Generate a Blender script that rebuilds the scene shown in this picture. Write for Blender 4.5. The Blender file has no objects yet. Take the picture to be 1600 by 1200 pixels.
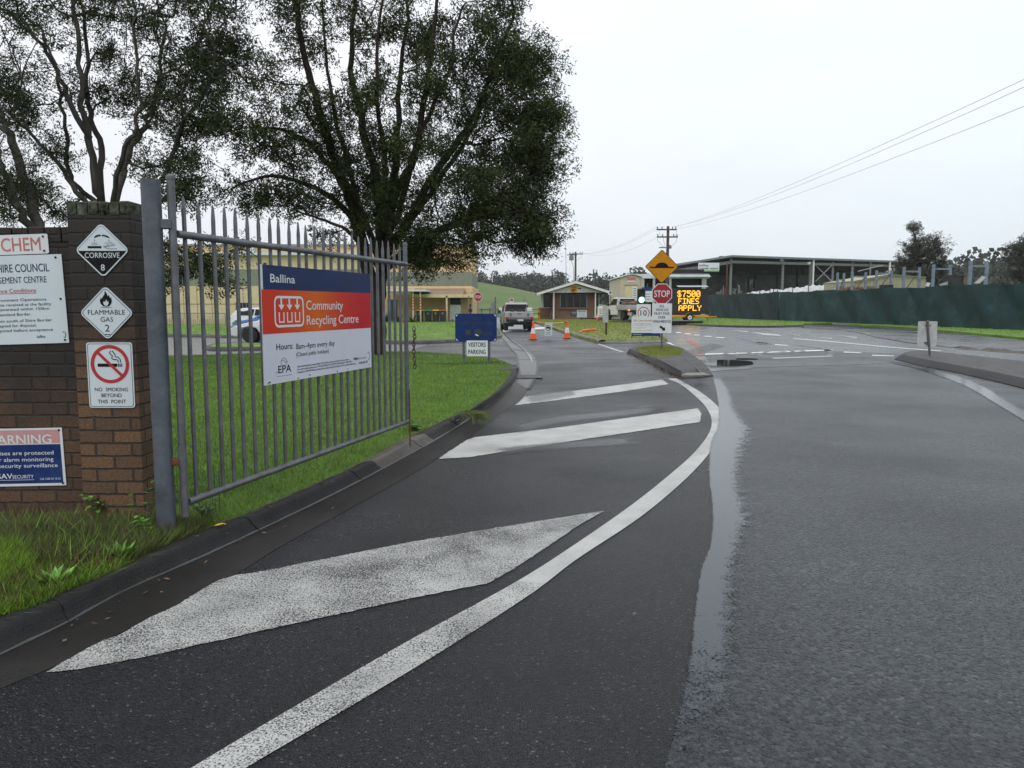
import bpy, bmesh, math, random
import numpy as np
from mathutils import Vector, Matrix
from mathutils.geometry import tessellate_polygon
R = math.radians
random.seed(7); RNG = np.random.default_rng(7)
SC = bpy.context.scene
COL = SC.collection

# ------------------------------------------------------------------ camera, sky, sun, exposure
F, PITCH, EYE = 1200.0, math.atan(122/1200), 1.6
cd = bpy.data.cameras.new('camera'); cam = bpy.data.objects.new('camera', cd); COL.objects.link(cam)
cd.sensor_width = 36; cd.lens = 27; cd.clip_end = 5000; cd.clip_start = 0.05
cam.location = (0, 0, EYE); cam.rotation_euler = (R(90)-PITCH, 0, 0)
SC.camera = cam
SC.view_settings.view_transform = 'Standard'; SC.view_settings.look = 'None'
SC.view_settings.gamma = 1; SC.view_settings.exposure = 0.15
try: SC.view_settings.use_curve_mapping = False
except Exception: pass
SC.cycles.max_bounces = 6; SC.cycles.transparent_max_bounces = 12
SC.cycles.caustics_reflective = False; SC.cycles.caustics_refractive = False

SUN_EL, SUN_AZ = R(58), R(200)
W = bpy.data.worlds.new("World"); SC.world = W; W.use_nodes = True
nt = W.node_tree; nt.nodes.clear()
def N(nt, typ, **kw):
    n = nt.nodes.new(typ)
    for k, v in kw.items(): setattr(n, k, v)
    return n
wo = N(nt, 'ShaderNodeOutputWorld'); bg = N(nt, 'ShaderNodeBackground'); bg.inputs['Strength'].default_value = 0.1
sky = N(nt, 'ShaderNodeTexSky', sky_type='NISHITA', sun_disc=False)
sky.sun_elevation = SUN_EL; sky.sun_rotation = SUN_AZ; sky.air_density = 1.0; sky.dust_density = 2.0
tc = N(nt, 'ShaderNodeTexCoord')
mp = N(nt, 'ShaderNodeMapping'); mp.inputs['Scale'].default_value = (1.0, 1.0, 2.6)
nz = N(nt, 'ShaderNodeTexNoise'); nz.inputs['Scale'].default_value = 1.7; nz.inputs['Detail'].default_value = 4; nz.inputs['Roughness'].default_value = .55
cr = N(nt, 'ShaderNodeValToRGB')
cr.color_ramp.elements[0].position = .3; cr.color_ramp.elements[0].color = (.85, .875, .905, 1)
cr.color_ramp.elements[1].position = .62; cr.color_ramp.elements[1].color = (.98, .99, 1.02, 1)
sx = N(nt, 'ShaderNodeSeparateXYZ')
# low cloud bank: greyer near the skyline, bluer to the east
mr = N(nt, 'ShaderNodeMapRange'); mr.inputs[1].default_value = 0.0; mr.inputs[2].default_value = .42; mr.inputs[3].default_value = .80; mr.inputs[4].default_value = 1.0
mre = N(nt, 'ShaderNodeMapRange'); mre.inputs[1].default_value = -.25; mre.inputs[2].default_value = .6; mre.inputs[3].default_value = 0; mre.inputs[4].default_value = 1
tint = N(nt, 'ShaderNodeMix', data_type='RGBA'); tint.inputs[6].default_value = (.98, .985, 1.0, 1); tint.inputs[7].default_value = (.91, .975, 1.0, 1)
mul = N(nt, 'ShaderNodeVectorMath', operation='MULTIPLY'); mul2 = N(nt, 'ShaderNodeVectorMath', operation='SCALE')
mul3 = N(nt, 'ShaderNodeVectorMath', operation='SCALE'); mul3.inputs[3].default_value = 11.2
mixs = N(nt, 'ShaderNodeMix', data_type='RGBA'); mixs.inputs[0].default_value = .93
L = nt.links.new
L(tc.outputs['Generated'], mp.inputs[0]); L(mp.outputs[0], nz.inputs['Vector']); L(nz.outputs['Fac'], cr.inputs[0])
L(tc.outputs['Generated'], sx.inputs[0]); L(sx.outputs['Z'], mr.inputs[0]); L(sx.outputs['X'], mre.inputs[0]); L(mre.outputs[0], tint.inputs[0])
L(cr.outputs[0], mul.inputs[0]); L(tint.outputs[2], mul.inputs[1])
L(mul.outputs[0], mul2.inputs[0]); L(mr.outputs[0], mul2.inputs[3]); L(mul2.outputs[0], mul3.inputs[0])
L(sky.outputs[0], mixs.inputs[6]); L(mul3.outputs[0], mixs.inputs[7]); L(mixs.outputs[2], bg.inputs[0]); L(bg.outputs[0], wo.inputs[0])

sd = bpy.data.lights.new('sun', 'SUN'); sd.energy = 0.9; sd.angle = R(30); sd.color = (1, .97, .92)
so = bpy.data.objects.new('sun', sd); COL.objects.link(so)
_dir = Vector((math.sin(SUN_AZ)*math.cos(SUN_EL), math.cos(SUN_AZ)*math.cos(SUN_EL), math.sin(SUN_EL)))
so.rotation_euler = _dir.to_track_quat('Z', 'Y').to_euler(); so.location = (0, -20, 60)

# ------------------------------------------------------------------ survey helpers: where a sight line of the survey photo meets a known level or distance
CP, SP = math.cos(PITCH), math.sin(PITCH)
def ray(u, v): return Vector((u-800, F*CP+(600-v)*SP, -F*SP+(600-v)*CP))
def G(u, v, z=0.0):
    d = ray(u, v); t = (z-EYE)/d.z; return Vector((d.x*t, d.y*t, z))
def D(u, v, Y):
    d = ray(u, v); t = Y/d.y; return Vector((d.x*t, Y, EYE+d.z*t))
def VP(u, v, p, q):
    d = ray(u, v); n = Vector((q[1]-p[1], -(q[0]-p[0]))); t = (n.x*p[0]+n.y*p[1])/(n.x*d.x+n.y*d.y)
    return Vector((d.x*t, d.y*t, EYE+d.z*t))

# ------------------------------------------------------------------ object helpers
MW = {}
def tag(o, label=None, cat=None, group=None, kind=None):
    if label: o['label'] = label
    if cat: o['category'] = cat
    if group: o['group'] = group
    if kind: o['kind'] = kind
    return o
def thing(name, label, cat, loc=(0,0,0), rz=0.0, group=None):
    o = bpy.data.objects.new(name, None); COL.objects.link(o); o.empty_display_size = .2
    o.location = loc; o.rotation_euler = (0, 0, rz)
    MW[o.name] = Matrix.Translation(Vector(loc)) @ Matrix.Rotation(rz, 4, 'Z')
    return tag(o, label, cat, group)
def catmull(pts, per=6):
    P = [Vector(p) for p in pts]; P = [P[0]*2-P[1]] + P + [P[-1]*2-P[-2]]; out = []
    for i in range(1, len(P)-2):
        a, b, c, d = P[i-1:i+3]
        for k in range(per):
            t = k/per
            out.append(.5*((2*b)+(c-a)*t+(2*a-5*b+4*c-d)*t*t+(3*b-a-3*c+d)*t**3))
    out.append(P[-2]); return out
def resample(pts, n):
    P = np.array([tuple(p) for p in pts]); s = np.r_[0, np.cumsum(np.linalg.norm(np.diff(P, axis=0), axis=1))]
    q = np.linspace(0, s[-1], n)
    return [Vector([np.interp(x, s, P[:, k]) for k in range(P.shape[1])]) for x in q]
def rrect(w, h, r, n=4, cx=0, cy=0):
    out = []
    for (sx_, sy_, a0) in ((1, 1, 0), (-1, 1, 90), (-1, -1, 180), (1, -1, 270)):
        for k in range(n+1):
            a = R(a0+90*k/n); out.append((cx+sx_*(w/2-r)+r*math.cos(a), cy+sy_*(h/2-r)+r*math.sin(a)))
    return out
def circ(r, n=24, cx=0, cy=0): return [(cx+r*math.cos(2*math.pi*k/n), cy+r*math.sin(2*math.pi*k/n)) for k in range(n)]
def octa(r, cx=0, cy=0): return [(cx+r*math.cos(R(22.5+45*k)), cy+r*math.sin(R(22.5+45*k))) for k in range(8)]
_TXT = {}
def text_geo(s, bold):
    k = (s, bold)
    if k not in _TXT:
        c = bpy.data.curves.new('t', 'FONT'); c.body = s; c.size = 1; c.resolution_u = 3; c.offset = bold
        o = bpy.data.objects.new('t', c); me = o.to_mesh()
        vs = np.array([v.co[:2] for v in me.vertices]) if len(me.vertices) else np.zeros((0, 2))
        fs = [tuple(p.vertices) for p in me.polygons]
        o.to_mesh_clear(); bpy.data.objects.remove(o); bpy.data.curves.remove(c)
        _TXT[k] = (vs, fs)
    return _TXT[k]
class MB:
    def __init__(s): s.v = []; s.f = []; s.mi = []; s.cur = 0
    def add(s, vs, fs):
        b = len(s.v); s.v += [tuple(v) for v in vs]; s.f += [tuple(i+b for i in f) for f in fs]; s.mi += [s.cur]*len(fs); return s
    def box(s, c, d, rz=0.0, M=None):
        x, y, z = d[0]/2, d[1]/2, d[2]/2
        vs = [Vector((i*x, j*y, k*z)) for i in (-1, 1) for j in (-1, 1) for k in (-1, 1)]
        m = Matrix.Translation(Vector(c)) @ (M or Matrix.Rotation(rz, 4, 'Z'))
        return s.add([m @ v for v in vs], [(0,1,3,2),(4,6,7,5),(0,4,5,1),(2,3,7,6),(0,2,6,4),(1,5,7,3)])
    def beam(s, p, q, w, h):
        p, q = Vector(p), Vector(q); d = q-p; L_ = d.length; d.normalize()
        up = Vector((0,0,1)) if abs(d.z) < .95 else Vector((0,1,0)); x = d.cross(up).normalized(); z = x.cross(d)
        M = Matrix((x, d, z)).transposed().to_4x4()
        return s.box((p+q)/2, (w, L_, h), M=M)
    def tube(s, pts, r, n=10, cap=True):
        P = [Vector(p) for p in pts]; m = len(P); rr = r if isinstance(r, (list, tuple)) else [r]*m; vs = []; fs = []; px = None
        for i, p in enumerate(P):
            d = (P[min(i+1, m-1)]-P[max(i-1, 0)]).normalized()
            if px is None: px = d.orthogonal().normalized()
            else: px = (px-d*px.dot(d)).normalized()
            py = d.cross(px)
            vs += [p+(px*math.cos(2*math.pi*k/n)+py*math.sin(2*math.pi*k/n))*rr[i] for k in range(n)]
        for i in range(m-1):
            for k in range(n):
                k2 = (k+1) % n; fs.append((i*n+k, i*n+k2, (i+1)*n+k2, (i+1)*n+k))
        if cap: fs += [tuple(range(n-1, -1, -1)), tuple((m-1)*n+k for k in range(n))]
        return s.add(vs, fs)
    def prism(s, poly, a, b, ax='y'):
        n = len(poly)
        def P(p, t): return (p[0], t, p[1]) if ax == 'y' else (t, p[0], p[1]) if ax == 'x' else (p[0], p[1], t)
        vs = [P(p, a) for p in poly]+[P(p, b) for p in poly]
        return s.add(vs, [tuple(range(n)), tuple(range(2*n-1, n-1, -1))]+[(k, n+k, n+(k+1) % n, (k+1) % n) for k in range(n)])
    def face(s, poly, y): return s.add([(p[0], y, p[1]) for p in poly], [tuple(range(len(poly)))])
    def ring(s, a, b, y0, y1=None):
        n = len(a); vs = [(p[0], y0, p[1]) for p in a]+[(p[0], y0, p[1]) for p in b]
        return s.add(vs, [(k, (k+1) % n, n+(k+1) % n, n+k) for k in range(n)])
    def stroke(s, pts, w, y, closed=False):
        P = [Vector((p[0], p[1])) for p in pts]; n = len(P); vs = []
        for i, p in enumerate(P):
            a = P[(i-1) % n] if closed or i else p; b = P[(i+1) % n] if closed or i < n-1 else p
            t = (b-a).normalized(); q = Vector((-t.y, t.x))*w/2; vs += [(p.x+q.x, y, p.y+q.y), (p.x-q.x, y, p.y-q.y)]
        return s.add(vs, [(2*i, 2*i+1, (2*i+3) % (2*n), (2*i+2) % (2*n)) for i in range(n if closed else n-1)])
    def text(s, t, x0, x1, z, h, y, bold=0.0, align='l', M=None):
        if bold:
            for q, (dx, dz) in enumerate(((-1, -.5), (1, .5), (-.5, 1), (.5, -1), (0, 0))):
                e = .55*bold*h/.7; s.text(t, x0+dx*e, None if x1 is None else x1+dx*e, z+dz*e*.6, h, y-.00012*q, 0.0, align, M)
            return s
        vs, fs = text_geo(t, 0.0)
        if not len(vs): return s
        cap = text_geo('H', 0.0)[0][:, 1].max(); mn, mx = vs[:, 0].min(), vs[:, 0].max(); k = h/cap
        if x1 is None: kx = k; ox = x0-mn*k if align == 'l' else (x0-mx*k if align == 'r' else x0-(mn+mx)/2*k)
        else: kx = (x1-x0)/(mx-mn); ox = x0-mn*kx
        pts = [Vector((v[0]*kx+ox, y, v[1]*k+z)) for v in vs]
        if M: pts = [M @ p for p in pts]
        return s.add(pts, fs)
    def lathe(s, prof, n=16, c=(0,0,0)):
        vs = [(c[0]+r*math.cos(2*math.pi*k/n), c[1]+r*math.sin(2*math.pi*k/n), c[2]+z) for r, z in prof for k in range(n)]
        fs = [(i*n+k, i*n+(k+1) % n, (i+1)*n+(k+1) % n, (i+1)*n+k) for i in range(len(prof)-1) for k in range(n)]
        fs += [tuple(range(n-1, -1, -1)), tuple((len(prof)-1)*n+k for k in range(n))]
        return s.add(vs, fs)
    def strip(s, rows):
        n = len(rows[0]); vs = [p for r in rows for p in r]
        return s.add(vs, [(i*n+k, i*n+k+1, (i+1)*n+k+1, (i+1)*n+k) for i in range(len(rows)-1) for k in range(n-1)])
    def sheet(s, poly):
        tri = tessellate_polygon([[Vector(p) for p in poly]])
        return s.add(poly, [tuple(t) if (Vector(poly[t[1]])-Vector(poly[t[0]])).cross(Vector(poly[t[2]])-Vector(poly[t[0]])).z > 0 else tuple(reversed(t)) for t in tri])
    def build(s, name, mat, parent=None, world=False, smooth=0, bevel=0, kind=None, seg=2, label=None):
        me = bpy.data.meshes.new(name); vs = s.v
        if parent is not None and world:
            Mi = MW[parent.name].inverted(); vs = [tuple(Mi @ Vector(v)) for v in vs]
        me.from_pydata(vs, [], s.f)
        for m in (mat if isinstance(mat, (list, tuple)) else [mat]): me.materials.append(m)
        if any(s.mi): me.polygons.foreach_set('material_index', s.mi)
        if smooth: me.shade_smooth(); me.set_sharp_from_angle(angle=R(smooth))
        me.validate(); o = bpy.data.objects.new(name, me); COL.objects.link(o)
        if parent is not None:
            o.parent = parent; MW[o.name] = MW[parent.name]
        else: MW[o.name] = Matrix()
        if bevel:
            b = o.modifiers.new('bevel', 'BEVEL'); b.width = bevel; b.segments = seg; b.limit_method = 'ANGLE'; b.angle_limit = R(40)
        if kind: o['kind'] = kind
        if label: o['label'] = label
        return o
def copy_tree(o, parent=None):
    c = o.copy(); COL.objects.link(c)
    if parent is not None: c.parent = parent
    for ch in list(o.children): copy_tree(ch, c)
    return c
def np_mesh(name, V, faces_n, mat, parent=None, kind=None):
    """V: (count*faces_n,3) loose polygons of faces_n corners each."""
    me = bpy.data.meshes.new(name); n = len(V); k = n//faces_n
    me.vertices.add(n); me.vertices.foreach_set('co', np.ascontiguousarray(V, dtype=np.float32).ravel())
    me.loops.add(n); me.loops.foreach_set('vertex_index', np.arange(n, dtype=np.int32))
    me.polygons.add(k); me.polygons.foreach_set('loop_start', np.arange(0, n, faces_n, dtype=np.int32))
    me.update(calc_edges=True); me.materials.append(mat)
    o = bpy.data.objects.new(name, me); COL.objects.link(o)
    if parent is not None: o.parent = parent
    if kind: o['kind'] = kind
    return o
# ------------------------------------------------------------------ materials
MAT = {}
def pm(name, col, rough=.6, var=.18, scale=6., bump=0., bscale=60., metal=0., col2=None, spec=.5, emit=None, estr=1., island=0., dirt=None, dscale=1.5, damt=.5, coat=0., stretch=None):
    if name in MAT: return MAT[name]
    m = bpy.data.materials.new(name); m.use_nodes = True; t = m.node_tree; b = t.nodes['Principled BSDF']; L = t.links.new
    b.inputs['Roughness'].default_value = rough; b.inputs['Metallic'].default_value = metal; b.inputs['Specular IOR Level'].default_value = spec
    if coat: b.inputs['Coat Weight'].default_value = coat; b.inputs['Coat Roughness'].default_value = .08
    tc = N(t, 'ShaderNodeTexCoord'); vec = tc.outputs['Object']
    if stretch:
        mp = N(t, 'ShaderNodeMapping'); mp.inputs['Scale'].default_value = stretch; L(vec, mp.inputs[0]); vec = mp.outputs[0]
    nz = N(t, 'ShaderNodeTexNoise'); nz.inputs['Scale'].default_value = scale; nz.inputs['Detail'].default_value = 5; nz.inputs['Roughness'].default_value = .6
    L(vec, nz.inputs['Vector'])
    c2 = col2 or tuple(min(1, c*(1+var*1.6)) for c in col); c1 = col if col2 else tuple(c*(1-var) for c in col)
    cr = N(t, 'ShaderNodeValToRGB'); cr.color_ramp.elements[0].position = .32; cr.color_ramp.elements[1].position = .68
    cr.color_ramp.elements[0].color = (*c1, 1); cr.color_ramp.elements[1].color = (*c2, 1); L(nz.outputs['Fac'], cr.inputs[0]); out = cr.outputs[0]
    if dirt:
        n2 = N(t, 'ShaderNodeTexNoise'); n2.inputs['Scale'].default_value = dscale; n2.inputs['Detail'].default_value = 8; n2.inputs['Roughness'].default_value = .7; L(vec, n2.inputs['Vector'])
        r2 = N(t, 'ShaderNodeMapRange'); r2.inputs[1].default_value = .5; r2.inputs[2].default_value = .72; r2.inputs[4].default_value = damt; L(n2.outputs['Fac'], r2.inputs[0])
        mx = N(t, 'ShaderNodeMix', data_type='RGBA'); mx.inputs[7].default_value = (*dirt, 1); L(r2.outputs[0], mx.inputs[0]); L(out, mx.inputs[6]); out = mx.outputs[2]
    if island:
        ge = N(t, 'ShaderNodeNewGeometry'); mr = N(t, 'ShaderNodeMapRange'); mr.inputs[3].default_value = 1-island; mr.inputs[4].default_value = 1+island; L(ge.outputs['Random Per Island'], mr.inputs[0])
        vm = N(t, 'ShaderNodeVectorMath', operation='SCALE'); L(out, vm.inputs[0]); L(mr.outputs[0], vm.inputs[3]); out = vm.outputs[0]
    L(out, b.inputs['Base Color'])
    if bump:
        n3 = N(t, 'ShaderNodeTexNoise'); n3.inputs['Scale'].default_value = bscale; n3.inputs['Detail'].default_value = 3; L(vec, n3.inputs['Vector'])
        bp = N(t, 'ShaderNodeBump'); bp.inputs['Strength'].default_value = bump; bp.inputs['Distance'].default_value = .01; L(n3.outputs['Fac'], bp.inputs['Height']); L(bp.outputs[0], b.inputs['Normal'])
    if emit:
        b.inputs['Emission Color'].default_value = (*emit, 1); b.inputs['Emission Strength'].default_value = estr
    MAT[name] = m; return m
def math_node(t, op, a, b=None):
    n = N(t, 'ShaderNodeMath', operation=op)
    for i, x in enumerate((a, b)):
        if x is None: continue
        if isinstance(x, (int, float)): n.inputs[i].default_value = x
        else: t.links.new(x, n.inputs[i])
    return n.outputs[0]
def asphalt_nodes(t, agg, base, light, spk):
    L = t.links.new; tc = N(t, 'ShaderNodeTexCoord'); vec = tc.outputs['Object']
    vo = N(t, 'ShaderNodeTexVoronoi'); vo.inputs['Scale'].default_value = agg; L(vec, vo.inputs['Vector'])
    n1 = N(t, 'ShaderNodeTexNoise'); n1.inputs['Scale'].default_value = .7; n1.inputs['Detail'].default_value = 6; n1.inputs['Roughness'].default_value = .65; L(vec, n1.inputs['Vector'])
    n2 = N(t, 'ShaderNodeTexNoise'); n2.inputs['Scale'].default_value = agg*.45; n2.inputs['Detail'].default_value = 4; L(vec, n2.inputs['Vector'])
    sep = N(t, 'ShaderNodeSeparateColor'); L(vo.outputs['Color'], sep.inputs[0])
    cr = N(t, 'ShaderNodeValToRGB'); e = cr.color_ramp.elements
    e[0].position = 0; e[0].color = (*[c*.25 for c in base], 1); e[1].position = 1; e[1].color = (*light, 1)
    a = e.new(.55); a.color = (*base, 1); a = e.new(.975-spk); a.color = (*[c*1.9 for c in base], 1)
    L(sep.outputs[0], cr.inputs[0])
    mr = N(t, 'ShaderNodeMapRange'); mr.inputs[1].default_value = .3; mr.inputs[2].default_value = .7; mr.inputs[3].default_value = .62; mr.inputs[4].default_value = 1.4; L(n1.outputs['Fac'], mr.inputs[0])
    vm = N(t, 'ShaderNodeVectorMath', operation='SCALE'); L(cr.outputs[0], vm.inputs[0]); L(mr.outputs[0], vm.inputs[3])
    h = math_node(t, 'ADD', math_node(t, 'MULTIPLY', vo.outputs['Distance'], -1.0), math_node(t, 'MULTIPLY', n2.outputs['Fac'], .8))
    return vec, vm.outputs[0], n1.outputs['Fac'], h, n2.outputs['Fac']
def asphalt(name, agg, base, light, spk, r0, r1, bump, dist=.006, spec=.35):
    m = bpy.data.materials.new(name); m.use_nodes = True; t = m.node_tree; b = t.nodes['Principled BSDF']; L = t.links.new
    vec, col, wet, h, fine = asphalt_nodes(t, agg, base, light, spk)
    L(col, b.inputs['Base Color']); b.inputs['Specular IOR Level'].default_value = spec
    # damp film pulled into lanes along the driving direction
    mp = N(t, 'ShaderNodeMapping'); mp.inputs['Scale'].default_value = (.5, .5, 1); L(vec, mp.inputs[0])
    n = N(t, 'ShaderNodeTexNoise'); n.inputs['Scale'].default_value = .8; n.inputs['Detail'].default_value = 5; L(mp.outputs[0], n.inputs['Vector'])
    mr = N(t, 'ShaderNodeMapRange'); mr.inputs[1].default_value = .35; mr.inputs[2].default_value = .65; mr.inputs[3].default_value = r0; mr.inputs[4].default_value = r1; L(n.outputs['Fac'], mr.inputs[0])
    L(mr.outputs[0], b.inputs['Roughness'])
    bp = N(t, 'ShaderNodeBump'); bp.inputs['Strength'].default_value = bump; bp.inputs['Distance'].default_value = dist; L(h, bp.inputs['Height']); L(bp.outputs[0], b.inputs['Normal'])
    MAT[name] = m; return m
def paint(name, wear, col=(.47, .47, .45), rough=.5, coarse=110.):
    m = bpy.data.materials.new(name); m.use_nodes = True; t = m.node_tree; b = t.nodes['Principled BSDF']; L = t.links.new
    vec, col0, wet, h, fine = asphalt_nodes(t, coarse, (.035, .035, .038), (.2, .2, .2), .02)
    n = N(t, 'ShaderNodeTexNoise'); n.inputs['Scale'].default_value = 1.6; n.inputs['Detail'].default_value = 6; n.inputs['Roughness'].default_value = .7; L(vec, n.inputs['Vector'])
    n2 = N(t, 'ShaderNodeTexNoise'); n2.inputs['Scale'].default_value = 105; n2.inputs['Detail'].default_value = 3; n2.inputs['Roughness'].default_value = .7; L(vec, n2.inputs['Vector'])
    s = math_node(t, 'ADD', math_node(t, 'MULTIPLY', n.outputs['Fac'], .30), math_node(t, 'MULTIPLY', n2.outputs['Fac'], .70))
    mr = N(t, 'ShaderNodeMapRange'); mr.inputs[1].default_value = wear-.05; mr.inputs[2].default_value = wear+.035; L(s, mr.inputs[0])
    n3 = N(t, 'ShaderNodeTexNoise'); n3.inputs['Scale'].default_value = 2.3; n3.inputs['Detail'].default_value = 6; L(vec, n3.inputs['Vector'])
    cr = N(t, 'ShaderNodeValToRGB'); cr.color_ramp.elements[0].position = .3; cr.color_ramp.elements[0].color = (*[c*.72 for c in col], 1); cr.color_ramp.elements[1].position = .6; cr.color_ramp.elements[1].color = (*col, 1); L(n3.outputs['Fac'], cr.inputs[0])
    mx = N(t, 'ShaderNodeMix', data_type='RGBA'); L(mr.outputs[0], mx.inputs[0]); L(col0, mx.inputs[6]); L(cr.outputs[0], mx.inputs[7]); L(mx.outputs[2], b.inputs['Base Color'])
    b.inputs['Roughness'].default_value = rough
    bp = N(t, 'ShaderNodeBump'); bp.inputs['Strength'].default_value = .35; bp.inputs['Distance'].default_value = .004; L(h, bp.inputs['Height']); L(bp.outputs[0], b.inputs['Normal'])
    MAT[name] = m; return m
def water_mat(name, lo, hi, rough, base=(.03, .032, .035), bump=0.03):
    """thin film of standing water; its ragged rim follows the stones (attribute 'depth' runs 0 at the rim to 1 inside)"""
    m = bpy.data.materials.new(name); m.use_nodes = True; t = m.node_tree; b = t.nodes['Principled BSDF']; L = t.links.new
    at = N(t, 'ShaderNodeAttribute', attribute_name='depth'); tc = N(t, 'ShaderNodeTexCoord')
    n = N(t, 'ShaderNodeTexNoise'); n.inputs['Scale'].default_value = 9; n.inputs['Detail'].default_value = 8; n.inputs['Roughness'].default_value = .75; L(tc.outputs['Object'], n.inputs['Vector'])
    n2 = N(t, 'ShaderNodeTexNoise'); n2.inputs['Scale'].default_value = 70; n2.inputs['Detail'].default_value = 3; L(tc.outputs['Object'], n2.inputs['Vector'])
    s = math_node(t, 'ADD', at.outputs['Fac'], math_node(t, 'ADD', math_node(t, 'MULTIPLY', math_node(t, 'SUBTRACT', n.outputs['Fac'], .5), 1.3), math_node(t, 'MULTIPLY', math_node(t, 'SUBTRACT', n2.outputs['Fac'], .5), 1.2)))
    mr = N(t, 'ShaderNodeMapRange'); mr.inputs[1].default_value = lo; mr.inputs[2].default_value = hi; L(s, mr.inputs[0]); L(mr.outputs[0], b.inputs['Alpha'])
    b.inputs['Base Color'].default_value = (*base, 1); b.inputs['Roughness'].default_value = rough; b.inputs['IOR'].default_value = 1.33
    MAT[name] = m; return m
asphalt('asphalt_old', 62, (.028, .031, .035), (.085, .085, .08), .010, .27, .46, .85, .012, .42)
asphalt('asphalt_new', 120, (.0115, .012, .0150), (.11, .11, .105), .003, .24, .44, .75, .010, .30)
asphalt('asphalt_far', 60, (.040, .040, .043), (.10, .10, .10), .01, .18, .34, .3)
paint('paint_worn', .50); paint('paint_line', .41); paint('paint_rough', .48); paint('paint_good', .40); paint('paint_faint_and_sheen', .56)
paint('paint_orange', .52, (.7, .16, .06)); paint('paint_fresh', .3, (.72, .72, .7))
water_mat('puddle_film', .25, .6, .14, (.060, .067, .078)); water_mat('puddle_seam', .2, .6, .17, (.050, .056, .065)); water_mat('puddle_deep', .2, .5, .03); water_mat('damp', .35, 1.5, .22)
pm('kerb', (.012, .0115, .0115), .6, .35, 3, .5, 70, dirt=(.035, .030, .025), damt=.5, dscale=2, spec=.3)
pm('kerb_line', (.04, .039, .037), .3, .3, 12)
pm('kerb_brown', (.075, .060, .048), .45, .3, 6, .6, 60)
pm('kerb_pale', (.15, .14, .125), .5, .3, 4, .5, 60, dirt=(.05, .045, .04))
pm('gutter', (.017, .0155, .0145), .42, .35, 1.2, .3, 80, dirt=(.032, .026, .02), damt=.6, dscale=1, spec=.3)
pm('gutter_pale', (.085, .082, .078), .40, .3, 1.5, .3, 60, dirt=(.05, .045, .04), damt=.7)
pm('concrete_dark', (.060, .058, .058), .75, .3, 3, .4, 60)
pm('lawn_soil', (.06, .115, .012), .95, .3, 3, .8, 40, dirt=(.045, .036, .02), dscale=.8, damt=.6)
pm('lawn_far', (.10, .185, .018), .95, .25, .6, .6, 12, dirt=(.085, .10, .03), dscale=.35, damt=.7)
pm('lawn_island', (.16, .20, .04), .95, .25, .8, .6, 14, dirt=(.21, .20, .06), dscale=.5, damt=.7)
pm('field', (.075, .095, .035), .95, .3, .05, 0, 8)
pm('hill_grass', (.082, .125, .030), .95, .25, .06, .0, 2, dirt=(.12, .12, .05), dscale=.03, damt=.8)
pm('blade', (.105, .215, .013), .5, .3, 1.2, col2=(.165, .29, .024), island=.4, dirt=(.13, .13, .03), dscale=1.4, damt=.75)
pm('blade_bright', (.13, .27, .015), .5, .3, 3, col2=(.20, .34, .025), island=.35)
pm('blade_dry', (.06, .09, .018), .7, .3, 3, col2=(.10, .135, .03), island=.5, dirt=(.15, .13, .06), dscale=5, damt=.5)
pm('blade_island', (.17, .22, .035), .6, .3, 1.5, col2=(.24, .25, .06), island=.35)
pm('weed', (.05, .13, .02), .45, .3, 8, island=.35); pm('weed_bright', (.11, .26, .03), .45, .25, 8, island=.3)
pm('weed_stem', (.06, .07, .025), .6)
pm('leaf_dark', (.024, .036, .013), .7, .35, .5, col2=(.062, .080, .022), island=.5, spec=.12)
pm('leaf_olive', (.024, .034, .013), .7, .35, .6, col2=(.045, .058, .02), island=.5, spec=.12)
pm('leaf_casuarina', (.036, .038, .028), .7, .3, .5, col2=(.055, .055, .04), island=.4)
pm('bark', (.045, .039, .035), .9, .35, 5, .9, 30, spec=.15, col2=(.125, .112, .105), stretch=(1, 1, .25))
pm('bark_red', (.026, .017, .014), .9, .35, 5, .9, 30, spec=.15, col2=(.055, .040, .033), stretch=(1, 1, .25))
pm('forest', (.030, .036, .022), .95, .3, .04, 0, 8, island=.45, col2=(.05, .055, .034))
pm('forest_floor', (.03, .035, .022), .95)
pm('litter', (.10, .055, .03), .8, .4, 20, island=.5); pm('leaf_yellow', (.75, .42, .03), .5, .1)
pm('galv', (.125, .128, .138), .48, .25, 9, .15, 90, metal=.55, dirt=(.13, .12, .12), dscale=6, damt=.6)
pm('galv_post', (.085, .098, .118), .55, .25, 5, .2, 60, metal=.25, dirt=(.20, .21, .22), dscale=9, damt=.5)
pm('galv_pale', (.42, .43, .44), .45, .15, 8, metal=.4)
pm('rust', (.10, .035, .02), .8, .4, 20, .4, 60); pm('chain', (.09, .06, .05), .5, .4, 30, metal=.5)
pm('sign_white', (.66, .69, .71), .38, .05, 3, dirt=(.50, .50, .48), dscale=2.5, damt=.35)
pm('sign_bluewhite', (.60, .67, .71), .35, .05, 3, dirt=(.5, .53, .54), dscale=3, damt=.4)
pm('sign_lilac', (.63, .64, .72), .32, .04, 2); pm('sign_edge', (.5, .5, .5), .4, .05)
pm('ink', (.008, .008, .009), .6, .1, spec=.15); pm('ink_navy', (.02, .03, .08), .45, .1); pm('ink_grey', (.22, .22, .24), .5, .1); pm('ink_red', (.42, .02, .025), .45, .1)
pm('ink_fade', (.50, .15, .13), .5, .12, 15); pm('pink', (.50, .26, .26), .5, .1, 6); pm('navy', (.006, .020, .085), .4, .12, 3, spec=.2); pm('warn_blue', (.012, .030, .13), .45, .15, 5, spec=.2, dirt=(.05, .08, .18), dscale=5)
pm('old_blue', (.009, .028, .115), .4, .2, 4, spec=.2, dirt=(.02, .03, .08), dscale=3); pm('ghost', (.030, .036, .045), .5, .1)
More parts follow.
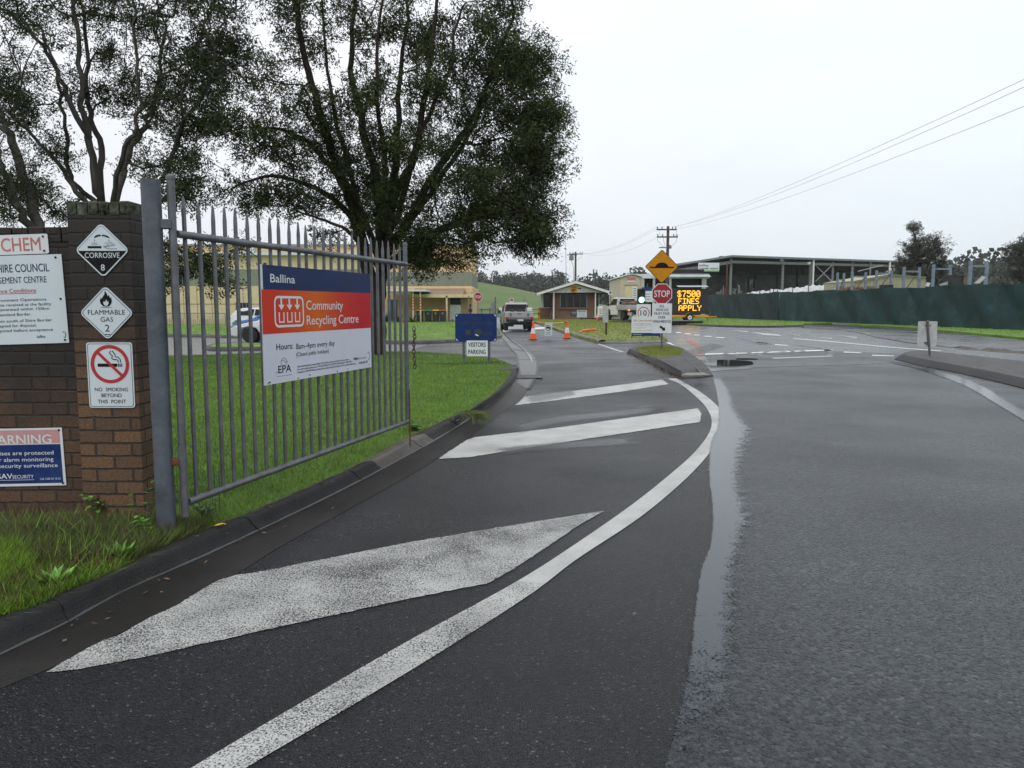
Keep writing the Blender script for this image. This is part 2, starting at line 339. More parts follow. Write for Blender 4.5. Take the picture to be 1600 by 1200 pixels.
pm('traffic_yellow', (.56, .23, .005), .5, .06, 4, spec=.2, dirt=(.42, .19, .02)); pm('stop_red', (.30, .008, .018), .5, .06, 4); pm('white', (.70, .70, .68), .45, .06, 4, dirt=(.5, .48, .44), damt=.4)
pm('black', (.012, .012, .013), .45, .2); pm('rubber', (.016, .016, .017), .75, .2, 12); pm('dark_plastic', (.022, .022, .024), .5, .2)
pm('cone_orange', (.85, .10, .018), .42, .08, 6); pm('tape_yellow', (.75, .45, .05), .5, .1); pm('rag', (.75, .14, .03), .7, .2, 9)
pm('car_white', (.62, .63, .63), .22, .04, 3, coat=.6); pm('car_silver', (.36, .36, .35), .3, .06, 3, metal=.3, dirt=(.3, .27, .24), damt=.5); pm('car_blue', (.02, .12, .42), .25, .06, 3, coat=.6)
pm('glass_dark', (.006, .007, .008), .08, .1, spec=.3); pm('lens_red', (.45, .012, .015), .15, .1); pm('lens_clear', (.6, .6, .62), .1, .05); pm('plate', (.6, .6, .55), .4, .05)
pm('lit_brake', (.9, .15, .03), .3, 0, emit=(1, .18, .04), estr=2.2); pm('lit_green', (.3, 1, .7), .3, 0, emit=(.55, 1, .85), estr=2.4); pm('led', (.8, .4, .02), .4, 0, emit=(1, .50, .03), estr=1.5)
pm('rim', (.45, .45, .46), .35, .1)
pm('cream', (.62, .45, .245), .8, .08, 2, dirt=(.52, .38, .22), dscale=.5, damt=.5); pm('cream_pale', (.60, .50, .31), .8, .08, 2); pm('band_green', (.20, .225, .165), .8, .1, 2)
pm('roof_grey', (.24, .25, .26), .5, .15, 1); pm('roof_white', (.58, .61, .63), .4, .08, 1); pm('fascia', (.52, .50, .45), .5, .08, 2); pm('terracotta', (.26, .18, .13), .7, .15)
pm('tan', (.50, .44, .34), .7, .06, 2); pm('tan_dark', (.34, .32, .22), .7, .1, 1.5, stretch=(6, 6, .1)); pm('steel_dark', (.022, .022, .024), .6, .2); pm('steel_grey', (.17, .18, .19), .5, .2, 3)
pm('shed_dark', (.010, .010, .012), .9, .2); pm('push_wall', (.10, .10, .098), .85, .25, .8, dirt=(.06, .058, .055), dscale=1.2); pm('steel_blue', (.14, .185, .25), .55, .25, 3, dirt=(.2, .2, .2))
pm('cloth_green', (.003, .026, .028), .75, .35, .7, .6, 4, dirt=(.03, .085, .075), dscale=.6, damt=.9); pm('cloth_blue', (.005, .017, .022), .75, .35, .7, .6, 4, dirt=(.025, .045, .05), dscale=.6, damt=.9)  # dirt slot holds pale blotches: light through thin cloth, put into the colour
pm('cloth_seam', (.004, .013, .013), .8)
pm('plastic_sheet', (.46, .48, .49), .45, .12, 2, .4, 6, dirt=(.32, .30, .27), dscale=1.2, damt=.5); pm('trash_brown', (.16, .10, .065), .8, .4, 2); pm('load_brown', (.12, .07, .045), .8, .45, 4)
pm('wood_pole', (.075, .062, .052), .85, .25, 4, .5, 20, stretch=(3, 3, .3)); pm('wire', (.24, .24, .25), .6, .1)
pm('bin', (.018, .022, .020), .55, .2); pm('lid_yellow', (.65, .42, .02), .5, .1); pm('lid_green', (.03, .30, .16), .5, .1); pm('lid_red', (.38, .03, .035), .5, .1)
pm('cabinet', (.62, .63, .63), .5, .05); pm('agave', (.07, .11, .075), .6, .2); pm('shelf_dark', (.03, .03, .03), .8); pm('door_blue', (.03, .05, .09), .5)
pm('lichen', (.008, .006, .005), .95, .25, 22, .5, 60, col2=(.13, .145, .11), spec=.1)
pm('green_logo', (.10, .38, .07), .5, .05); pm('led_board', (.020, .018, .018), .6, .15); pm('trailer_yellow', (.62, .28, .02), .5, .12, 4, dirt=(.25, .12, .03)); pm('hedge', (.09, .16, .02), .8, .3, 2)
pm('sign_back', (.42, .425, .42), .6, .14, 4, .0, 50, dirt=(.3, .3, .29), dscale=6)
def gradient_orange():
    m = bpy.data.materials.new('orange_panel'); m.use_nodes = True; t = m.node_tree; b = t.nodes['Principled BSDF']; L = t.links.new
    tc = N(t, 'ShaderNodeTexCoord'); s = N(t, 'ShaderNodeSeparateXYZ'); L(tc.outputs['Object'], s.inputs[0])
    mr = N(t, 'ShaderNodeMapRange'); mr.inputs[1].default_value = -.7; mr.inputs[2].default_value = .7; L(s.outputs['X'], mr.inputs[0])
    cr = N(t, 'ShaderNodeValToRGB'); e = cr.color_ramp.elements; e[0].color = (.60, .035, .012, 1); e[1].color = (.50, .008, .018, 1)
    a = e.new(.42); a.color = (.66, .12, .004, 1); a = e.new(.72); a.color = (.56, .035, .010, 1); L(mr.outputs[0], cr.inputs[0]); L(cr.outputs[0], b.inputs['Base Color'])
    b.inputs['Roughness'].default_value = .38; b.inputs['Specular IOR Level'].default_value = .2; MAT['orange_panel'] = m
gradient_orange()
def brick_mat(name, c1, c2, mortar, sx_, sz_, soot):
    """bricks laid on the wall face; every brick weathers differently, black mould runs down from the coping"""
    m = bpy.data.materials.new(name); m.use_nodes = True; t = m.node_tree; b = t.nodes['Principled BSDF']; L = t.links.new
    tc = N(t, 'ShaderNodeTexCoord'); s = N(t, 'ShaderNodeSeparateXYZ'); L(tc.outputs['Object'], s.inputs[0])
    cx = N(t, 'ShaderNodeCombineXYZ'); L(math_node(t, 'ADD', s.outputs['X'], s.outputs['Y']), cx.inputs[0]); L(s.outputs['Z'], cx.inputs[1])
    br = N(t, 'ShaderNodeTexBrick'); br.inputs['Scale'].default_value = 1; br.inputs['Brick Width'].default_value = sx_; br.inputs['Row Height'].default_value = sz_
    br.inputs['Mortar Size'].default_value = .009; br.inputs['Mortar Smooth'].default_value = .5; br.inputs['Bias'].default_value = 0
    br.inputs['Color1'].default_value = (*c1, 1); br.inputs['Color2'].default_value = (*c2, 1); br.inputs['Mortar'].default_value = (*mortar, 1); nd = N(t, 'ShaderNodeTexNoise'); nd.inputs['Scale'].default_value = 14; nd.inputs['Detail'].default_value = 3; L(tc.outputs['Object'], nd.inputs['Vector'])
    vd = N(t, 'ShaderNodeVectorMath', operation='MULTIPLY_ADD'); vd.inputs[1].default_value = (.014, .014, 0); L(nd.outputs['Color'], vd.inputs[0]); L(cx.outputs[0], vd.inputs[2]); L(vd.outputs[0], br.inputs['Vector'])
    n = N(t, 'ShaderNodeTexNoise'); n.inputs['Scale'].default_value = 2.2; n.inputs['Detail'].default_value = 8; n.inputs['Roughness'].default_value = .7; L(tc.outputs['Object'], n.inputs['Vector'])
    zr = N(t, 'ShaderNodeMapRange'); zr.inputs[1].default_value = .5; zr.inputs[2].default_value = 2.1; zr.inputs[3].default_value = soot[0]; zr.inputs[4].default_value = soot[1]; L(s.outputs['Z'], zr.inputs[0])
    k = math_node(t, 'ADD', n.outputs['Fac'], zr.outputs[0]); mr = N(t, 'ShaderNodeMapRange'); mr.inputs[1].default_value = .45; mr.inputs[2].default_value = .85; mr.inputs[4].default_value = .93; L(k, mr.inputs[0])
    n2 = N(t, 'ShaderNodeTexNoise'); n2.inputs['Scale'].default_value = 55; n2.inputs['Detail'].default_value = 5; L(tc.outputs['Object'], n2.inputs['Vector'])
    vr = N(t, 'ShaderNodeMapRange'); vr.inputs[1].default_value = .3; vr.inputs[2].default_value = .7; vr.inputs[3].default_value = .65; vr.inputs[4].default_value = 1.35; L(n2.outputs['Fac'], vr.inputs[0])
    vm = N(t, 'ShaderNodeVectorMath', operation='SCALE'); L(br.outputs['Color'], vm.inputs[0]); L(vr.outputs[0], vm.inputs[3])
    mx = N(t, 'ShaderNodeMix', data_type='RGBA'); mx.inputs[7].default_value = (.012, .010, .009, 1); L(mr.outputs[0], mx.inputs[0]); L(vm.outputs[0], mx.inputs[6]); L(mx.outputs[2], b.inputs['Base Color'])
    b.inputs['Roughness'].default_value = .72
    h = math_node(t, 'ADD', math_node(t, 'MULTIPLY', br.outputs['Fac'], -1.0), math_node(t, 'MULTIPLY', n2.outputs['Fac'], .25))
    bp = N(t, 'ShaderNodeBump'); bp.inputs['Strength'].default_value = 1; bp.inputs['Distance'].default_value = .008; L(h, bp.inputs['Height']); L(bp.outputs[0], b.inputs['Normal'])
    MAT[name] = m; return m
brick_mat('brick_wall', (.108, .056, .030), (.060, .033, .021), (.035, .028, .022), .24, .0865, (-.12, .80))
brick_mat('brick_pier', (.158, .083, .040), (.085, .047, .027), (.035, .028, .022), .24, .0865, (-.42, .66))
brick_mat('brick_cabin', (.24, .125, .085), (.19, .095, .065), (.20, .15, .12), .24, .0865, (-1, -1))
M_ = MAT
# ------------------------------------------------------------------ the setting: ground, roads, kerbs, markings, water
H = .12
def gl(pts, z=0.0): return [G(u, v, z) for u, v in pts]
def structure(mb, name, mat, **kw): return mb.build(name, mat, kind='structure', **kw)

# hill behind on the left and low wooded rise round the horizon: one terrain sheet
def terrain_h(x, y):
    h = -.04
    g = 11.5/(1+math.exp((x-6)/13))*math.exp(-((y-235)/70)**2)   # grassed mound
    h += g*min(1, max(0, (y-112)/60))
    k = min(1, max(0, (y-330)/200)); k = k*k*(3-2*k)
    h += k*(7+13*math.exp(-((x+110)/110)**2)+3.5*math.sin(x*.011+1)+2*math.sin(x*.031))
    return h
mb = MB(); rows = []
ys = [-60, -20, 0, 30, 60, 90, 105]+list(range(112, 420, 9))+[430, 450, 480, 520, 570, 640, 800, 1200, 2200]
xs = [-1500, -900, -600]+list(range(-420, 440, 14))+[600, 900, 1500]
for y in ys: rows.append([(x, y, terrain_h(x, y)) for x in xs])
mb.strip(rows); structure(mb, 'ground', M_['hill_grass'], smooth=180)

mb = MB(); mb.sheet([(-75, -12, 0), (70, -12, 0), (70, 110, 0), (-75, 110, 0)]); structure(mb, 'road', M_['asphalt_far'])
# old coarse seal in front and to the right, newer dark seal in the left lane
seam = [(1040, 545), (1085, 575), (1116, 589), (1124, 610), (1127, 640), (1124, 670), (1112, 700), (1110, 745), (1116, 800), (1113, 850), (1100, 890), (1090, 960), (1082, 1020), (1066, 1100), (1040, 1190), (1000, 1330), (940, 1600)]
seam_w = catmull(gl(seam, .004), 5)
mb = MB(); sw = [Vector((p.x, p.y, .002)) for p in seam_w]
right = gl([(1610, 572), (1480, 557), (1395, 552), (1290, 548), (1180, 549), (1100, 551)], .002)
mb.sheet(sw[10:]+[Vector((3, -4, .002)), Vector((26, -4, .002))]+right); structure(mb, 'road_seal', M_['asphalt_old'])
left_edge = gl([(880, 508), (790, 512), (700, 520)], .004)
mb = MB(); mb.sheet([p for p in seam_w]+[Vector((-9, -4, .004)), Vector((-9, 5, .004)), Vector((-6.5, 10, .004)), Vector((-4.2, 22, .004)), Vector((-2.4, 46, .004)), Vector((2.2, 52, .004)), Vector((4.8, 40, .004)), Vector((5, 31.5, .004))])
structure(mb, 'lane_seal', M_['asphalt_new'])

# --- near-left kerb, gutter and lawn
kb_back = [(-260, 1085), (-120, 1020), (0, 966), (60, 948), (110, 922), (165, 902), (212, 876), (262, 852), (330, 826), (400, 798), (470, 768), (560, 727), (640, 684), (700, 655), (740, 637), (775, 612), (793, 592), (799, 580), (801, 574)]
kb_foot = [(-260, 1150), (-120, 1085), (0, 1028), (100, 980), (200, 925), (300, 881), (350, 858), (440, 815), (500, 786), (570, 750), (640, 712), (690, 684), (735, 655), (783, 621), (800, 605), (807, 596), (810, 589), (811, 580), (809, 574)]
gt_out = [(-260, 1215), (-120, 1140), (0, 1078), (75, 1048), (170, 1000), (260, 955), (370, 898), (437, 856), (517, 812), (600, 766), (650, 738), (690, 713), (730, 686), (774, 653), (807, 630), (822, 613), (833, 597), (838, 586), (840, 576)]
nK = 150
back = resample(catmull(gl(kb_back, H)), nK); foot = resample(catmull(gl(kb_foot, 0)), nK); gout = resample(catmull(gl(gt_out, 0)), nK)
def kerb_rows(back, foot, hump=.0, top_w=.55):
    rows = []; rn = random.Random(3)
    for b, f in zip(back, foot):
        d = Vector((f.x-b.x, f.y-b.y, 0)); w = rn.uniform(-.004, .004)
        def q(t, z): return Vector((b.x+d.x*t, b.y+d.y*t, z+w*(z > .02)))
        rows.append([q(-.05, -.03), q(-.03, H-.01), q(.02, H+.012), q(.25, H+.016), q(top_w, H+.006), q(top_w+.12, H-.018), q(top_w+.2, H-.05), q(.93, .022), q(1.0, .010), q(1.02, -.02)])
    return rows
mb = MB(); rows = kerb_rows(back, foot); rows_k = rows; mb.strip(rows)
structure(mb, 'kerb', M_['kerb'], smooth=50)
mb = MB(); mb.strip([[f.lerp(g, -.02)+Vector((0, 0, .012)), f.lerp(g, .25)+Vector((0, 0, .009)), f.lerp(g, .7)+Vector((0, 0, .008)), f.lerp(g, 1)+Vector((0, 0, .0065))] for f, g in zip(foot, gout)])
structure(mb, 'gutter', M_['gutter'], smooth=50)
mb = MB(); mb.strip([[r[7].lerp(r[8], .2)+Vector((0, 0, .003)), r[7].lerp(r[8], .5)+Vector((0, 0, .004)), r[8]+Vector((0, 0, .004))] for r in rows]); structure(mb, 'kerb_line', M_['kerb_line'], smooth=50)
mb = MB()
for (a0, b0) in (((789, 533), (811, 537)), ((798, 545), (829, 550)), ((809, 562), (838, 562)), ((776, 515), (783, 514))): mb.beam(G(*a0, .017), G(*b0, .017), .03, .006)
structure(mb, 'expansion_joint', M_['black'])
# worn brown patch of the kerb where the gate's drop bolt rubs, a little proud of the kerb
i0, i1 = [min(range(nK), key=lambda i: (back[i]-G(u, v, H)).length) for u, v in ((562, 726), (640, 684))]
mb = MB(); mb.strip([[p+Vector((0, 0, .003)) for p in r[2:8]] for r in rows[i0:i1+1]]); structure(mb, 'kerb', M_['kerb_brown'], smooth=50)
# pale gutter that bends across the driveway mouth, with the pit grate
in2 = [(806, 598), (812, 588), (810, 572), (809, 562), (806, 553), (798, 545), (789, 533), (780, 523), (772, 512), (768, 506)]
out2 = [(826, 609), (837, 589), (840, 576), (838, 562), (829, 550), (811, 537), (792, 526), (786, 519), (779, 508), (776, 503)]
A = resample(catmull(gl(in2)), 50); B = resample(catmull(gl(out2)), 50)
mb = MB(); mb.strip([[a+Vector((0, 0, .016)), a.lerp(b, .3)+Vector((0, 0, .010)), a.lerp(b, .55)+Vector((0, 0, .009)), a.lerp(b, 1)+Vector((0, 0, .014))] for a, b in zip(A, B)])
structure(mb, 'gutter', M_['gutter_pale'], smooth=50)
for E_ in (A, B):
    mb = MB(); mb.strip([[p+Vector((-.03, 0, .018)), p+Vector((.03, 0, .018))] for p in E_]); structure(mb, 'expansion_joint', M_['black'])
mb = MB()
for i in range(9, nK-4, 14):
    r = rows_k[i]
    for q in range(2, 8): mb.beam(r[q]+Vector((0, 0, .001)), r[q+1]+Vector((0, 0, .001)), .010, .004)
structure(mb, 'expansion_joint', M_['black'])
g0 = G(823, 589, .02)
grate = thing('drain_grate', 'dark slotted drain grate in the gutter at the driveway corner', 'drain grate', g0, R(8))
mb = MB(); mb.box((0, 0, .0), (.62, .62, .012)); mb.build('pit', M_['black'], grate)
mb = MB()
for k in range(9): mb.box((-.27+k*.0675, 0, .012), (.022, .60, .014))
for y in (-.3, .3): mb.box((0, y, .012), (.64, .03, .018))
mb.build('grate', M_['steel_grey'], grate)
lint = thing('drain_lintel', 'low concrete kerb inlet block beside the drain grate', 'drain inlet', G(806, 585, 0), R(-12))
mb = MB(); mb.box((-.22, .1, .07), (.36, .95, .14)); mb.build('block', M_['concrete_dark'], lint, bevel=.03)
mb = MB(); mb.box((-.035, .1, .06), (.012, .7, .08)); mb.build('opening', M_['black'], lint)

lawn_far_edge = [(803, 571), (774, 560), (710, 553), (655, 550), (560, 549.5), (420, 551), (270, 556), (150, 560)]
lawn_poly = [Vector((p.x, p.y, H-.004)) for p in back[::3]+[back[-1]]]+gl(lawn_far_edge, H-.004)+[Vector((-30, 20, H-.004)), Vector((-30, 0, H-.004))]
def lawn(poly, name, mat, z0=-.02):
    mb = MB(); mb.sheet(poly); n = len(poly); ccw = sum(poly[i].x*poly[(i+1) % n].y-poly[(i+1) % n].x*poly[i].y for i in range(n)) > 0
    for i in range(n):
        p, q = poly[i], poly[(i+1) % n]; f = [p, (p.x, p.y, z0), (q.x, q.y, z0), q]; mb.add(f, [(0, 1, 2, 3) if ccw else (3, 2, 1, 0)])
    return structure(mb, name, mat)
lawn(lawn_poly, 'lawn', M_['lawn_soil'])
def low_kerb(line, h, w, name, mat, inward):
    """dropped kerb of one cross-section along a ground line; inward = sign of the side the grass is on"""
    L_ = line; rows = []
    for i, p in enumerate(L_):
        d = (L_[min(i+1, len(L_)-1)]-L_[max(i-1, 0)]); d.z = 0; d.normalize(); n = Vector((-d.y, d.x, 0))*inward
        rows.append([p+Vector((0, 0, -.02)), p+Vector((0, 0, .02)), p+n*w*.25+Vector((0, 0, h*.85)), p+n*w*.45+Vector((0, 0, h)), p+n*w+Vector((0, 0, h))])
    mb = MB(); mb.strip(rows); return structure(mb, name, mat, smooth=40)
# far lawn beyond the driveway
fl_near = [(60, 523), (250, 526), (350, 528), (430, 531), (520, 534), (600, 537), (660, 537.5), (715, 535), (770, 530), (784, 527), (781, 519), (772, 509), (764, 503.5)]
flw = catmull(gl(fl_near, 0), 5); low_kerb(flw, .14, .3, 'kerb', M_['concrete_dark'], 1)
lawn([Vector((p.x, p.y+.2, .12)) for p in flw]+[Vector((-2.2, 82, .12)), Vector((-75, 82, .12)), Vector((-75, 48, .12))], 'lawn', M_['lawn_far'])
isl = [(318, 546), (340, 541), (420, 540), (560, 540), (575, 543), (560, 546.5), (420, 547.5), (335, 548)]
isw = catmull(gl(isl+[isl[0]], 0), 4); low_kerb(isw, .13, .2, 'kerb', M_['concrete_dark'], -1)
c0 = sum(isw, Vector())/len(isw); lawn([c0+(Vector((p.x, p.y, 0))-c0)*.93+Vector((0, 0, .125-c0.z*0)) for p in isw[:-1]], 'lawn', M_['lawn_far'])

# toll office island
ti = [(833, 504), (864, 515), (900, 527.5), (934, 536.5), (990, 536), (1041, 535), (1040, 531), (1012, 517), (985, 506.5), (954, 495.5), (940, 493.5)]
tiw = catmull(gl(ti[:4], 0), 6)[:-1]+catmull(gl(ti[3:6], 0), 3)[:-1]+catmull(gl(ti[5:], 0), 5)
low_kerb(tiw[:19], .16, .35, 'kerb', M_['kerb_brown'], 1); low_kerb(tiw[18:26], .13, .5, 'kerb', M_['kerb_pale'], 1); low_kerb(tiw[25:], .14, .3, 'kerb', M_['concrete_dark'], 1)
isl_top = [Vector((p.x, p.y+.15, .135)) for p in tiw]+[Vector((10, 120, .135)), Vector((3.0, 120, .135)), Vector((2.2, 88, .135))]
lawn(isl_top, 'lawn', M_['lawn_island'])

# concrete nose island in front of it
no = [(980, 551), (1002, 542.5), (1022, 540), (1042, 541), (1070, 551), (1095, 570), (1114, 588), (1100, 590.5), (1066, 591.5), (1052, 585), (1030, 574), (1005, 562)]
now = [p for p in gl(no, 0)]; cen = sum(now, Vector())/len(now)
mb = MB(); n = len(now); rowsn = []
for (k, z) in ((1.0, -.02), (1.0, .03), (.93, .15), (.88, .165)): rowsn.append([cen+(p-cen)*k+Vector((0, 0, z-cen.z)) for p in now+[now[0]]])
mb.strip(rowsn); structure(mb, 'kerb', M_['concrete_dark'], smooth=35)
mb = MB(); mb.sheet([cen+(p-cen)*.885+Vector((0, 0, .164)) for p in now]); structure(mb, 'traffic_island', M_['concrete_dark'])
mb = MB()   # sawn joints in the island's infill
for a, b in (((1018, 556), (1076, 585)), ((1065, 553), (1098, 584)), ((1070, 586), (1100, 585))): mb.beam(G(*a, .168), G(*b, .168), .03, .008)
structure(mb, 'expansion_joint', M_['black'])
mb = MB(); mb.prism([tuple(G(u, v, .17)[:2]) for u, v in ((1064, 588), (1071, 584.5), (1100, 584), (1110, 587.5))], .165, .20, ax='z'); structure(mb, 'kerb', M_['kerb_pale'], bevel=.02)
gp = [(994, 546), (1012, 542.5), (1040, 541.5), (1062, 546), (1067, 552), (1046, 556), (1019, 556), (1001, 551)]
lawn(catmull(gl(gp+[gp[0]], .175), 3)[:-1], 'lawn', M_['lawn_island'], .15)

# right-hand median with the back-facing sign
rm = [(1398, 562), (1404, 557.5), (1418, 554.5), (1452, 555), (1500, 560), (1560, 567), (1640, 577), (1800, 600), (1800, 668), (1700, 634), (1600, 608), (1540, 593), (1480, 580), (1430, 570)]
rw = catmull(gl(rm+[rm[0]], 0), 3)[:-1]; cr_ = []
def inset(poly, d, z):
    n = len(poly); ccw = sum(poly[i].x*poly[(i+1) % n].y-poly[(i+1) % n].x*poly[i].y for i in range(n)) > 0; out = []
    for i in range(n):
        t = poly[(i+1) % n]-poly[i-1]; t.z = 0; t.normalize(); nn = Vector((-t.y, t.x, 0))*(1 if ccw else -1); out.append(Vector((poly[i].x+nn.x*d, poly[i].y+nn.y*d, z)))
    return out
r0, r1, r2, r3 = inset(rw, 0, -.02), inset(rw, 0, .02), inset(rw, .16, .13), inset(rw, .24, .155)
mb = MB(); mb.strip([x+[x[0]] for x in (r0, r1, r2, r3)]); structure(mb, 'kerb', M_['kerb'], smooth=35)
mb = MB(); mb.sheet(inset(rw, .23, .154)); structure(mb, 'traffic_island', M_['concrete_dark'])

# fence verge, its kerb, and the access road behind
vg = [(1053, 503), (1062, 505.5), (1085, 508.5), (1130, 511), (1200, 512), (1256, 510.5), (1300, 506.5), (1430, 513), (1620, 530), (1900, 556)]
vw = catmull(gl(vg[:6], 0), 5); low_kerb(vw, .14, .4, 'kerb', M_['kerb'], 1)
mb_v = [Vector((p.x, p.y+.3, .12)) for p in vw]+gl([(1256, 505.5)], .12)+gl([(1300, 504.5), (1430, 512), (1620, 529), (1900, 556)], .12)+[Vector((60, 20, .12)), Vector((95, 70, .12)), Vector((95, 118, .12)), Vector((17.5, 118, .12))]
lawn(mb_v, 'lawn', M_['lawn_far'])
ke = catmull(gl([(1300, 507), (1430, 514), (1620, 531), (1900, 560)], 0), 6); low_kerb(ke, .10, .2, 'kerb', M_['kerb_brown'], 1)
# broken dark edge between the access road and the entry road
ed = catmull(gl([(1255, 513), (1330, 518), (1372, 527), (1400, 532), (1438, 538), (1500, 545), (1570, 550), (1700, 560)], 0), 6)
mb = MB(); rn = random.Random(5); rows = []
for i, p in enumerate(ed):
    w = .12+.16*rn.random(); h = rn.uniform(.03, .11); rows.append([p+Vector((-.1, -w, -.01)), p+Vector((0, -w*.6, h*.7)), p+Vector((0, 0, h)), p+Vector((0, .45, .02))])
mb.strip(rows); structure(mb, 'kerb', M_['kerb_brown'], smooth=40)

# --- painted markings and painted wet-sheen streaks, each 4 mm above the seal
def marking(pts, mat, z=.008, smooth=0, name='road_marking', chip=0):
    p = gl(pts, z)
    if chip:
        rn = random.Random(1); q = []
        for i, a_ in enumerate(p):
            b_ = p[(i+1) % len(p)]; n = max(1, int((b_-a_).length/.025)); q += [a_.lerp(b_, k/n)+(Vector((rn.gauss(0, chip), rn.gauss(0, chip), 0)) if k else Vector()) for k in range(n)]
        p = q
    p = catmull(p+[p[0]], smooth)[:-1] if smooth else p
    mb = MB(); mb.sheet(p); return structure(mb, name, mat)
le = [(180, 1275), (298, 1200), (470, 1098), (640, 1000), (801, 912), (884, 860), (977, 796), (1030, 755), (1082, 710), (1107, 678), (1112, 657), (1105, 639), (1090, 622), (1064, 601), (1043, 591.5)]
re_ = [(240, 1290), (383, 1200), (545, 1105), (702, 1010), (835, 924), (902, 873), (1000, 808), (1064, 755), (1101, 717), (1124, 684), (1131, 657), (1127, 641), (1105, 620), (1079, 603), (1056, 591)]
a = resample(catmull(gl(le, .008)), 110); b = resample(catmull(gl(re_, .008)), 110)
cut = min(range(110), key=lambda i: (a[i]-G(801, 912, .008)).length)
for sl, mt in ((slice(0, cut+1), 'paint_rough'), (slice(cut, 110), 'paint_line')):
    mb = MB(); mb.strip([[p, q] for p, q in zip(b[sl], a[sl])]); structure(mb, 'road_marking', M_[mt])
marking([(72, 1050), (125, 1019), (162, 1000), (190, 990), (212, 977), (237, 963), (275, 946), (315, 921), (345, 905), (370, 898), (400, 894), (640, 847), (790, 822), (944, 798), (902, 822), (846, 860), (801, 890), (760, 912), (715, 920), (640, 935), (520, 961), (400, 987), (250, 1021), (120, 1046)], M_['paint_worn'], chip=.003)
marking([(685, 717), (700, 706), (730, 687), (742, 683), (865, 669), (980, 653), (1090, 638), (1096, 646), (1094, 659), (1015, 671), (880, 691), (734, 714)], M_['paint_good'], chip=.006)
marking([(805, 633), (820, 620), (925, 607), (1034, 593), (1045, 600), (977, 611), (865, 626)], M_['paint_good'], chip=.008)
marking([(838, 658), (870, 650), (960, 645), (1000, 646), (930, 652)], M_['paint_faint_and_sheen']); marking([(1000, 635), (1022, 633), (1022, 635), (1000, 637)], M_['paint_faint_and_sheen'])  # pale streaks are the lane's wet sheen, painted as flat colour
marking([(785, 518.5), (852, 513.3), (853, 510.8), (786, 515.3)], M_['paint_fresh'], .012)
marking([(934, 537.8), (936, 537), (958, 544), (975, 549.5), (972, 550.5), (955, 545.5)], M_['paint_good'])
marking([(1040, 535.5), (1046, 535), (1060, 543), (1054, 544)], M_['paint_fresh'])
marking([(1101, 554.4), (1300, 547.6), (1302, 546.0), (1102, 552.2)], M_['paint_fresh'])
marking([(1210, 560.5), (1300, 557.0), (1302, 555.6), (1205, 559)], M_['paint_good']); marking([(1170, 574.4), (1380, 567.8), (1380, 566.4), (1180, 572.8)], M_['paint_faint_and_sheen'])
marking([(1190, 560), (1198, 559.5), (1186, 551), (1180, 551.5)], M_['paint_faint_and_sheen'])
for (u, v, w) in ((1060, 519.6, 8), (1074, 521.4, 9), (1088, 523.2, 9), (1106, 525.3, 11), (1125, 527.3, 13)): marking([(u-w/2, v-.6), (u+w/2, v-.3), (u+w/2+1, v+.9), (u-w/2+1, v+.6)], M_['paint_fresh'])
for (u, v, w) in ((1193, 535.6, 20), (1221, 538.8, 20), (1332, 550.3, 28), (1380, 555.3, 34)): marking([(u-w/2, v-1), (u+w/2, v+.4), (u+w/2, v+1.4), (u-w/2, v+.4)], M_['paint_fresh'])
marking([(1148, 527), (1160, 528), (1208, 537.5), (1190, 539)], M_['paint_faint_and_sheen']); marking([(1240, 528.3), (1300, 533), (1394, 542), (1470, 547.5), (1470, 549), (1394, 543.6), (1300, 534.8), (1240, 529.8)], M_['paint_good'])
for s in (((1135, 515.3), (1170, 517.8), (1168, 519)), ((1172, 518.5), (1216, 522.5), (1222, 525), (1195, 523.5)), ((1232, 522.6), (1250, 523.4), (1250, 524.4)), ((1262, 525.6), (1300, 528.4), (1300, 529.6)), ((1306, 523), (1340, 527), (1338, 528.4))): marking(list(s), M_['paint_good'])
marking([(1236, 538), (1262, 539.5), (1300, 547), (1303, 553), (1296, 556), (1290, 555.5), (1296, 552), (1284, 545)], M_['paint_faint_and_sheen'])
marking([(1072, 532), (1080, 531.5), (1104, 549), (1098, 550)], M_['paint_orange']); marking([(1072, 554), (1096, 552), (1104, 555), (1078, 557)], M_['paint_orange'])
mb = MB(); p0, p1, q0 = G(1133, 557.4), G(1268, 552.0), G(1128, 551.6); ex = (p1-p0); ey = (q0-p0)
vs, fs = text_geo('STOP', .012); mn, mx = vs[:, 0].min(), vs[:, 0].max(); hh = vs[:, 1].max()
mb.add([p0+ex*((v[0]-mn)/(mx-mn))+ey*(v[1]/hh)+Vector((0, 0, .009)) for v in vs], fs); structure(mb, 'road_lettering', M_['paint_faint_and_sheen'])

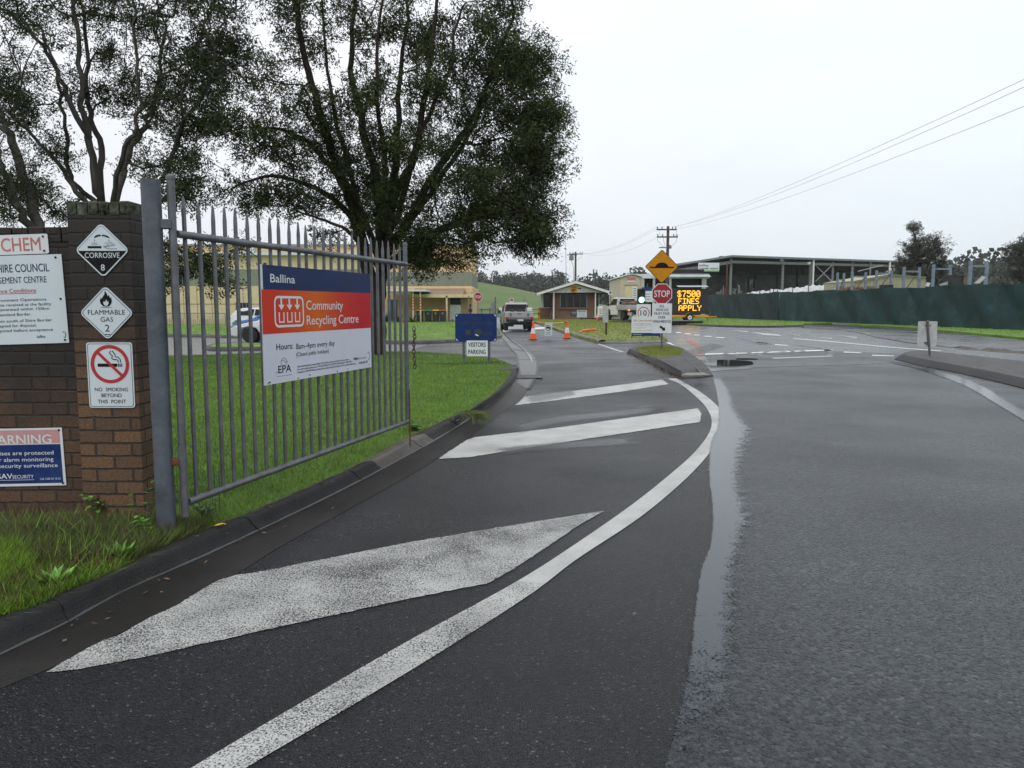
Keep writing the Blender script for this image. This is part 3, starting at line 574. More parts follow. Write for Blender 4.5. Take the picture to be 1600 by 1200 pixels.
# --- standing water
def puddle(leftp, rightp, mat, z, n=60, name='puddle', cols=12, per=6, lr=(.3, .3)):
    a = resample(catmull(gl(leftp, z), per), n); b = resample(catmull(gl(rightp, z), per), n)
    rn = random.Random(len(leftp)); rows = []; dep = []
    for i in range(n):
        e = min(1, 4*min(i, n-1-i)/(n-1)*2)
        rows.append([a[i].lerp(b[i], k/cols) for k in range(cols+1)]); dep += [min(e, (k/cols)/lr[0], (1-k/cols)/lr[1], 1) for k in range(cols+1)]
    mb = MB(); mb.strip(rows); o = structure(mb, name, mat); at = o.data.attributes.new('depth', 'FLOAT', 'POINT'); at.data.foreach_set('value', dep); return o
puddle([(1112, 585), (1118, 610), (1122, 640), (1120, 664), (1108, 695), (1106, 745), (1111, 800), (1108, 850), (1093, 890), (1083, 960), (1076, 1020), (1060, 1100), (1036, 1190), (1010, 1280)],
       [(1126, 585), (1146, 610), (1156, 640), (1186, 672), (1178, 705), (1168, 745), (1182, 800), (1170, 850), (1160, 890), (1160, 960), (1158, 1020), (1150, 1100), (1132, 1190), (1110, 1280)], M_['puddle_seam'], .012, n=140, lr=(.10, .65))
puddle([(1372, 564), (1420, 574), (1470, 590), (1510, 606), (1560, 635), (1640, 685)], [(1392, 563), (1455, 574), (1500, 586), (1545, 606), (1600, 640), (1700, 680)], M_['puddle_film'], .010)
puddle([(1070, 562), (1100, 562), (1130, 561), (1160, 562), (1178, 565)], [(1078, 567), (1100, 572), (1130, 573.5), (1155, 573), (1180, 569)], M_['puddle_deep'], .012, n=40)
puddle([(1150, 559.5), (1170, 559.5), (1185, 560.5)], [(1148, 561.5), (1170, 562), (1186, 561.5)], M_['puddle_deep'], .012, n=20)
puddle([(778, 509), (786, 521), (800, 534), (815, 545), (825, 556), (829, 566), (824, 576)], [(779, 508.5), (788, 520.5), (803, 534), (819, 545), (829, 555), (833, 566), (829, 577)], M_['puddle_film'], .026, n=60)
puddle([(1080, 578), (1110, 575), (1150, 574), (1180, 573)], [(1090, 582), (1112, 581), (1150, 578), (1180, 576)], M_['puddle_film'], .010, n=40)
for l_, r_ in (([(815, 618), (850, 612), (900, 606)], [(822, 633), (860, 628), (905, 618)]), ([(780, 668), (860, 650), (960, 640), (1050, 630)], [(800, 684), (880, 664), (980, 652), (1060, 640)]),
               ([(760, 700), (850, 690), (1000, 680)], [(770, 716), (860, 706), (1010, 696)]), ([(1060, 548), (1090, 540), (1115, 535)], [(1082, 560), (1105, 553), (1140, 541)])):
    puddle(l_, r_, M_['damp'], .0085, n=40, name='wet_film')

# --- grass: one lawn of blades per patch, nobody could count it
def inside(px, py, poly):
    x = np.array([p[0] for p in poly]); y = np.array([p[1] for p in poly]); r = np.zeros(len(px), bool); j = len(x)-1
    for i in range(len(x)):
        c = ((y[i] > py) != (y[j] > py)); r ^= c & (px < (x[j]-x[i])*(py-y[i])/(y[j]-y[i]+1e-12)+x[i]); j = i
    return r
def blades(name, poly, z, n, h, w, mat, keep=None, lean=.6, dens=None, q=1.0):
    x0, x1 = min(p[0] for p in poly), max(p[0] for p in poly); y0, y1 = min(p[1] for p in poly), max(p[1] for p in poly); P = []; got = 0
    while got < n:
        a = RNG.uniform((x0, y0), (x1, y1), (n*3, 2)); k = inside(a[:, 0], a[:, 1], poly)
        if dens is not None: k &= RNG.random(len(a)) < dens(a[:, 0], a[:, 1])
        if keep is not None: k &= keep(a[:, 0], a[:, 1])
        P.append(a[k]); got += k.sum()
    P = np.concatenate(P)[:n]; dist = np.hypot(P[:, 0], P[:, 1]); k = np.maximum(1, dist/7)**q
    an = RNG.uniform(0, 2*np.pi, n); hh = RNG.uniform(h[0], h[1], n); ww = w*k*RNG.uniform(.7, 1.3, n); la = RNG.uniform(0, 2*np.pi, n); ll = hh*RNG.uniform(.1, 1, n)*lean
    zz = z(P[:, 0], P[:, 1]) if callable(z) else np.full(n, z)
    b = np.c_[P, zz]; sx_ = np.c_[np.cos(an)*ww/2, np.sin(an)*ww/2, np.zeros(n)]; tip = b+np.c_[np.cos(la)*ll, np.sin(la)*ll, hh]
    V = np.stack([b-sx_, b+sx_, tip], 1).reshape(-1, 3); return np_mesh(name, V, 3, mat, kind='stuff')
near_poly = [(p.x, p.y) for p in lawn_poly]
far_w = lambda x, y: np.clip((4.5/np.maximum(y, 1.2))**1.6, 0, 1)
view = lambda x, y: (np.abs(x)/np.maximum(y, .1) < .80) & (y > 1.5)
WALL_Y = 5.05
blades('grass', near_poly, H-.01, 140000, (.02, .055), .006, M_['blade'], keep=lambda x, y: view(x, y) & ~((x < -2.35) & (y < 5.6)), dens=far_w)
blades('grass', near_poly, H-.01, 60000, (.02, .05), .006, M_['blade'], keep=lambda x, y: view(x, y) & (y > 6), dens=lambda x, y: np.clip((9/np.maximum(y, 1.2))**1.2, 0, 1), q=.85)
# rough unmown verge between wall and kerb
hummock = lambda x, y: H-.01+.10*np.exp(-((x+3.15)/.55)**2-((y-3.9)/.45)**2)+.06*np.exp(-((x+2.9)/.4)**2-((y-4.6)/.3)**2)
mbh = MB(); rows = []
for j in range(24):
    y = 2.2+j*.125; rows.append([(x_, y, float(hummock(np.array(x_), np.array(y)))+.0) for x_ in np.linspace(-5.5, -2.2, 34)])
mbh.strip(rows)
verge_poly = [(-5.5, 2.0), (-2.0, 2.0), (-2.05, 5.06), (-5.5, 5.06)]
onlawn = lambda x, y: inside(x, y, near_poly)
blades('grass', verge_poly, hummock, 42000, (.05, .13), .007, M_['blade_dry'], keep=lambda x, y: onlawn(x, y) & view(x, y) & (y > 4.25-.15*np.sin(x*4)), lean=1.0)
blades('grass', verge_poly, hummock, 42000, (.05, .13), .0065, M_['blade_bright'], keep=lambda x, y: onlawn(x, y) & view(x, y) & (x < -2.62) & (((x+3.2)/.75)**2+((y-3.75)/.62)**2+.25*np.sin(x*9)*np.sin(y*11) < 1), lean=.8)
blades('grass', verge_poly, hummock, 30000, (.03, .08), .007, M_['blade'], keep=lambda x, y: onlawn(x, y) & view(x, y) & ((y < 4.3) | (RNG.random(len(x)) < .3)), lean=.9)
blades('grass', verge_poly, hummock, 4000, (.08, .18), .005, M_['litter'], keep=lambda x, y: onlawn(x, y) & view(x, y) & (y > 3.4), lean=1.6)
blades('grass', verge_poly, hummock, 1500, (.10, .20), .006, M_['blade'], keep=lambda x, y: onlawn(x, y) & view(x, y), lean=1.2)
blades('grass', near_poly, H-.01, 2200, (.03, .07), .007, M_['litter'], keep=lambda x, y: view(x, y), dens=far_w, lean=1.8)
# ragged runners hanging over the kerb
kv = [p for p in back]
def runners():
    V = []; rn = random.Random(11)
    for i in range(5, nK-10):
        d = (foot[i]-back[i]); d.z = 0; w = d.length; d.normalize(); dens = 40 if back[i].y < 6 else 16
        for k in range(dens):
            b = back[i].lerp(back[i+1], rn.random())+Vector((0, 0, .0))-d*rn.uniform(0, .05); L_ = rn.uniform(.02, .10)*(1 if rn.random() < .85 else 2); t = b+d*L_*rn.uniform(.5, 1)+Vector((rn.uniform(-.04, .04), rn.uniform(-.04, .04), rn.uniform(.01, .035)))
            s = Vector((-d.y, d.x, 0))*.004; V += [b-s, b+s, t]
    return np_mesh('grass', np.array([tuple(v) for v in V]), 3, M_['blade_dry'], kind='stuff')
runners()
ipoly = [(p.x, p.y) for p in isl_top]
blades('grass', ipoly, .13, 22000, (.03, .07), .010, M_['blade_island'], keep=lambda x, y: y < 90, q=.8)
blades('grass', [tuple(p[:2]) for p in catmull(gl(gp+[gp[0]], .17), 3)], .17, 9000, (.03, .09), .008, M_['blade_island'], q=.6)
blades('grass', [(p.x, p.y) for p in mb_v], .11, 16000, (.05, .12), .011, M_['blade'], keep=lambda x, y: (y < 112) & (x < 50), q=.7)
flp = [(p.x, p.y+.2) for p in flw]+[(-2.2, 76), (-40, 76), (-40, 50)]
blades('grass', flp, .11, 20000, (.03, .07), .012, M_['blade'], keep=lambda x, y: view(x, y), q=.7)

# --- fallen leaves and litter
def litter(pts, n, spread, mat, z, seed, size=.03):
    rn = random.Random(seed); V = []
    for _ in range(n):
        i = rn.randrange(len(pts)-1); p = pts[i].lerp(pts[i+1], rn.random())+Vector((rn.gauss(0, spread), rn.gauss(0, spread), 0)); a = rn.uniform(0, 6.28); s = size*rn.uniform(.5, 1.4)
        u_ = Vector((math.cos(a), math.sin(a), rn.uniform(-.3, .5)))*s; v_ = Vector((-math.sin(a), math.cos(a), rn.uniform(-.2, .4)))*s*.4; c = Vector((p.x, p.y, z+rn.uniform(.002, .02)))
        V += [c-u_, c-v_, c+u_, c+v_]
    return np_mesh('leaf_litter', np.array([tuple(v) for v in V]), 4, mat, kind='stuff')
litter(gl([(980, 552), (1005, 563), (1030, 575), (1052, 586), (1066, 592)]), 420, .07, M_['litter'], .01, 2, .04)
litter(gl([(1440, 571), (1500, 586), (1560, 599)]), 60, .05, M_['litter'], .01, 3, .03)
litter(gl([(265, 838), (300, 826), (250, 850)], H), 130, .06, M_['litter'], H, 4, .02)
litter([f.lerp(g, .3) for f, g in zip(foot, gout)][8:], 110, .09, M_['litter'], .012, 6, .016)
litter(back[8:], 160, .10, M_['litter'], H+.01, 7, .018)
litter(gl([(500, 1150), (900, 900), (1000, 700), (1300, 760), (1500, 1000)]), 40, .5, M_['litter'], .010, 8, .014)
yl = thing('fallen_leaf', 'single yellow leaf lying on the kerb near the gate post', 'leaf', G(343, 821, H+.02), .4)
mb = MB(); mb.add([(-.04, 0, 0), (-.015, -.016, .006), (.02, -.014, .010), (.045, 0, .004), (.02, .015, .012), (-.015, .016, .008)], [(0, 1, 2, 3, 4, 5)]); mb.build('blade', M_['leaf_yellow'], yl)
mb = MB(); mb.tube([(-.07, .004, 0), (-.04, 0, .001), (.03, 0, .008)], .0018, 5); mb.build('stalk', M_['litter'], yl)
# ------------------------------------------------------------------ brick wall, pier and their signs
PY, WY = 5.06, 5.17                       # front faces of pier and wall panel
def X(u, v, Y): return D(u, v, Y).x
def Z(u, v, Y): return D(u, v, Y).z
px0, px1 = -2.885, -2.475
ptop, wtop = Z(165, 334, PY), Z(60, 379, WY)
wall = thing('brick_wall', 'brown brick boundary wall with a taller pier beside the gate, blackened by mould', 'wall', (-3.6, WY, 0))
mb = MB(); mb.box(((-7.4+px0)/2, WY+.115, wtop/2), (px0+7.4, .23, wtop)); mb.build('wall_panel', M_['brick_wall'], wall, True)
mb = MB(); mb.box(((px0+px1)/2, PY+.235, ptop/2), (px1-px0, .47, ptop)); mb.build('pier', M_['brick_pier'], wall, True, bevel=.006)
mb = MB(); rn = random.Random(4)
for k in range(6):                         # brick-on-edge coping of the pier, lichen on every brick
    w = (px1-px0+.006)/6; mb.box((px0-.003+w*(k+.5), PY+.235, ptop+.042+rn.uniform(-.012, .006)), (w-.006, .476, .09))
mb.build('coping', M_['lichen'], wall, True, bevel=.008)
mb = MB()
for k in range(40): mb.box((px0-.055-.11*k, WY+.122, wtop+.05+rn.uniform(-.004, .004)), (.103, .235, .10))
mb.build('coping', M_['brick_wall'], wall, True, bevel=.006)

def sign_thing(name, label, cat, p, rz, group=None): return thing(name, label, cat, p, rz, group)
def board(par, poly, t, mat, edge=None, name='board', y=0, bevel=0):
    mb = MB(); mb.prism(poly, y-t, y); return mb.build(name, mat, par, bevel=bevel)
def wallpt(u, v, Y): return D(u, v, Y)
# corrosive diamond
def diamond(r, rr=.03, n=5):
    out = []
    for k in range(4):
        a0 = 90*k; c = Vector((math.cos(R(a0)), math.sin(R(a0))))*(r-rr*math.sqrt(2))
        for j in range(n+1):
            a = R(a0-45+90*j/n); out.append((c.x+rr*math.cos(a), c.y+rr*math.sin(a)))
    return out
SY = PY-.004
c = D(160, 391, SY); r = .5*(D(203, 391, SY).x-D(118, 391, SY).x)
s = thing('hazard_sign', 'black and white corrosive diamond sign, topmost on the brick pier', 'sign', c)
board(s, diamond(r), .004, M_['sign_bluewhite'])
mb = MB(); d2 = diamond(r*.93, .022); d1 = diamond(r*.915, .02); mb.ring(d2, d1, -.0052); mb.build('border', M_['ink'], s)
low = [p for p in diamond(r*.90, .02) if p[1] < -.001]; low.sort(key=lambda p: p[0]); poly = [(-r*.90, 0)]+[p for p in low]+[(r*.90, 0)]
mb = MB(); mb.face([(p[0], p[1]-.004) for p in poly], -.0052); mb.build('lower_panel', M_['ink'], s)
mb = MB(); mb.text('CORROSIVE', -r*.64, r*.64, -r*.28, r*.19, -.0062, .008); mb.text('8', -r*.07, r*.07, -r*.74, r*.22, -.0062, .012); mb.build('lettering', M_['sign_bluewhite'], s)
mb = MB()   # two tubes dripping onto a bar and a hand
k = r
mb.stroke([(-.24*k, .50*k), (-.10*k, .56*k), (-.02*k, .545*k)], .022*k, -.0055); mb.stroke([(.27*k, .49*k), (.12*k, .555*k), (.02*k, .545*k)], .022*k, -.0055)
mb.stroke([(-.26*k, .46*k), (-.12*k, .515*k), (-.02*k, .53*k)], .035*k, -.0055); mb.stroke([(.29*k, .45*k), (.12*k, .515*k), (.02*k, .53*k)], .035*k, -.0055)
for x in (-.25, .27): mb.face(circ(.018*k, 8, x*k, .36*k), -.0055)
mb.prism([(-.52*k, .09*k), (-.16*k, .09*k), (-.02*k, .16*k), (-.02*k, .09*k), (-.02*k, .075*k), (-.52*k, .075*k)], -.0055, -.0045)
mb.face([(-.52*k, .07*k), (-.02*k, .07*k), (-.02*k, .15*k), (-.52*k, .15*k)], -.0056)
for a in (-60, -30, 0, 30, 60): mb.stroke([(-.26*k+.05*k*math.sin(R(a)), .16*k+.05*k*math.cos(R(a))), (-.26*k+.15*k*math.sin(R(a)), .16*k+.15*k*math.cos(R(a)))], .012*k, -.0055)
for a in (-70, -35, 0, 35, 70): mb.stroke([(.28*k+.05*k*math.sin(R(a)), .19*k+.05*k*math.cos(R(a))), (.28*k+.19*k*math.sin(R(a)), .19*k+.15*k*math.cos(R(a)))], .012*k, -.0055)
mb.stroke([(.56*k, .05*k), (.25*k, .05*k), (.08*k, .10*k), (.06*k, .15*k), (.16*k, .14*k), (.24*k, .18*k), (.36*k, .16*k), (.5*k, .20*k)], .016*k, -.0055); mb.stroke([(.10*k, .12*k), (.30*k, .12*k)], .012*k, -.0055)
mb.build('symbol', M_['ink'], s)
# flammable gas diamond
c = D(167, 489, SY); r = .5*(D(209, 489, SY).x-D(124, 489, SY).x); k = r
s = thing('hazard_sign', 'white flammable gas diamond sign between the corrosive and the no smoking signs', 'sign', c)
board(s, diamond(r), .004, M_['sign_bluewhite'])
mb = MB(); mb.ring(diamond(r*.93, .022), diamond(r*.905, .02), -.0052); mb.build('border', M_['ink'], s)
mb = MB(); mb.text('FLAMMABLE', -r*.68, r*.68, -r*.06, r*.17, -.0052, .0); mb.text('GAS', -r*.23, r*.23, -r*.32, r*.17, -.0052, .0); mb.text('2', -r*.085, r*.085, -r*.68, r*.25, -.0052, 0); mb.box((.0, -.0052, -.79*k), (.2*k, .0004, .03*k)); mb.build('lettering', M_['ink'], s)
mb = MB(); fl = [(-.10, .24), (-.20, .34), (-.22, .46), (-.17, .58), (-.15, .50), (-.10, .60), (-.04, .68), (-.02, .82), (.05, .70), (.08, .60), (.12, .66), (.17, .52), (.20, .58), (.22, .42), (.18, .32), (.10, .24)]
mb.prism([(x*k, z*k) for x, z in fl], -.0056, -.0045); mb.face([(-.2*k, .19*k), (.2*k, .19*k), (.2*k, .205*k), (-.2*k, .205*k)], -.0052); mb.build('symbol', M_['ink'], s)
mb = MB(); mb.face([(x*k, z*k) for x, z in ((-.05, .27), (-.10, .36), (-.06, .44), (-.02, .38), (.01, .50), (.06, .40), (.09, .44), (.10, .34), (.05, .27))], -.0062); mb.build('flame_heart', M_['sign_bluewhite'], s)
# no smoking
p0, p1 = D(139, 637, SY), D(208, 535, SY); w = p1.x-p0.x-.012; h = p1.z-p0.z
s = thing('no_smoking_sign', 'white no smoking sign with a red ring, lowest on the brick pier', 'sign', ((p0.x+p1.x)/2, SY, (p0.z+p1.z)/2))
board(s, rrect(w, h, .018), .004, M_['sign_bluewhite'])
mb = MB(); mb.ring(rrect(w-.016, h-.016, .014), rrect(w-.022, h-.022, .012), -.0052); mb.build('border', M_['ink'], s)
cz = h*.17; rr = w*.42
mb = MB(); mb.text('NO  SMOKING', -w*.36, w*.36, -h*.245, h*.055, -.0052, .006); mb.text('BEYOND', -w*.22, w*.22, -h*.335, h*.055, -.0052, .006); mb.text('THIS  POINT', -w*.31, w*.31, -h*.43, h*.055, -.0052, .006); mb.build('lettering', M_['ink'], s)
mb = MB(); mb.face([(-rr*.64, cz-rr*.14), (rr*.38, cz-rr*.14), (rr*.38, cz+rr*.03), (-rr*.64, cz+rr*.03)], -.0052)
for x in (.42, .50, .58): mb.face([(rr*x, cz-rr*.14), (rr*(x+.05), cz-rr*.14), (rr*(x+.05), cz+rr*.03), (rr*x, cz+rr*.03)], -.0052)
mb.stroke([(rr*x, cz+rr*z) for x, z in ((.44, .08), (.42, .2), (.34, .24), (.18, .24), (.10, .32), (.16, .42), (.06, .5), (.0, .6), (.08, .68))], .05*rr, -.0052); mb.stroke([(rr*x, cz+rr*z) for x, z in ((.56, .08), (.54, .26), (.44, .36), (.30, .38), (.28, .5), (.2, .62), (.14, .7))], .05*rr, -.0052)
mb.build('symbol', M_['ink'], s)
mb = MB(); mb.ring(circ(rr, 48, 0, cz), circ(rr*.82, 48, 0, cz), -.0058); a = R(-45); mb.stroke([(rr*.9*math.cos(R(135)), cz+rr*.9*math.sin(R(135))), (rr*.9*math.cos(a), cz+rr*.9*math.sin(a))], rr*.15, -.0064); mb.build('prohibition_ring', M_['ink_red'], s)
# chem plate, council board, warning board on the wall panel
BY = WY-.004
def corner_board(name, label, u0, v0, u1, v1, extra, mat, rad, tilt=0.0):
    p0, p1 = D(u0, v1, BY), D(u1, v0, BY); x0 = p0.x-extra; w = p1.x-x0; h = p1.z-p0.z
    s = thing(name, label, 'sign', (p1.x, BY, (p0.z+p1.z)/2)); s.rotation_euler[1] = tilt
    mb = MB(); mb.prism(rrect(w, h, rad, cx=-w/2), -.005, 0); mb.build('board', mat, s); return s, w, h
def bolts(s, pts, mat='ink', r=.007):
    for x, z in pts: mb = MB(); mb.prism(circ(r, 8, x, z), -.009, -.004); mb.build('bolt', M_[mat], s)
k = (D(100, 450, BY).x-D(0, 450, BY).x)/100      # metres per survey pixel on the wall
s, w, h = corner_board('chem_sign', 'small white plate with faded red CHEM letters, highest on the wall', 0, 365, 75, 396, .55, M_['sign_white'], .012, -.035)
mb = MB(); x_r = -(75-63)*k; mb.text('CHEM', -73.5*k, x_r, -h*.33, h*.66, -.006, .012); mb.build('lettering', M_['ink_fade'], s); bolts(s, [(-.03, h*.36), (-.03, -h*.36)])
s, w, h = corner_board('council_sign', 'large white council conditions board on the brick wall under the red lettered plate', 0, 397, 98.5, 535.5, 1.2, M_['sign_bluewhite'], .002, -.03)
def rt(mb, t, u0, u1, v, hpx, bold=0.0):
    base = (466.2-v)*k; mb.text(t, None if u0 is None else (u0-98.5)*k, None, base, hpx*k, -.006, bold) if u1 is None else mb.text(t, (u0-98.5)*k, (u1-98.5)*k, base, hpx*k, -.006, bold)
mb = MB(); rt(mb, 'SHIRE COUNCIL', -9, 77.5, 423, 12, .016); rt(mb, 'MANAGEMENT CENTRE', -33, 72, 440, 9.5, .012)
for t, a, b, v in (('Protection of the Environment Operations', -86, 69, 468), ('confirms that all waste received at the facility', -70, 76, 475.5), ('must have been generated within 150km', -62, 72, 482.5), ('of the Queensland Border.', -37, 43, 490.5), ('from more than 50km south of Shire Border', -72, 75, 500.5), ('will not be accepted for disposal.', -55, 50, 508), ('Testing may be required before acceptance', -72, 75, 515.5)): rt(mb, t, a, b, v, 4.3, .012)
mb.build('lettering', M_['ink_navy'], s)
mb = MB(); rt(mb, 'Acceptance Conditions', -35, 54, 454.5, 6, .014); mb.box(((10-98.5)*k, -.006, (466.2-456)*k), (89*k, .0005, .8*k)); mb.build('heading', M_['ink_red'], s)
mb = MB(); rt(mb, 'ballina', 49, 62, 526, 4.2, .02); mb.build('council_mark', M_['warn_blue'], s)
mb = MB(); mb.stroke([((89+x-98.5)*k, (466.2-z)*k) for x, z in ((1, 519), (3, 517.5), (5, 519), (5.5, 522), (5, 526), (3, 526.5), (2, 525.5))], 1.1*k, -.006); mb.build('council_emblem', M_['ink'], s); bolts(s, [(-.04, h*.465), (-.03, 0), (-.025, -h*.465)])
s, w, h = corner_board('warning_sign', 'faded pink and blue alarm warning board low on the brick wall', 0, 668, 98, 758, 1.0, M_['sign_white'], .004, -.02)
mb = MB(); mb.face([(-w+.01, h*.5-.012), (-.018, h*.5-.012), (-.018, h*.5-.105), (-w+.01, h*.5-.105)], -.0058); mb.build('heading_panel', M_['pink'], s)
mb = MB(); mb.face([(-w+.01, h*.5-.112), (-.018, h*.5-.112), (-.018, -h*.5+.018), (-w+.01, -h*.5+.018)], -.0058); mb.build('message_panel', M_['warn_blue'], s)
def wt(mb, t, u0, u1, v, hpx, bold=0): mb.text(t, (u0-98)*k, (u1-98)*k, (713-v)*k, hpx*k, -.0066, bold)
mb = MB(); wt(mb, 'WARNING', -30, 80, 691, 14, .03)
for t, a, b, v in (('These premises are protected', -62, 82, 709), ('with 24 hour alarm monitoring', -62, 81, 719.5), ('and video security surveillance', -57, 87, 729.5)): wt(mb, t, a, b, v, 6.2, .008)
wt(mb, 'SAV', -11, 13, 747, 8, .03); wt(mb, 'SECURITY', 13, 47, 747, 5.5, .01); wt(mb, 'Call 1300 22 10 22', 57, 90, 750, 3.2, .006); mb.box(((10-98)*k, -.0066, (713-749.5)*k), (75*k, .0005, .6*k)); mb.build('lettering', M_['sign_white'], s); bolts(s, [(-.02, h*.46), (-.02, -h*.46)])

# ------------------------------------------------------------------ gate post, gate, chain
gp0 = G(261, 840, H); gtop = D(229, 281, gp0.y).z
post = thing('gate_post', 'thick round galvanised steel post between the brick pier and the gate', 'post', gp0)
mb = MB(); mb.tube([(0, 0, -.1), (0, 0, gtop-H)], .058, 28, cap=False); mb.add([(.058*math.cos(2*math.pi*q/28), .058*math.sin(2*math.pi*q/28), gtop-H-.012) for q in range(28)], [tuple(range(28))]); mb.build('pipe', M_['galv_post'], post, smooth=60)
mb = MB(); mb.box((.085, .01, Z(245, 350, gp0.y)-H), (.07, .05, .06)); mb.build('hinge', M_['galv_post'], post, bevel=.006)
mb = MB(); mb.box((.075, .01, Z(268, 722, gp0.y)-H), (.06, .05, .045)); mb.build('hinge', M_['rust'], post, bevel=.005)
mb = MB(); mb.tube([(.105, .01, Z(268, 722, gp0.y)-H-.03), (.105, .01, Z(268, 722, gp0.y)-H+.10)], .016, 10); mb.build('hinge_pin', M_['galv_post'], post, smooth=40)
ga = Vector((gp0.x+.115, gp0.y+.02, 0)); gb = G(637, 690, H); gb.z = 0
gd = (gb-ga); glen = gd.length; ang = math.atan2(gd.y, gd.x)
gate = thing('metal_gate', 'open grey tubular steel gate of pointed pickets standing on the grass', 'gate', (ga.x, ga.y, 0), ang)
zb, zt = .345, 2.045
mb = MB(); mb.tube([(.0, 0, zb-.09), (0, 0, zt+.33)], .024, 14); mb.lathe([(.0, 0), (.028, .0), (.028, .02), (.01, .03)], 12, (0, 0, zt+.33)); mb.build('hinge_stile', M_['galv'], gate, smooth=45)
mb = MB(); mb.tube([(glen, 0, zb-.03), (glen, 0, zt+.20)], .024, 14); mb.lathe([(.0, 0), (.027, .0), (.027, .02), (.01, .03)], 12, (glen, 0, zt+.20)); mb.build('latch_stile', M_['galv'], gate, smooth=45)
for z in (zb, zt):
    mb = MB(); mb.tube([(.02, -.012, z), (glen-.0, -.012, z)], .0235, 14); mb.build('rail', M_['galv'], gate, smooth=45)
rn = random.Random(8); NP = 26
for i in range(NP):
    x = glen*(i+1)/(NP+1)+rn.uniform(-.006, .006); zt_ = zt+.235+rn.uniform(-.012, .012)-.03*(i/NP); lx = rn.uniform(-.006, .006)
    mb = MB(); r = .0145; n = 10; rows = []
    for z, a, b_ in ((zb, r, r), (zt_-.10, r, r), (zt_-.06, r*1.15, r*.5), (zt_-.02, r*1.0, r*.25), (zt_, r*.15, r*.15)): rows.append([Vector((x+lx*z+a*math.cos(2*math.pi*q/n), .010+b_*math.sin(2*math.pi*q/n), z)) for q in range(n)]+[Vector((x+lx*z+a, .010, z))])
    mb.strip(rows); mb.build('picket', M_['galv'], gate, smooth=50)
mb = MB(); mb.tube([(glen-.05, -.05, H-.05), (glen-.045, -.045, zb+.35)], .008, 8); mb.build('drop_bolt', M_['rust'], gate, smooth=40)
ch = thing('chain', 'rusty steel chain hanging from the free end of the gate', 'chain', VP(642, 514, ga, gb), ang)
mb = MB(); zc = 0
rn = random.Random(12)
for i in range(11):
    ax = i % 2; xo = rn.uniform(-.006, .010)+.012*math.sin(i*.8); pts = []
    for q in range(15):
        a = 2*math.pi*q/14; lx, lz = .016*math.cos(a), .030*math.sin(a)
        pts.append((.004+xo+(lx if ax else .004*math.sin(a)), -.034+(0 if ax else lx), zc+lz))
    mb.tube(pts, .0055, 7, cap=False); zc -= .041
mb.build('links', M_['chain'], ch, smooth=60)
# ---- recycling centre board on the gate
def gs(u, v):   # position along the gate and height
    p = VP(u, v, ga+Vector((gd.y, -gd.x, 0)).normalized()*.045, gb+Vector((gd.y, -gd.x, 0)).normalized()*.045); return ((p-ga).dot(gd.normalized()), p.z)
xa, _ = gs(411, 500); xb, _ = gs(580, 500); z0 = (gs(413, 601)[1]+gs(580.5, 575)[1])/2; z1 = (gs(409, 414)[1]+gs(578, 427)[1])/2
bw, bh = xb-xa, z1-z0; nrm = Vector((gd.y, -gd.x, 0)).normalized()
bc = ga+gd.normalized()*(xa+xb)/2+nrm*.033
bs = thing('recycling_centre_sign', 'blue, orange and white community recycling centre board fixed to the gate pickets', 'sign', (bc.x, bc.y, (z0+z1)/2), ang)
mb = MB(); mb.prism([(-bw/2, -bh/2), (bw/2, -bh/2), (bw/2, bh/2), (-bw/2, bh/2)], -.006, 0); mb.build('board', M_['sign_lilac'], bs)
zA, zB = bh/2-bh*.205, bh/2-bh*.575
def U(f): return -bw/2+bw*f
def V_(f): return bh/2-bh*f
mb = MB(); mb.face([(U(.012), zA), (U(1), zA), (U(1), bh/2), (U(.012), bh/2)], -.0072); mb.build('blue_panel', M_['navy'], bs)
mb = MB(); mb.face([(U(0.0), zB), (U(1), zB), (U(1), zA), (U(0.0), zA)], -.0072); mb.build('orange_panel', MAT['orange_panel'], bs)
mb = MB(); mb.text('Ballina', U(.065), U(.255), V_(.142), bh*.068, -.0082, .022); mb.text('Community', U(.345), U(.69), V_(.375), bh*.083, -.0082, .018); mb.text('Recycling Centre', U(.345), U(.855), V_(.512), bh*.083, -.0082, .018); mb.build('lettering', M_['sign_white'], bs)
mb = MB(); lw, lh = bw*.235, bh*.27; lcx, lcz = U(.205), V_(.39)
mb.ring(rrect(lw, lh, .05, cx=lcx, cy=lcz), rrect(lw-.036, lh-.036, .034, cx=lcx, cy=lcz), -.0082)
for q in (-1, 0, 1):
    x = lcx+q*lw*.27; t = lcz+lh*.42; mb.face([(x-.011, t), (x+.011, t), (x+.011, lcz+lh*.20), (x-.011, lcz+lh*.20)], -.0082); mb.face([(x-.042, lcz+lh*.22), (x+.042, lcz+lh*.22), (x, lcz+lh*.05)], -.0084)
    mb.stroke([(x-.032, lcz-lh*.02), (x-.032, lcz-lh*.33), (x+.032, lcz-lh*.33), (x+.032, lcz-lh*.02)], .017, -.0083)
mb.build('bin_logo', M_['sign_white'], bs)
mb = MB(); mb.text('Hours:', U(.095), U(.225), V_(.715), bh*.052, -.0075, .014); mb.text('8am\u20134pm every day', U(.25), U(.60), V_(.725), bh*.050, -.0075, .0); mb.text('(Closed public holidays)', U(.25), U(.54), V_(.79), bh*.036, -.0075, .0)
mb.text('EPA', U(.105), U(.205), V_(.915), bh*.062, -.0075, .02)
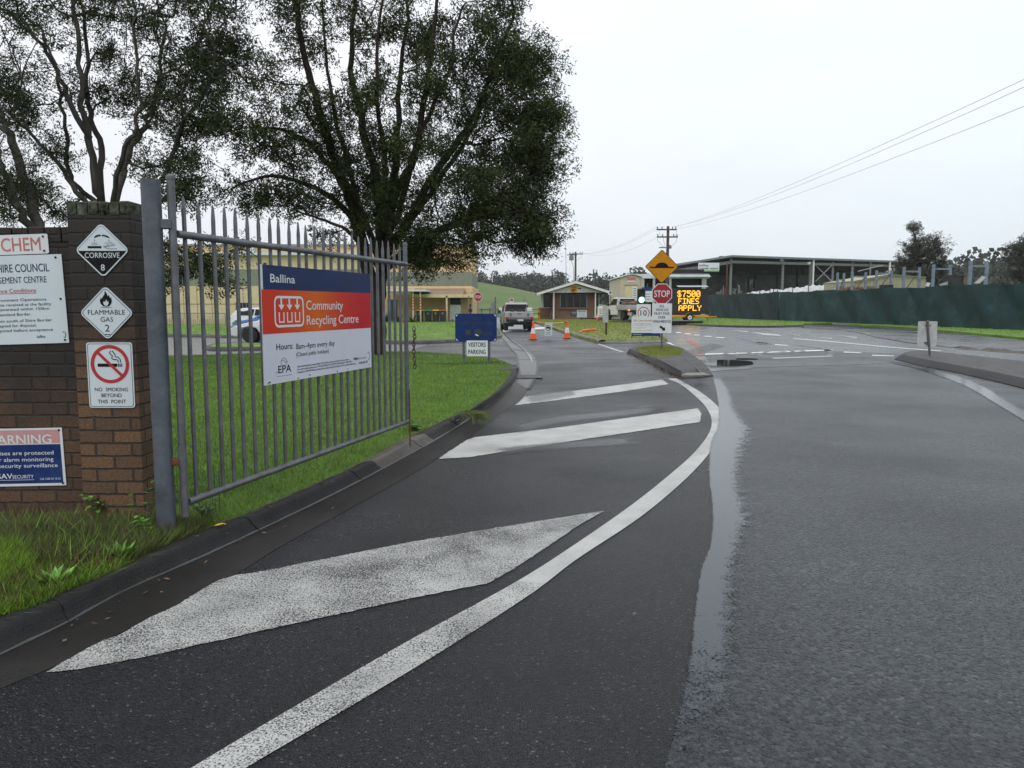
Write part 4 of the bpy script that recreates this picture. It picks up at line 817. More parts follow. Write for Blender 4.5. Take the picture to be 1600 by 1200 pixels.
for i, t in enumerate(('Only household quantities accepted (20kg or 20L maximum container size). Please do not leave waste at', 'this centre outside opening hours. IT IS AN OFFENCE TO DUMP WASTE ILLEGALLY. FINES APPLY.', 'This project is a NSW EPA Waste Less, Recycle More initiative funded from the waste levy. CRC household problem wastes')): mb.text(t, U(.255), U(.745+.035*i), V_(.888+.026*i), bh*.015, -.0075, .004)
mb.text('Call 02 6686 1287', U(.85), U(.955), V_(.945), bh*.022, -.0075, .008); mb.text('ballina', U(.795), U(.845), V_(.897), bh*.03, -.0075, .02); mb.build('small_print', M_['ink'], bs)
mb = MB(); mb.text('shire council', U(.85), U(.935), V_(.897), bh*.026, -.0075, 0); mb.ring([(x*1.25, z) for x, z in circ(.034, 20, U(.15)/1.25, V_(.825))], [(x*1.25, z) for x, z in circ(.030, 20, U(.15)/1.25, V_(.825))], -.0075); mb.stroke([(U(.125), V_(.815)), (U(.145), V_(.805)), (U(.16), V_(.83)), (U(.18), V_(.82))], .006, -.0075)
mb.text('NSW', U(.088), U(.10), V_(.92), .02, -.0075); mb.face([(U(.09), V_(.945)), (U(.21), V_(.945)), (U(.21), V_(.941)), (U(.09), V_(.941))], -.0075); mb.build('emblem', M_['ink_grey'], bs)
mb = MB(); mb.stroke([(U(.957+x), V_(z)) for x, z in ((0, .845), (.008, .83), (.017, .845), (.02, .875), (.018, .905), (.01, .912), (.004, .905))], .007, -.0075); mb.build('council_emblem', M_['ink'], bs)
bolts(bs, [(U(.03), V_(.985)), (U(.04), V_(.98)), (U(.26), V_(.985)), (U(.36), V_(.975)), (U(.62), V_(.985)), (U(.73), V_(.98)), (U(.97), V_(.97)), (U(.05), V_(.012)), (U(.3), V_(.012)), (U(.5), V_(.012)), (U(.72), V_(.012)), (U(.95), V_(.012))], 'ink', .006)

# ------------------------------------------------------------------ weeds at the foot of pier, post and gate
def weed(label, p, seed, n, hgt, leaf, mat, spread=.12, rosette=False, group=None):
    rn = random.Random(seed); t = thing('weed', label, 'plant', p, 0, group); sb, lb = MB(), MB()
    for i in range(n):
        a = rn.uniform(0, 6.28); tip = Vector((math.cos(a)*spread*rn.uniform(.3, 1), math.sin(a)*spread*rn.uniform(.3, 1), hgt*rn.uniform(.5, 1)))
        base = Vector((rn.gauss(0, .015), rn.gauss(0, .015), -.02)); mid = base.lerp(tip, .5)+Vector((0, 0, hgt*.12)); pts = [base, mid, tip]
        sb.tube(pts, [.004, .003, .0015], 5)
        m = 1 if rosette else rn.randint(4, 8)
        for j in range(m):
            f = 1 if rosette else .25+.75*j/max(1, m-1); q = base.lerp(mid, f*2) if f < .5 else mid.lerp(tip, f*2-1)
            b = rn.uniform(0, 6.28) if not rosette else a; L_ = leaf*rn.uniform(.7, 1.2); dv = Vector((math.cos(b), math.sin(b), rn.uniform(-.3, .35))).normalized(); sv = dv.cross(Vector((0, 0, 1))).normalized()*L_*.26
            if rosette: q = base+Vector((0, 0, .02)); dv = (tip-base).normalized(); L_ = (tip-base).length*1.1; sv = dv.cross(Vector((0, 0, 1))).normalized()*L_*.20
            up = Vector((0, 0, L_*.08)); lb.add([q, q+dv*L_*.45+sv+up, q+dv*L_, q+dv*L_*.45-sv+up], [(0, 1, 2, 3)])
    sb.build('stem', M_['weed_stem'], t); lb.build('leaves', M_[mat], t); return t
weed('leafy green weed climbing against the lower corner of the brick pier', G(232, 838, H), 3, 5, .42, .055, 'weed', .10)
weed('small pale weed growing from the bricks near the bottom of the pier', D(150, 795, PY-.03)-Vector((0, 0, .02)), 4, 4, .12, .06, 'weed_bright', .09)
weed('tall thin dark weed growing up through the gate pickets', G(338, 800, H), 5, 3, .42, .05, 'weed', .06)
weed('low bushy weed clump on the kerb edge below the gate', G(325, 812, H), 6, 16, .14, .05, 'weed', .14)
weed('low weed tuft at the far foot of the gate beside the drop bolt', G(648, 672, H), 7, 9, .10, .08, 'weed', .14)
weed('bright green rosette weed in the verge below the brick pier', G(186, 880, H+.0), 8, 22, .09, .07, 'weed_bright', .11, True)
weed('bright broadleaf rosette weed at the kerb edge low in the verge', G(85, 920, H), 9, 20, .08, .07, 'weed_bright', .12, True)
weed('spindly weed leaning beside the base of the gate post', G(238, 846, H), 10, 4, .22, .06, 'weed_bright', .10)
db = thing('plant_debris', 'clump of dried straw lying over the kerb edge beyond the gate', 'debris', G(736, 648, H+.02), .5)
rn = random.Random(21); mb = MB()
for i in range(130):
    a = rn.gauss(-.75, .5); L_ = rn.uniform(.10, .26); b = Vector((rn.gauss(-.02, .07), rn.gauss(0, .09), rn.uniform(0, .05))); t = b+Vector((math.cos(a)*L_, math.sin(a)*L_, rn.uniform(-.10, -.01)*1.2)); mb.tube([b, b.lerp(t, .5)+Vector((0, 0, .035)), t], .0035, 4, cap=False)
mb.build('straw', M_['blade_dry'], db)
# ------------------------------------------------------------------ trees
def tree(name, label, base, limbs, clumps, bark, leafm, seed, nleaf, leaf=(.11, .028), sig=.34, tip=.011, bf=.35, group=None, expo=2.05, step=.42, droop=.25, clus=8, csig=.36):
    rng = np.random.default_rng(seed); rn = random.Random(seed)
    pos, par, plen, minr = [], [], [], []
    def node(p, pa, r=0.0):
        pos.append(np.array(p, float)); par.append(pa); plen.append(0 if pa < 0 else plen[pa]+np.linalg.norm(pos[-1]-pos[pa])); minr.append(r); return len(pos)-1
    root = node(base, -1, limbs[0][1])
    for pts, r0, r1 in limbs:
        c = catmull([Vector(p) for p in pts], 5); n = len(c)
        start = min(range(len(pos)), key=lambda i: np.linalg.norm(pos[i]-np.array(c[0]))); pa = start
        for i, p in enumerate(c):
            if i == 0 and np.linalg.norm(pos[start]-np.array(p)) < .02: continue
            j = .03 if i else 0; pa = node((p.x+rn.gauss(0, j), p.y+rn.gauss(0, j), p.z), pa, r0+(r1-r0)*i/(n-1))
    A = []
    for (c, rx, ry, rz, n) in clumps:
        a = rng.normal(0, 1, (n, 3)); a /= np.linalg.norm(a, axis=1)[:, None]; a *= rng.random((n, 1))**.45
        m = max(1, int(round(n/clus))); cc = a[:m]; who = rng.integers(0, m, n); sub_ = rng.normal(0, 1, (n, 3))*np.array([csig, csig, csig*.6])
        A.append(np.array(c)+cc[who]*np.array([rx, ry, rz])+sub_*min(1, 1.6*rx, 1.6*rz))
    A = np.concatenate(A); PO = np.zeros((len(pos)+len(A)*16, 3)); PL = np.zeros(len(PO)); cnt = len(pos); PO[:cnt] = pos; PL[:cnt] = plen
    d0 = np.array([np.min(np.linalg.norm(PO[:cnt]-a, axis=1)) for a in A]); order = np.argsort(d0); tips = []
    for ai in order:
        a = A[ai]; d = np.linalg.norm(PO[:cnt]-a, axis=1); below = np.maximum(0, PO[:cnt, 2]-a[2]); i = int(np.argmin(d+bf*PL[:cnt]+.25*below+(PO[:cnt, 2] < base[2]+1.0)*50))
        p = PO[i]; L_ = d[i]
        if L_ < .05: continue
        pd = p-PO[par[i]] if par[i] >= 0 else np.array([0, 0, 1.]); pd = pd/(np.linalg.norm(pd)+1e-9); n = max(2, int(L_/step)); m = p+pd*L_*.35+np.array([0, 0, .06*L_]); cur = i
        for k in range(1, n+1):
            t = k/n; q = (1-t)**2*p+2*t*(1-t)*m+t*t*a+(rng.normal(0, .045*min(L_, 1.6), 3) if k < n else 0)
            cur = node(q, cur); PO[cnt] = q; PL[cnt] = plen[cur]; cnt += 1
            if cnt >= len(PO)-2: break
        tips.append(cur)
        if cnt >= len(PO)-20: break
    n = len(pos); acc = np.zeros(n); kids = [[] for _ in range(n)]
    for i in range(1, n): kids[par[i]].append(i)
    rad = np.zeros(n)
    for i in range(n-1, -1, -1):
        r = max(tip, acc[i]**(1/expo) if acc[i] else tip, minr[i]); r = min(r, minr[i]*1.1 if minr[i] else .10); rad[i] = r
        if par[i] >= 0: acc[par[i]] += r**expo*.92
    sb = MB(); vs, fs = sb.v, sb.f
    stack = [(root, None)]
    while stack:
        s, pre = stack.pop(); chain = ([pre] if pre is not None else [])+[s]; cur = s
        while kids[cur]:
            ks = sorted(kids[cur], key=lambda q: -rad[q]); 
            for q in ks[1:]: stack.append((q, cur))
            chain.append(ks[0]); cur = ks[0]
        if len(chain) < 2: continue
        rr = [rad[c] for c in chain]
        if pre is not None: rr[0] = min(rad[pre], rr[1]*1.25)
        mx = max(rr); sides = 12 if mx > .2 else 8 if mx > .07 else 5 if mx > .02 else 3
        sb.tube([Vector(pos[c]) for c in chain], rr, sides, cap=False)
    t = thing(name, label, 'tree', base, 0, group); sb.build('trunk', bark, t, True, smooth=70)
    # leaves in little sprays round the last shoots
    src = np.array([pos[i] for i in tips]); dirs = np.array([pos[i]-pos[par[i]] for i in tips]); dirs /= np.linalg.norm(dirs, axis=1)[:, None]+1e-9
    k = rng.integers(0, len(src), nleaf); back_ = rng.random((nleaf, 1))**1.5; spray = rng.integers(0, 4, nleaf)
    so_ = rng.normal(0, sig, (len(src), 4, 3)); c = src[k]+so_[k, spray]*np.array([1, 1, .8])+rng.normal(0, sig*.35, (nleaf, 3))-dirs[k]*back_*sig
    ax = dirs[k]*.6+rng.normal(0, .7, (nleaf, 3)); ax[:, 2] -= droop; ax /= np.linalg.norm(ax, axis=1)[:, None]
    sd_ = np.cross(ax, rng.normal(0, 1, (nleaf, 3))); sd_ /= np.linalg.norm(sd_, axis=1)[:, None]+1e-9
    ln = leaf[0]*rng.uniform(.6, 1.25, (nleaf, 1)); wd = leaf[1]*rng.uniform(.7, 1.3, (nleaf, 1))
    b0 = np.array(base)
    V = np.stack([c-ax*ln/2, c+sd_*wd/2, c+ax*ln/2, c-sd_*wd/2], 1).reshape(-1, 3)-b0
    np_mesh('crown', V, 4, leafm, t); return t
def cl(lst, Y0, s, rel=(1.0, 1.0)):
    """clumps read off the survey as (u, v, ru, rv, depth offset, depth radius, shoots)"""
    out = []
    for (u, v, ru, rv, dy, ry, n) in lst:
        Y = Y0+dy; p = D(u, v, Y); q = Y/F; out.append(((p.x, p.y, p.z), ru*q, ry, rv*q, int(n*s)))
    return out
def lp(lst, Y0): return [tuple(D(u, v, Y0+dy)) for (u, v, dy) in lst]
TY = 23.5
tb = G(590, 549, H); tb.y = TY; tb.z = H; tb.x = D(590, 549, TY).x
limbs = [(([tuple(tb)]+lp([(586, 470, 0), (566, 380, -.1), (545, 310, -.3), (520, 240, -.6), (492, 150, -1.0), (470, 60, -1.3), (452, -60, -1.6)], TY)), .24, .05),
         (([tuple(tb)]+lp([(592, 460, .2), (596, 370, .2), (588, 280, .4), (562, 180, .5), (548, 90, .6), (556, -40, .8)], TY)), .22, .05),
         (lp([(594, 400, .2), (606, 330, .3), (618, 270, .6), (622, 190, .9), (628, 100, 1.2), (640, -20, 1.4)], TY), .17, .04),
         (lp([(596, 385, 0), (620, 300, -.4), (646, 250, -.8), (660, 180, -1.2), (672, 90, -1.4), (690, -20, -1.6)], TY), .15, .04),
         (lp([(600, 395, .2), (640, 340, .3), (690, 255, .4), (735, 190, .4), (770, 110, .2), (800, 30, 0)], TY), .15, .04),
         (lp([(600, 420, 0), (650, 385, -.3), (690, 358, -.6), (740, 335, -.8), (790, 300, -.9), (840, 270, -.9)], TY), .15, .035),
         (lp([(690, 358, -.6), (735, 345, -1.0), (780, 335, -1.2), (830, 330, -1.2), (868, 345, -1.1)], TY), .09, .03),
         (lp([(560, 350, 0), (520, 310, -.6), (470, 285, -1.2), (420, 275, -1.7), (370, 290, -2)], TY), .10, .03),
         (lp([(594, 410, .3), (562, 320, .8), (534, 220, 1.2), (512, 110, 1.5), (500, -30, 1.7)], TY), .12, .03), (lp([(602, 395, -.2), (632, 300, -.8), (655, 215, -1.2), (698, 120, -1.3), (722, 10, -1.4)], TY), .11, .03),
         (lp([(604, 400, .4), (660, 318, .9), (716, 236, 1.2), (756, 165, 1.2), (800, 80, 1.2)], TY), .11, .03), (lp([(592, 395, -.2), (602, 260, -.7), (588, 130, -1.0), (604, -40, -1.2)], TY), .10, .03), (lp([(592, 420, -.3), (548, 366, -1.0), (510, 345, -1.4), (462, 330, -1.7)], TY), .07, .025),
         (lp([(540, 290, -.3), (500, 240, -.4), (450, 205, -.6), (400, 200, -.8)], TY), .10, .03)]
C1 = [(800, 60, 70, 60, 0, 1.6, 120), (826, 130, 40, 70, -.2, 1.3, 115), (833, 210, 42, 60, -.3, 1.3, 115), (840, 280, 38, 50, -.5, 1.3, 100), (828, 340, 42, 32, -.8, 1.2, 80), (840, 362, 24, 22, -.8, .8, 30),
      (770, 150, 60, 70, .2, 1.8, 100), (770, 240, 60, 60, -.4, 1.7, 100), (780, 310, 60, 38, -.8, 1.5, 75), (730, 330, 50, 45, -.6, 1.4, 62), (700, 60, 80, 70, .4, 1.8, 85), (800, -40, 60, 60, 0, 1.6, 60), (836, 190, 42, 25, 0, 1, 40),
      (672, 365, 30, 26, -.5, 1.1, 34), (655, 395, 22, 40, -.3, .8, 62), (715, 420, 26, 14, -.7, .9, 13), (757, 378, 30, 26, -.8, .9, 26), (800, 372, 34, 16, -.9, .9, 20), (740, 268, 50, 30, -1.2, .8, 38),
      (690, 190, 70, 60, .4, 1.7, 50), (670, 290, 50, 50, .3, 1.4, 42), (620, 60, 80, 70, .6, 1.8, 66), (560, 230, 35, 60, -.6, .6, 60), (590, 290, 36, 60, -.6, .6, 75), (600, 200, 60, 60, .4, 1.5, 32),
      (530, 60, 90, 70, 0, 2, 62), (450, 50, 60, 60, -1, 1.6, 48), (490, 150, 70, 50, -.8, 1.6, 42), (440, 150, 50, 60, -1, 1.4, 42), (420, 230, 60, 40, -1.2, 1.4, 46), (470, 250, 40, 34, -1, 1.2, 36), (445, 295, 50, 26, -1.2, 1.2, 40), (500, 300, 40, 34, -.6, 1.2, 32), (390, 300, 40, 30, -1.6, 1.1, 30), (370, 210, 40, 50, -1.2, 1.3, 30),
      (640, 230, 60, 50, -1.6, .7, 50), (570, 150, 60, 60, -1.6, .7, 45), (660, 120, 60, 60, -1.6, .7, 50), (520, 220, 50, 50, -1.5, .6, 36), (610, 320, 40, 36, -1.0, .5, 36), (820, 380, 34, 14, -1, .8, 26), (660, 420, 16, 16, -.5, .6, 14), (600, -70, 220, 70, 0, 3, 120), (740, -120, 120, 60, 0, 2.5, 60), (625, 340, 30, 30, -.4, .9, 22), (520, 355, 50, 16, -.8, .9, 14)]
tree('paperbark_tree', 'large dark spreading tree behind the gate with a dense right side reaching over the driveway', tuple(tb), limbs, cl(C1, TY, 1.0), M_['bark_red'], M_['leaf_dark'], 5, 205000, leaf=(.118, .032), sig=.22, clus=7, csig=.33, bf=.22)
# left tree behind the brick pier
LY = 19.0
lb_ = D(190, 520, LY); lb_.z = H
l2 = [(([tuple(lb_)]+lp([(180, 400, 0), (165, 330, 0), (150, 290, -.2), (138, 215, -.4), (128, 150, -.6), (124, 60, -.8), (110, -60, -1)], LY)), .13, .035),
      (([tuple(lb_)]+lp([(178, 395, .1), (160, 322, .2), (155, 230, .3), (140, 175, .4), (133, 100, .5), (130, 0, .6)], LY)), .115, .035),
      (lp([(182, 400, 0), (178, 310, -.4), (196, 230, -.8), (215, 200, -.9), (217, 140, -1), (212, 60, -1.2), (205, -50, -1.4)], LY), .07, .025),
      (lp([(180, 330, -.2), (200, 240, .2), (232, 185, .5), (245, 130, .6), (260, 40, .8)], LY), .095, .03),
      (lp([(172, 360, 0), (120, 300, -.4), (85, 250, -.6), (50, 210, -1), (10, 170, -1.4)], LY), .07, .025),
      (lp([(140, 215, -.4), (110, 160, -.8), (85, 100, -1), (50, 55, -1.4), (10, 15, -1.6)], LY), .07, .025),
      (lp([(164, 325, 0), (128, 300, -.1), (108, 265, -.1), (100, 180, 0), (85, 100, .4), (60, 40, .6)], LY), .065, .025),
      (lp([(178, 410, -.3), (236, 310, -.8), (260, 265, -1), (285, 200, -1.2), (320, 140, -1.4), (335, 90, -1.6)], LY), .07, .025),
      (lp([(236, 330, -.8), (270, 300, -1), (320, 275, -1.2)], LY), .06, .02),
      (lp([(220, 400, -.6), (262, 380, -.9), (300, 400, -1.0), (330, 395, -1.1)], LY), .05, .02)]
C2 = [(300, 40, 60, 60, -1, 1.4, 95), (335, 100, 40, 50, -1.2, 1.2, 75), (345, 30, 40, 60, -.8, 1.2, 70), (280, 130, 50, 40, -.8, 1.2, 44), (230, 40, 60, 60, 0, 1.6, 52), (160, 40, 60, 50, .2, 1.6, 48), (90, 40, 60, 50, -.6, 1.6, 48), (25, 50, 50, 60, -1.2, 1.4, 44), (60, 125, 60, 45, -.6, 1.4, 44), (20, 130, 40, 40, -1.2, 1.2, 34),
      (170, 115, 50, 40, 0, 1.4, 34), (60, 175, 50, 30, -.8, 1.2, 28), (225, 120, 40, 40, .4, 1.2, 26), (250, 180, 50, 30, 0, 1.2, 30), (180, 175, 30, 30, 0, 1, 14), (300, 200, 40, 40, -1.2, 1.1, 36), (330, 170, 36, 40, -1.4, 1.1, 34), (290, 265, 40, 30, -1, 1, 36), (260, 240, 40, 24, -1, 1, 24), (315, 300, 40, 25, -1.2, 1, 34), (240, 265, 34, 20, -.6, .8, 16),
      (30, 290, 40, 22, -.8, 1, 22), (95, 325, 24, 20, -.4, .8, 18), (55, 320, 40, 18, -.6, .8, 12), (265, 400, 28, 35, -.8, .7, 30), (300, 430, 26, 24, -1, .6, 18), (325, 410, 24, 26, -1, .6, 20), (268, 445, 20, 22, -.8, .5, 12), (345, 440, 16, 30, -1.1, .5, 12), (380, 400, 20, 20, -1.1, .5, 10), (130, 240, 40, 30, .3, 1, 12), (85, 220, 40, 20, -.6, 1, 14),
      (180, -60, 160, 60, 0, 2.4, 70), (340, -60, 60, 60, -.8, 1.6, 36), (5, -50, 60, 60, -1, 1.8, 30)]
tree('paperbark_tree', 'open branching tree rising behind the brick pier with thin feathery foliage', tuple(lb_), l2, cl(C2, LY, .8), M_['bark'], M_['leaf_olive'], 9, 78000, leaf=(.098, .025), sig=.19, clus=7, csig=.30, bf=.22)
SY_ = 16.0; sb_ = D(78, 520, SY_); sb_.z = H
l3 = [(([tuple(sb_)]+lp([(66, 420, 0), (56, 350, 0), (40, 280, .1), (14, 210, .2), (-4, 170, .3), (-30, 90, .4)], SY_)), .14, .05),
      (([tuple(sb_)]+lp([(60, 430, .1), (44, 355, -.2), (18, 300, -.4), (2, 260, -.6), (-30, 200, -.8)], SY_)), .12, .04)]
C3 = [(-20, 120, 50, 60, .2, 1, 40), (-50, 220, 50, 60, -.4, 1, 40), (10, 205, 30, 25, 0, .7, 12), (-10, 300, 34, 40, -.4, .8, 22), (60, 300, 34, 20, .1, .6, 12), (15, 345, 30, 16, -.2, .6, 12), (-40, 40, 50, 60, 0, 1, 30)]
tree('paperbark_tree', 'slender leaning pale trunked tree over the brick wall at the far left', tuple(sb_), l3, cl(C3, SY_, 1.0), M_['bark'], M_['leaf_olive'], 13, 18000, leaf=(.08, .018), sig=.17)
# trees behind the fence
cb = D(1440, 490, 92); cb.z = 0
l4 = [(([tuple(cb)]+lp([(1441, 440, 0), (1434, 400, 0), (1430, 372, 0), (1426, 350, 0)], 92)), .30, .05), (lp([(1441, 440, 0), (1452, 410, -.3), (1460, 385, -.3), (1464, 370, -.3)], 92), .16, .04), (lp([(1441, 445, 0), (1420, 425, .2), (1412, 410, .3)], 92), .14, .04)]
C4 = [(1427, 356, 7, 12, 0, .5, 26), (1430, 380, 12, 16, 0, .9, 60), (1442, 400, 20, 18, 0, 1.3, 110), (1462, 378, 9, 13, -.2, .7, 38), (1466, 400, 11, 16, -.2, .9, 55), (1418, 405, 14, 12, .2, 1, 55), (1412, 420, 14, 12, .2, 1, 50), (1440, 425, 30, 16, 0, 1.8, 120), (1468, 422, 9, 10, 0, .8, 26), (1425, 440, 24, 12, 0, 1.5, 60), (1460, 440, 20, 10, 0, 1.3, 40)]
tree('casuarina_tree', 'dark feathery pointed tree standing behind the green fence', tuple(cb), l4, cl(C4, 92, 1.0), M_['bark'], M_['leaf_casuarina'], 17, 26000, leaf=(.42, .05), clus=3, csig=.35, sig=.30, tip=.02, step=.7)
rb = D(1622, 490, 80); rb.z = 0
l5 = [(([tuple(rb)]+lp([(1620, 440, 0), (1612, 410, 0), (1604, 390, 0)], 80)), .25, .06), (lp([(1620, 440, 0), (1640, 400, 0), (1650, 370, 0)], 80), .2, .05)]
C5 = [(1588, 392, 11, 7, 0, .8, 26), (1584, 404, 12, 6, 0, .8, 24), (1600, 388, 14, 12, 0, 1, 44), (1612, 375, 16, 12, 0, 1.2, 50), (1640, 375, 26, 22, 0, 1.8, 90), (1610, 408, 20, 12, 0, 1.4, 50), (1604, 428, 16, 14, 0, 1.2, 50), (1630, 430, 24, 18, 0, 1.6, 60)]
tree('gum_tree', 'dark tree with flat foliage layers at the right edge behind the fence', tuple(rb), l5, cl(C5, 80, 1.0), M_['bark'], M_['leaf_casuarina'], 19, 18000, leaf=(.34, .06), sig=.30, tip=.02, step=.7)

# far wood along the skyline, reads as one mass
def forest(spots, seed, nl):
    rng = np.random.default_rng(seed); V = []
    for (x, y, z, r, h) in spots:
        m = int(nl*rng.uniform(.8, 1.2)); a = rng.normal(0, 1, (m, 3)); a /= np.linalg.norm(a, axis=1)[:, None]; a *= rng.uniform(.72, 1.05, (m, 1)); nb = 5
        bo = rng.normal(0, .45, (nb, 3)); bs_ = rng.uniform(.45, .8, nb); k = rng.integers(0, nb, m)
        c = (bo[k]+a*bs_[k][:, None])*np.array([r, r, h*.42])+np.array([x, y, z+h*.58]); s = r*rng.uniform(.10, .24, (m, 1))
        u_ = rng.normal(0, 1, (m, 3)); u_ /= np.linalg.norm(u_, axis=1)[:, None]; w_ = np.cross(u_, rng.normal(0, 1, (m, 3))); w_ /= np.linalg.norm(w_, axis=1)[:, None]
        V.append(np.stack([c-u_*s, c+w_*s*.7, c+u_*s, c-w_*s*.7], 1).reshape(-1, 3))
        tz = np.array([[x-.2, y, z-1], [x+.2, y, z-1], [x+.15, y, z+h*.6], [x-.15, y, z+h*.6]]); V.append(tz)
    return np_mesh('forest', np.concatenate(V), 4, M_['forest'], kind='stuff')
sp = []; rn = random.Random(33)
def skyline(u0, u1, n, Y0, Y1, vtop):
    for i in range(n):
        u = rn.uniform(u0, u1); Y = rn.uniform(Y0, Y1); x = (u-800)/F*Y; z = terrain_h(x, Y)-1
        top = D(u, vtop(u)+rn.gauss(0, 2.4), Y).z; h = max(9, top-z) if Y < Y0+(Y1-Y0)*.75 else max(10, top-z+rn.uniform(0, 2)); h = min(h, 26); sp.append((x, Y, z, h*rn.uniform(.28, .42), h))
vt = lambda u: np.interp(u, [600, 740, 780, 800, 830, 860, 900, 960, 1010, 1060, 1200, 1280, 1400, 1480, 1540, 1600, 1700], [425, 432, 436, 441, 446, 446, 444, 437, 434, 436, 434, 434, 433, 421, 417, 417, 415])
skyline(560, 880, 170, 420, 520, lambda u: vt(u)); skyline(840, 1240, 210, 330, 430, lambda u: vt(u)); skyline(1200, 1760, 380, 300, 400, lambda u: vt(u)); skyline(-300, 600, 120, 420, 520, lambda u: 430)
skyline(1750, 2300, 60, 300, 400, lambda u: 415)
forest(sp, 3, 190)
mb = MB(); rows = []
for t in range(61):
    u = -300+2600*t/60; Y = 470 if u < 860 else 395 if u < 1240 else 365; x = (u-800)/F*Y; zt_ = D(u, vt(min(max(u, 600), 1700))+5, Y).z; rows.append([(x, Y-20, -2), (x, Y-16, zt_*.7), (x, Y, zt_), (x, Y+40, zt_-1), (x, Y+60, -2)])
mb.strip(rows); structure(mb, 'hills', M_['forest'], smooth=60)
# ------------------------------------------------------------------ visitors parking sign
vb = G(744, 569, H); Yv = vb.y
s = thing('parking_sign', 'faded blue sign over a white visitors parking plate on two posts in the lawn', 'sign', vb)
def lx(u, Y=Yv): return D(u, 500, Y).x-vb.x
def lz(v, Y=Yv): return D(744, v, Y).z-vb.z
for u, v in ((724, 568), (764, 569)):
    mb = MB(); mb.tube([(lx(u), .03, -.1), (lx(u), .03, lz(500))], .032, 10); mb.build('post', M_['galv'], s, smooth=40)
w, h = lx(776)-lx(711), lz(490)-lz(533.5)
mb = MB(); mb.prism(rrect(w, h, .05, cx=0, cy=(lz(490)+lz(533.5))/2), -.02, 0); o = mb.build('blue_board', M_['old_blue'], s, bevel=.004)
cz = (lz(490)+lz(533.5))/2; mb = MB()
mb.text('VISIT', -.10, .14, cz+h*.27, .07, -.0215); mb.text('HAZARDOUS MATERIAL', -w*.41, w*.42, cz+h*.11, .07, -.0215); mb.text('PARKING', .04, w*.40, cz-h*.27, .09, -.0215)
mb.face([(-.2+x, cz-.12+z) for x, z in circ(.075, 12)], -.0215); mb.face([(.05+x*1.5, cz-.10+z) for x, z in circ(.07, 9)], -.0212); mb.build('faded_lettering', M_['ghost'], s)
mb = MB()
for sx_ in (-1, 1):
    for sz in (-1, 1): c = (sx_*(w/2-.03), cz+sz*(h/2-.03)); mb.face([(c[0]-.035*sx_*0+dx, c[1]+dz) for dx, dz in ((0, 0), (-.05*sx_, .012*sz), (-.02*sx_, -.02*sz), (.012*sx_, -.05*sz))], -.022)
mb.face([(-.04, cz-.18), (.06, cz-.22), (.07, cz-.20), (.0, cz-.165)], -.022); mb.build('scuff', M_['sign_white'], s)
w2, h2 = lx(762)-lx(729), lz(532)-lz(556.5); c2 = (lz(532)+lz(556.5))/2; xo = (lx(762)+lx(729))/2
mb = MB(); mb.prism([(xo-w2/2, c2-h2/2), (xo+w2/2, c2-h2/2), (xo+w2/2, c2+h2/2), (xo-w2/2, c2+h2/2)], -.03, -.012); mb.build('white_board', M_['sign_white'], s)
mb = MB(); mb.text('VISITORS', xo-w2*.42, xo+w2*.40, c2+h2*.10, h2*.28, -.0315, .025); mb.text('PARKING', xo-w2*.42, xo+w2*.40, c2-h2*.36, h2*.28, -.0315, .025); mb.build('lettering', M_['ink'], s)
mb = MB(); mb.box(((lx(724)+lx(764))/2, .0, lz(556)), (lx(764)-lx(724), .03, .03)); mb.build('crossbar', M_['galv'], s)
dp = thing('dirt_patch', 'bare dark soil patch in the lawn beside the parking sign posts', 'soil', G(700, 568.5, H))
rn = random.Random(5); mb = MB()
for i in range(60): mb.lathe([(.09*rn.uniform(.4, 1), 0), (.05, .02), (.01, .03)], 6, (rn.gauss(0, .28), rn.gauss(0, .07), -.012))
mb.build('soil', M_['leaf_dark'] if False else pm('soil', (.025, .022, .014), .95, .3), dp)

# ------------------------------------------------------------------ cones, barrier bar and hanging sign
def cone(p, first=None):
    t = thing('traffic_cone', 'x', 'traffic cone', p, 0, 'orange cones by the toll office')
    mb = MB(); mb.prism(rrect(.38, .38, .04), 0, .035, ax='z'); mb.build('base', M_['black'], t)
    mb = MB(); mb.lathe([(.155, .035), (.118, .30)], 20); mb.build('body', M_['cone_orange'], t, smooth=40)
    mb = MB(); mb.lathe([(.119, .30), (.078, .545)], 20); mb.build('reflective_band', M_['white'], t, smooth=40)
    mb = MB(); mb.lathe([(.079, .545), (.045, .72)], 20); mb.build('neck', M_['cone_orange'], t, smooth=40)
    mb = MB(); mb.lathe([(.052, .72), (.055, .76), (.05, .86), (.02, .88)], 16); mb.build('cap', M_['cone_orange'], t, smooth=40); return t
q1, q2 = G(833, 531), G(886, 529.5)
k1 = cone(q1); k1['label'] = 'orange and white cone behind the white ute, at the left end of the barrier bar'
k2 = copy_tree(k1); k2.location = q2; k2['label'] = 'orange and white cone on the kerb side, at the right end of the barrier bar'
k3 = copy_tree(k1); k3.location = G(933.5, 500.0, .13); k3['label'] = 'small distant orange cone beside the right post of the toll office'
bar = thing('barrier_bar', 'striped retractable bar stretched between two orange cones', 'barrier', (q1+q2)/2)
m = (q1+q2)/2
def seg(a, b, mat, nm='bar_section'):
    mb = MB(); P = []
    for t in (a, b): p = q1.lerp(q2, t)-m; P.append((p.x, p.y, .80-.03*math.sin(math.pi*t)))
    mb.tube(P, .022, 8); mb.build(nm, M_[mat], bar)
seg(.04, .12, 'black'); seg(.12, .34, 'cone_orange'); seg(.34, .56, 'white'); seg(.56, .9, 'tape_yellow'); seg(.9, .97, 'black')
hc = q1.lerp(q2, .44); hs = thing('no_entry_sign', 'small white symbol sign hanging from the bar between two cones', 'sign', (hc.x, hc.y-.03, .74))
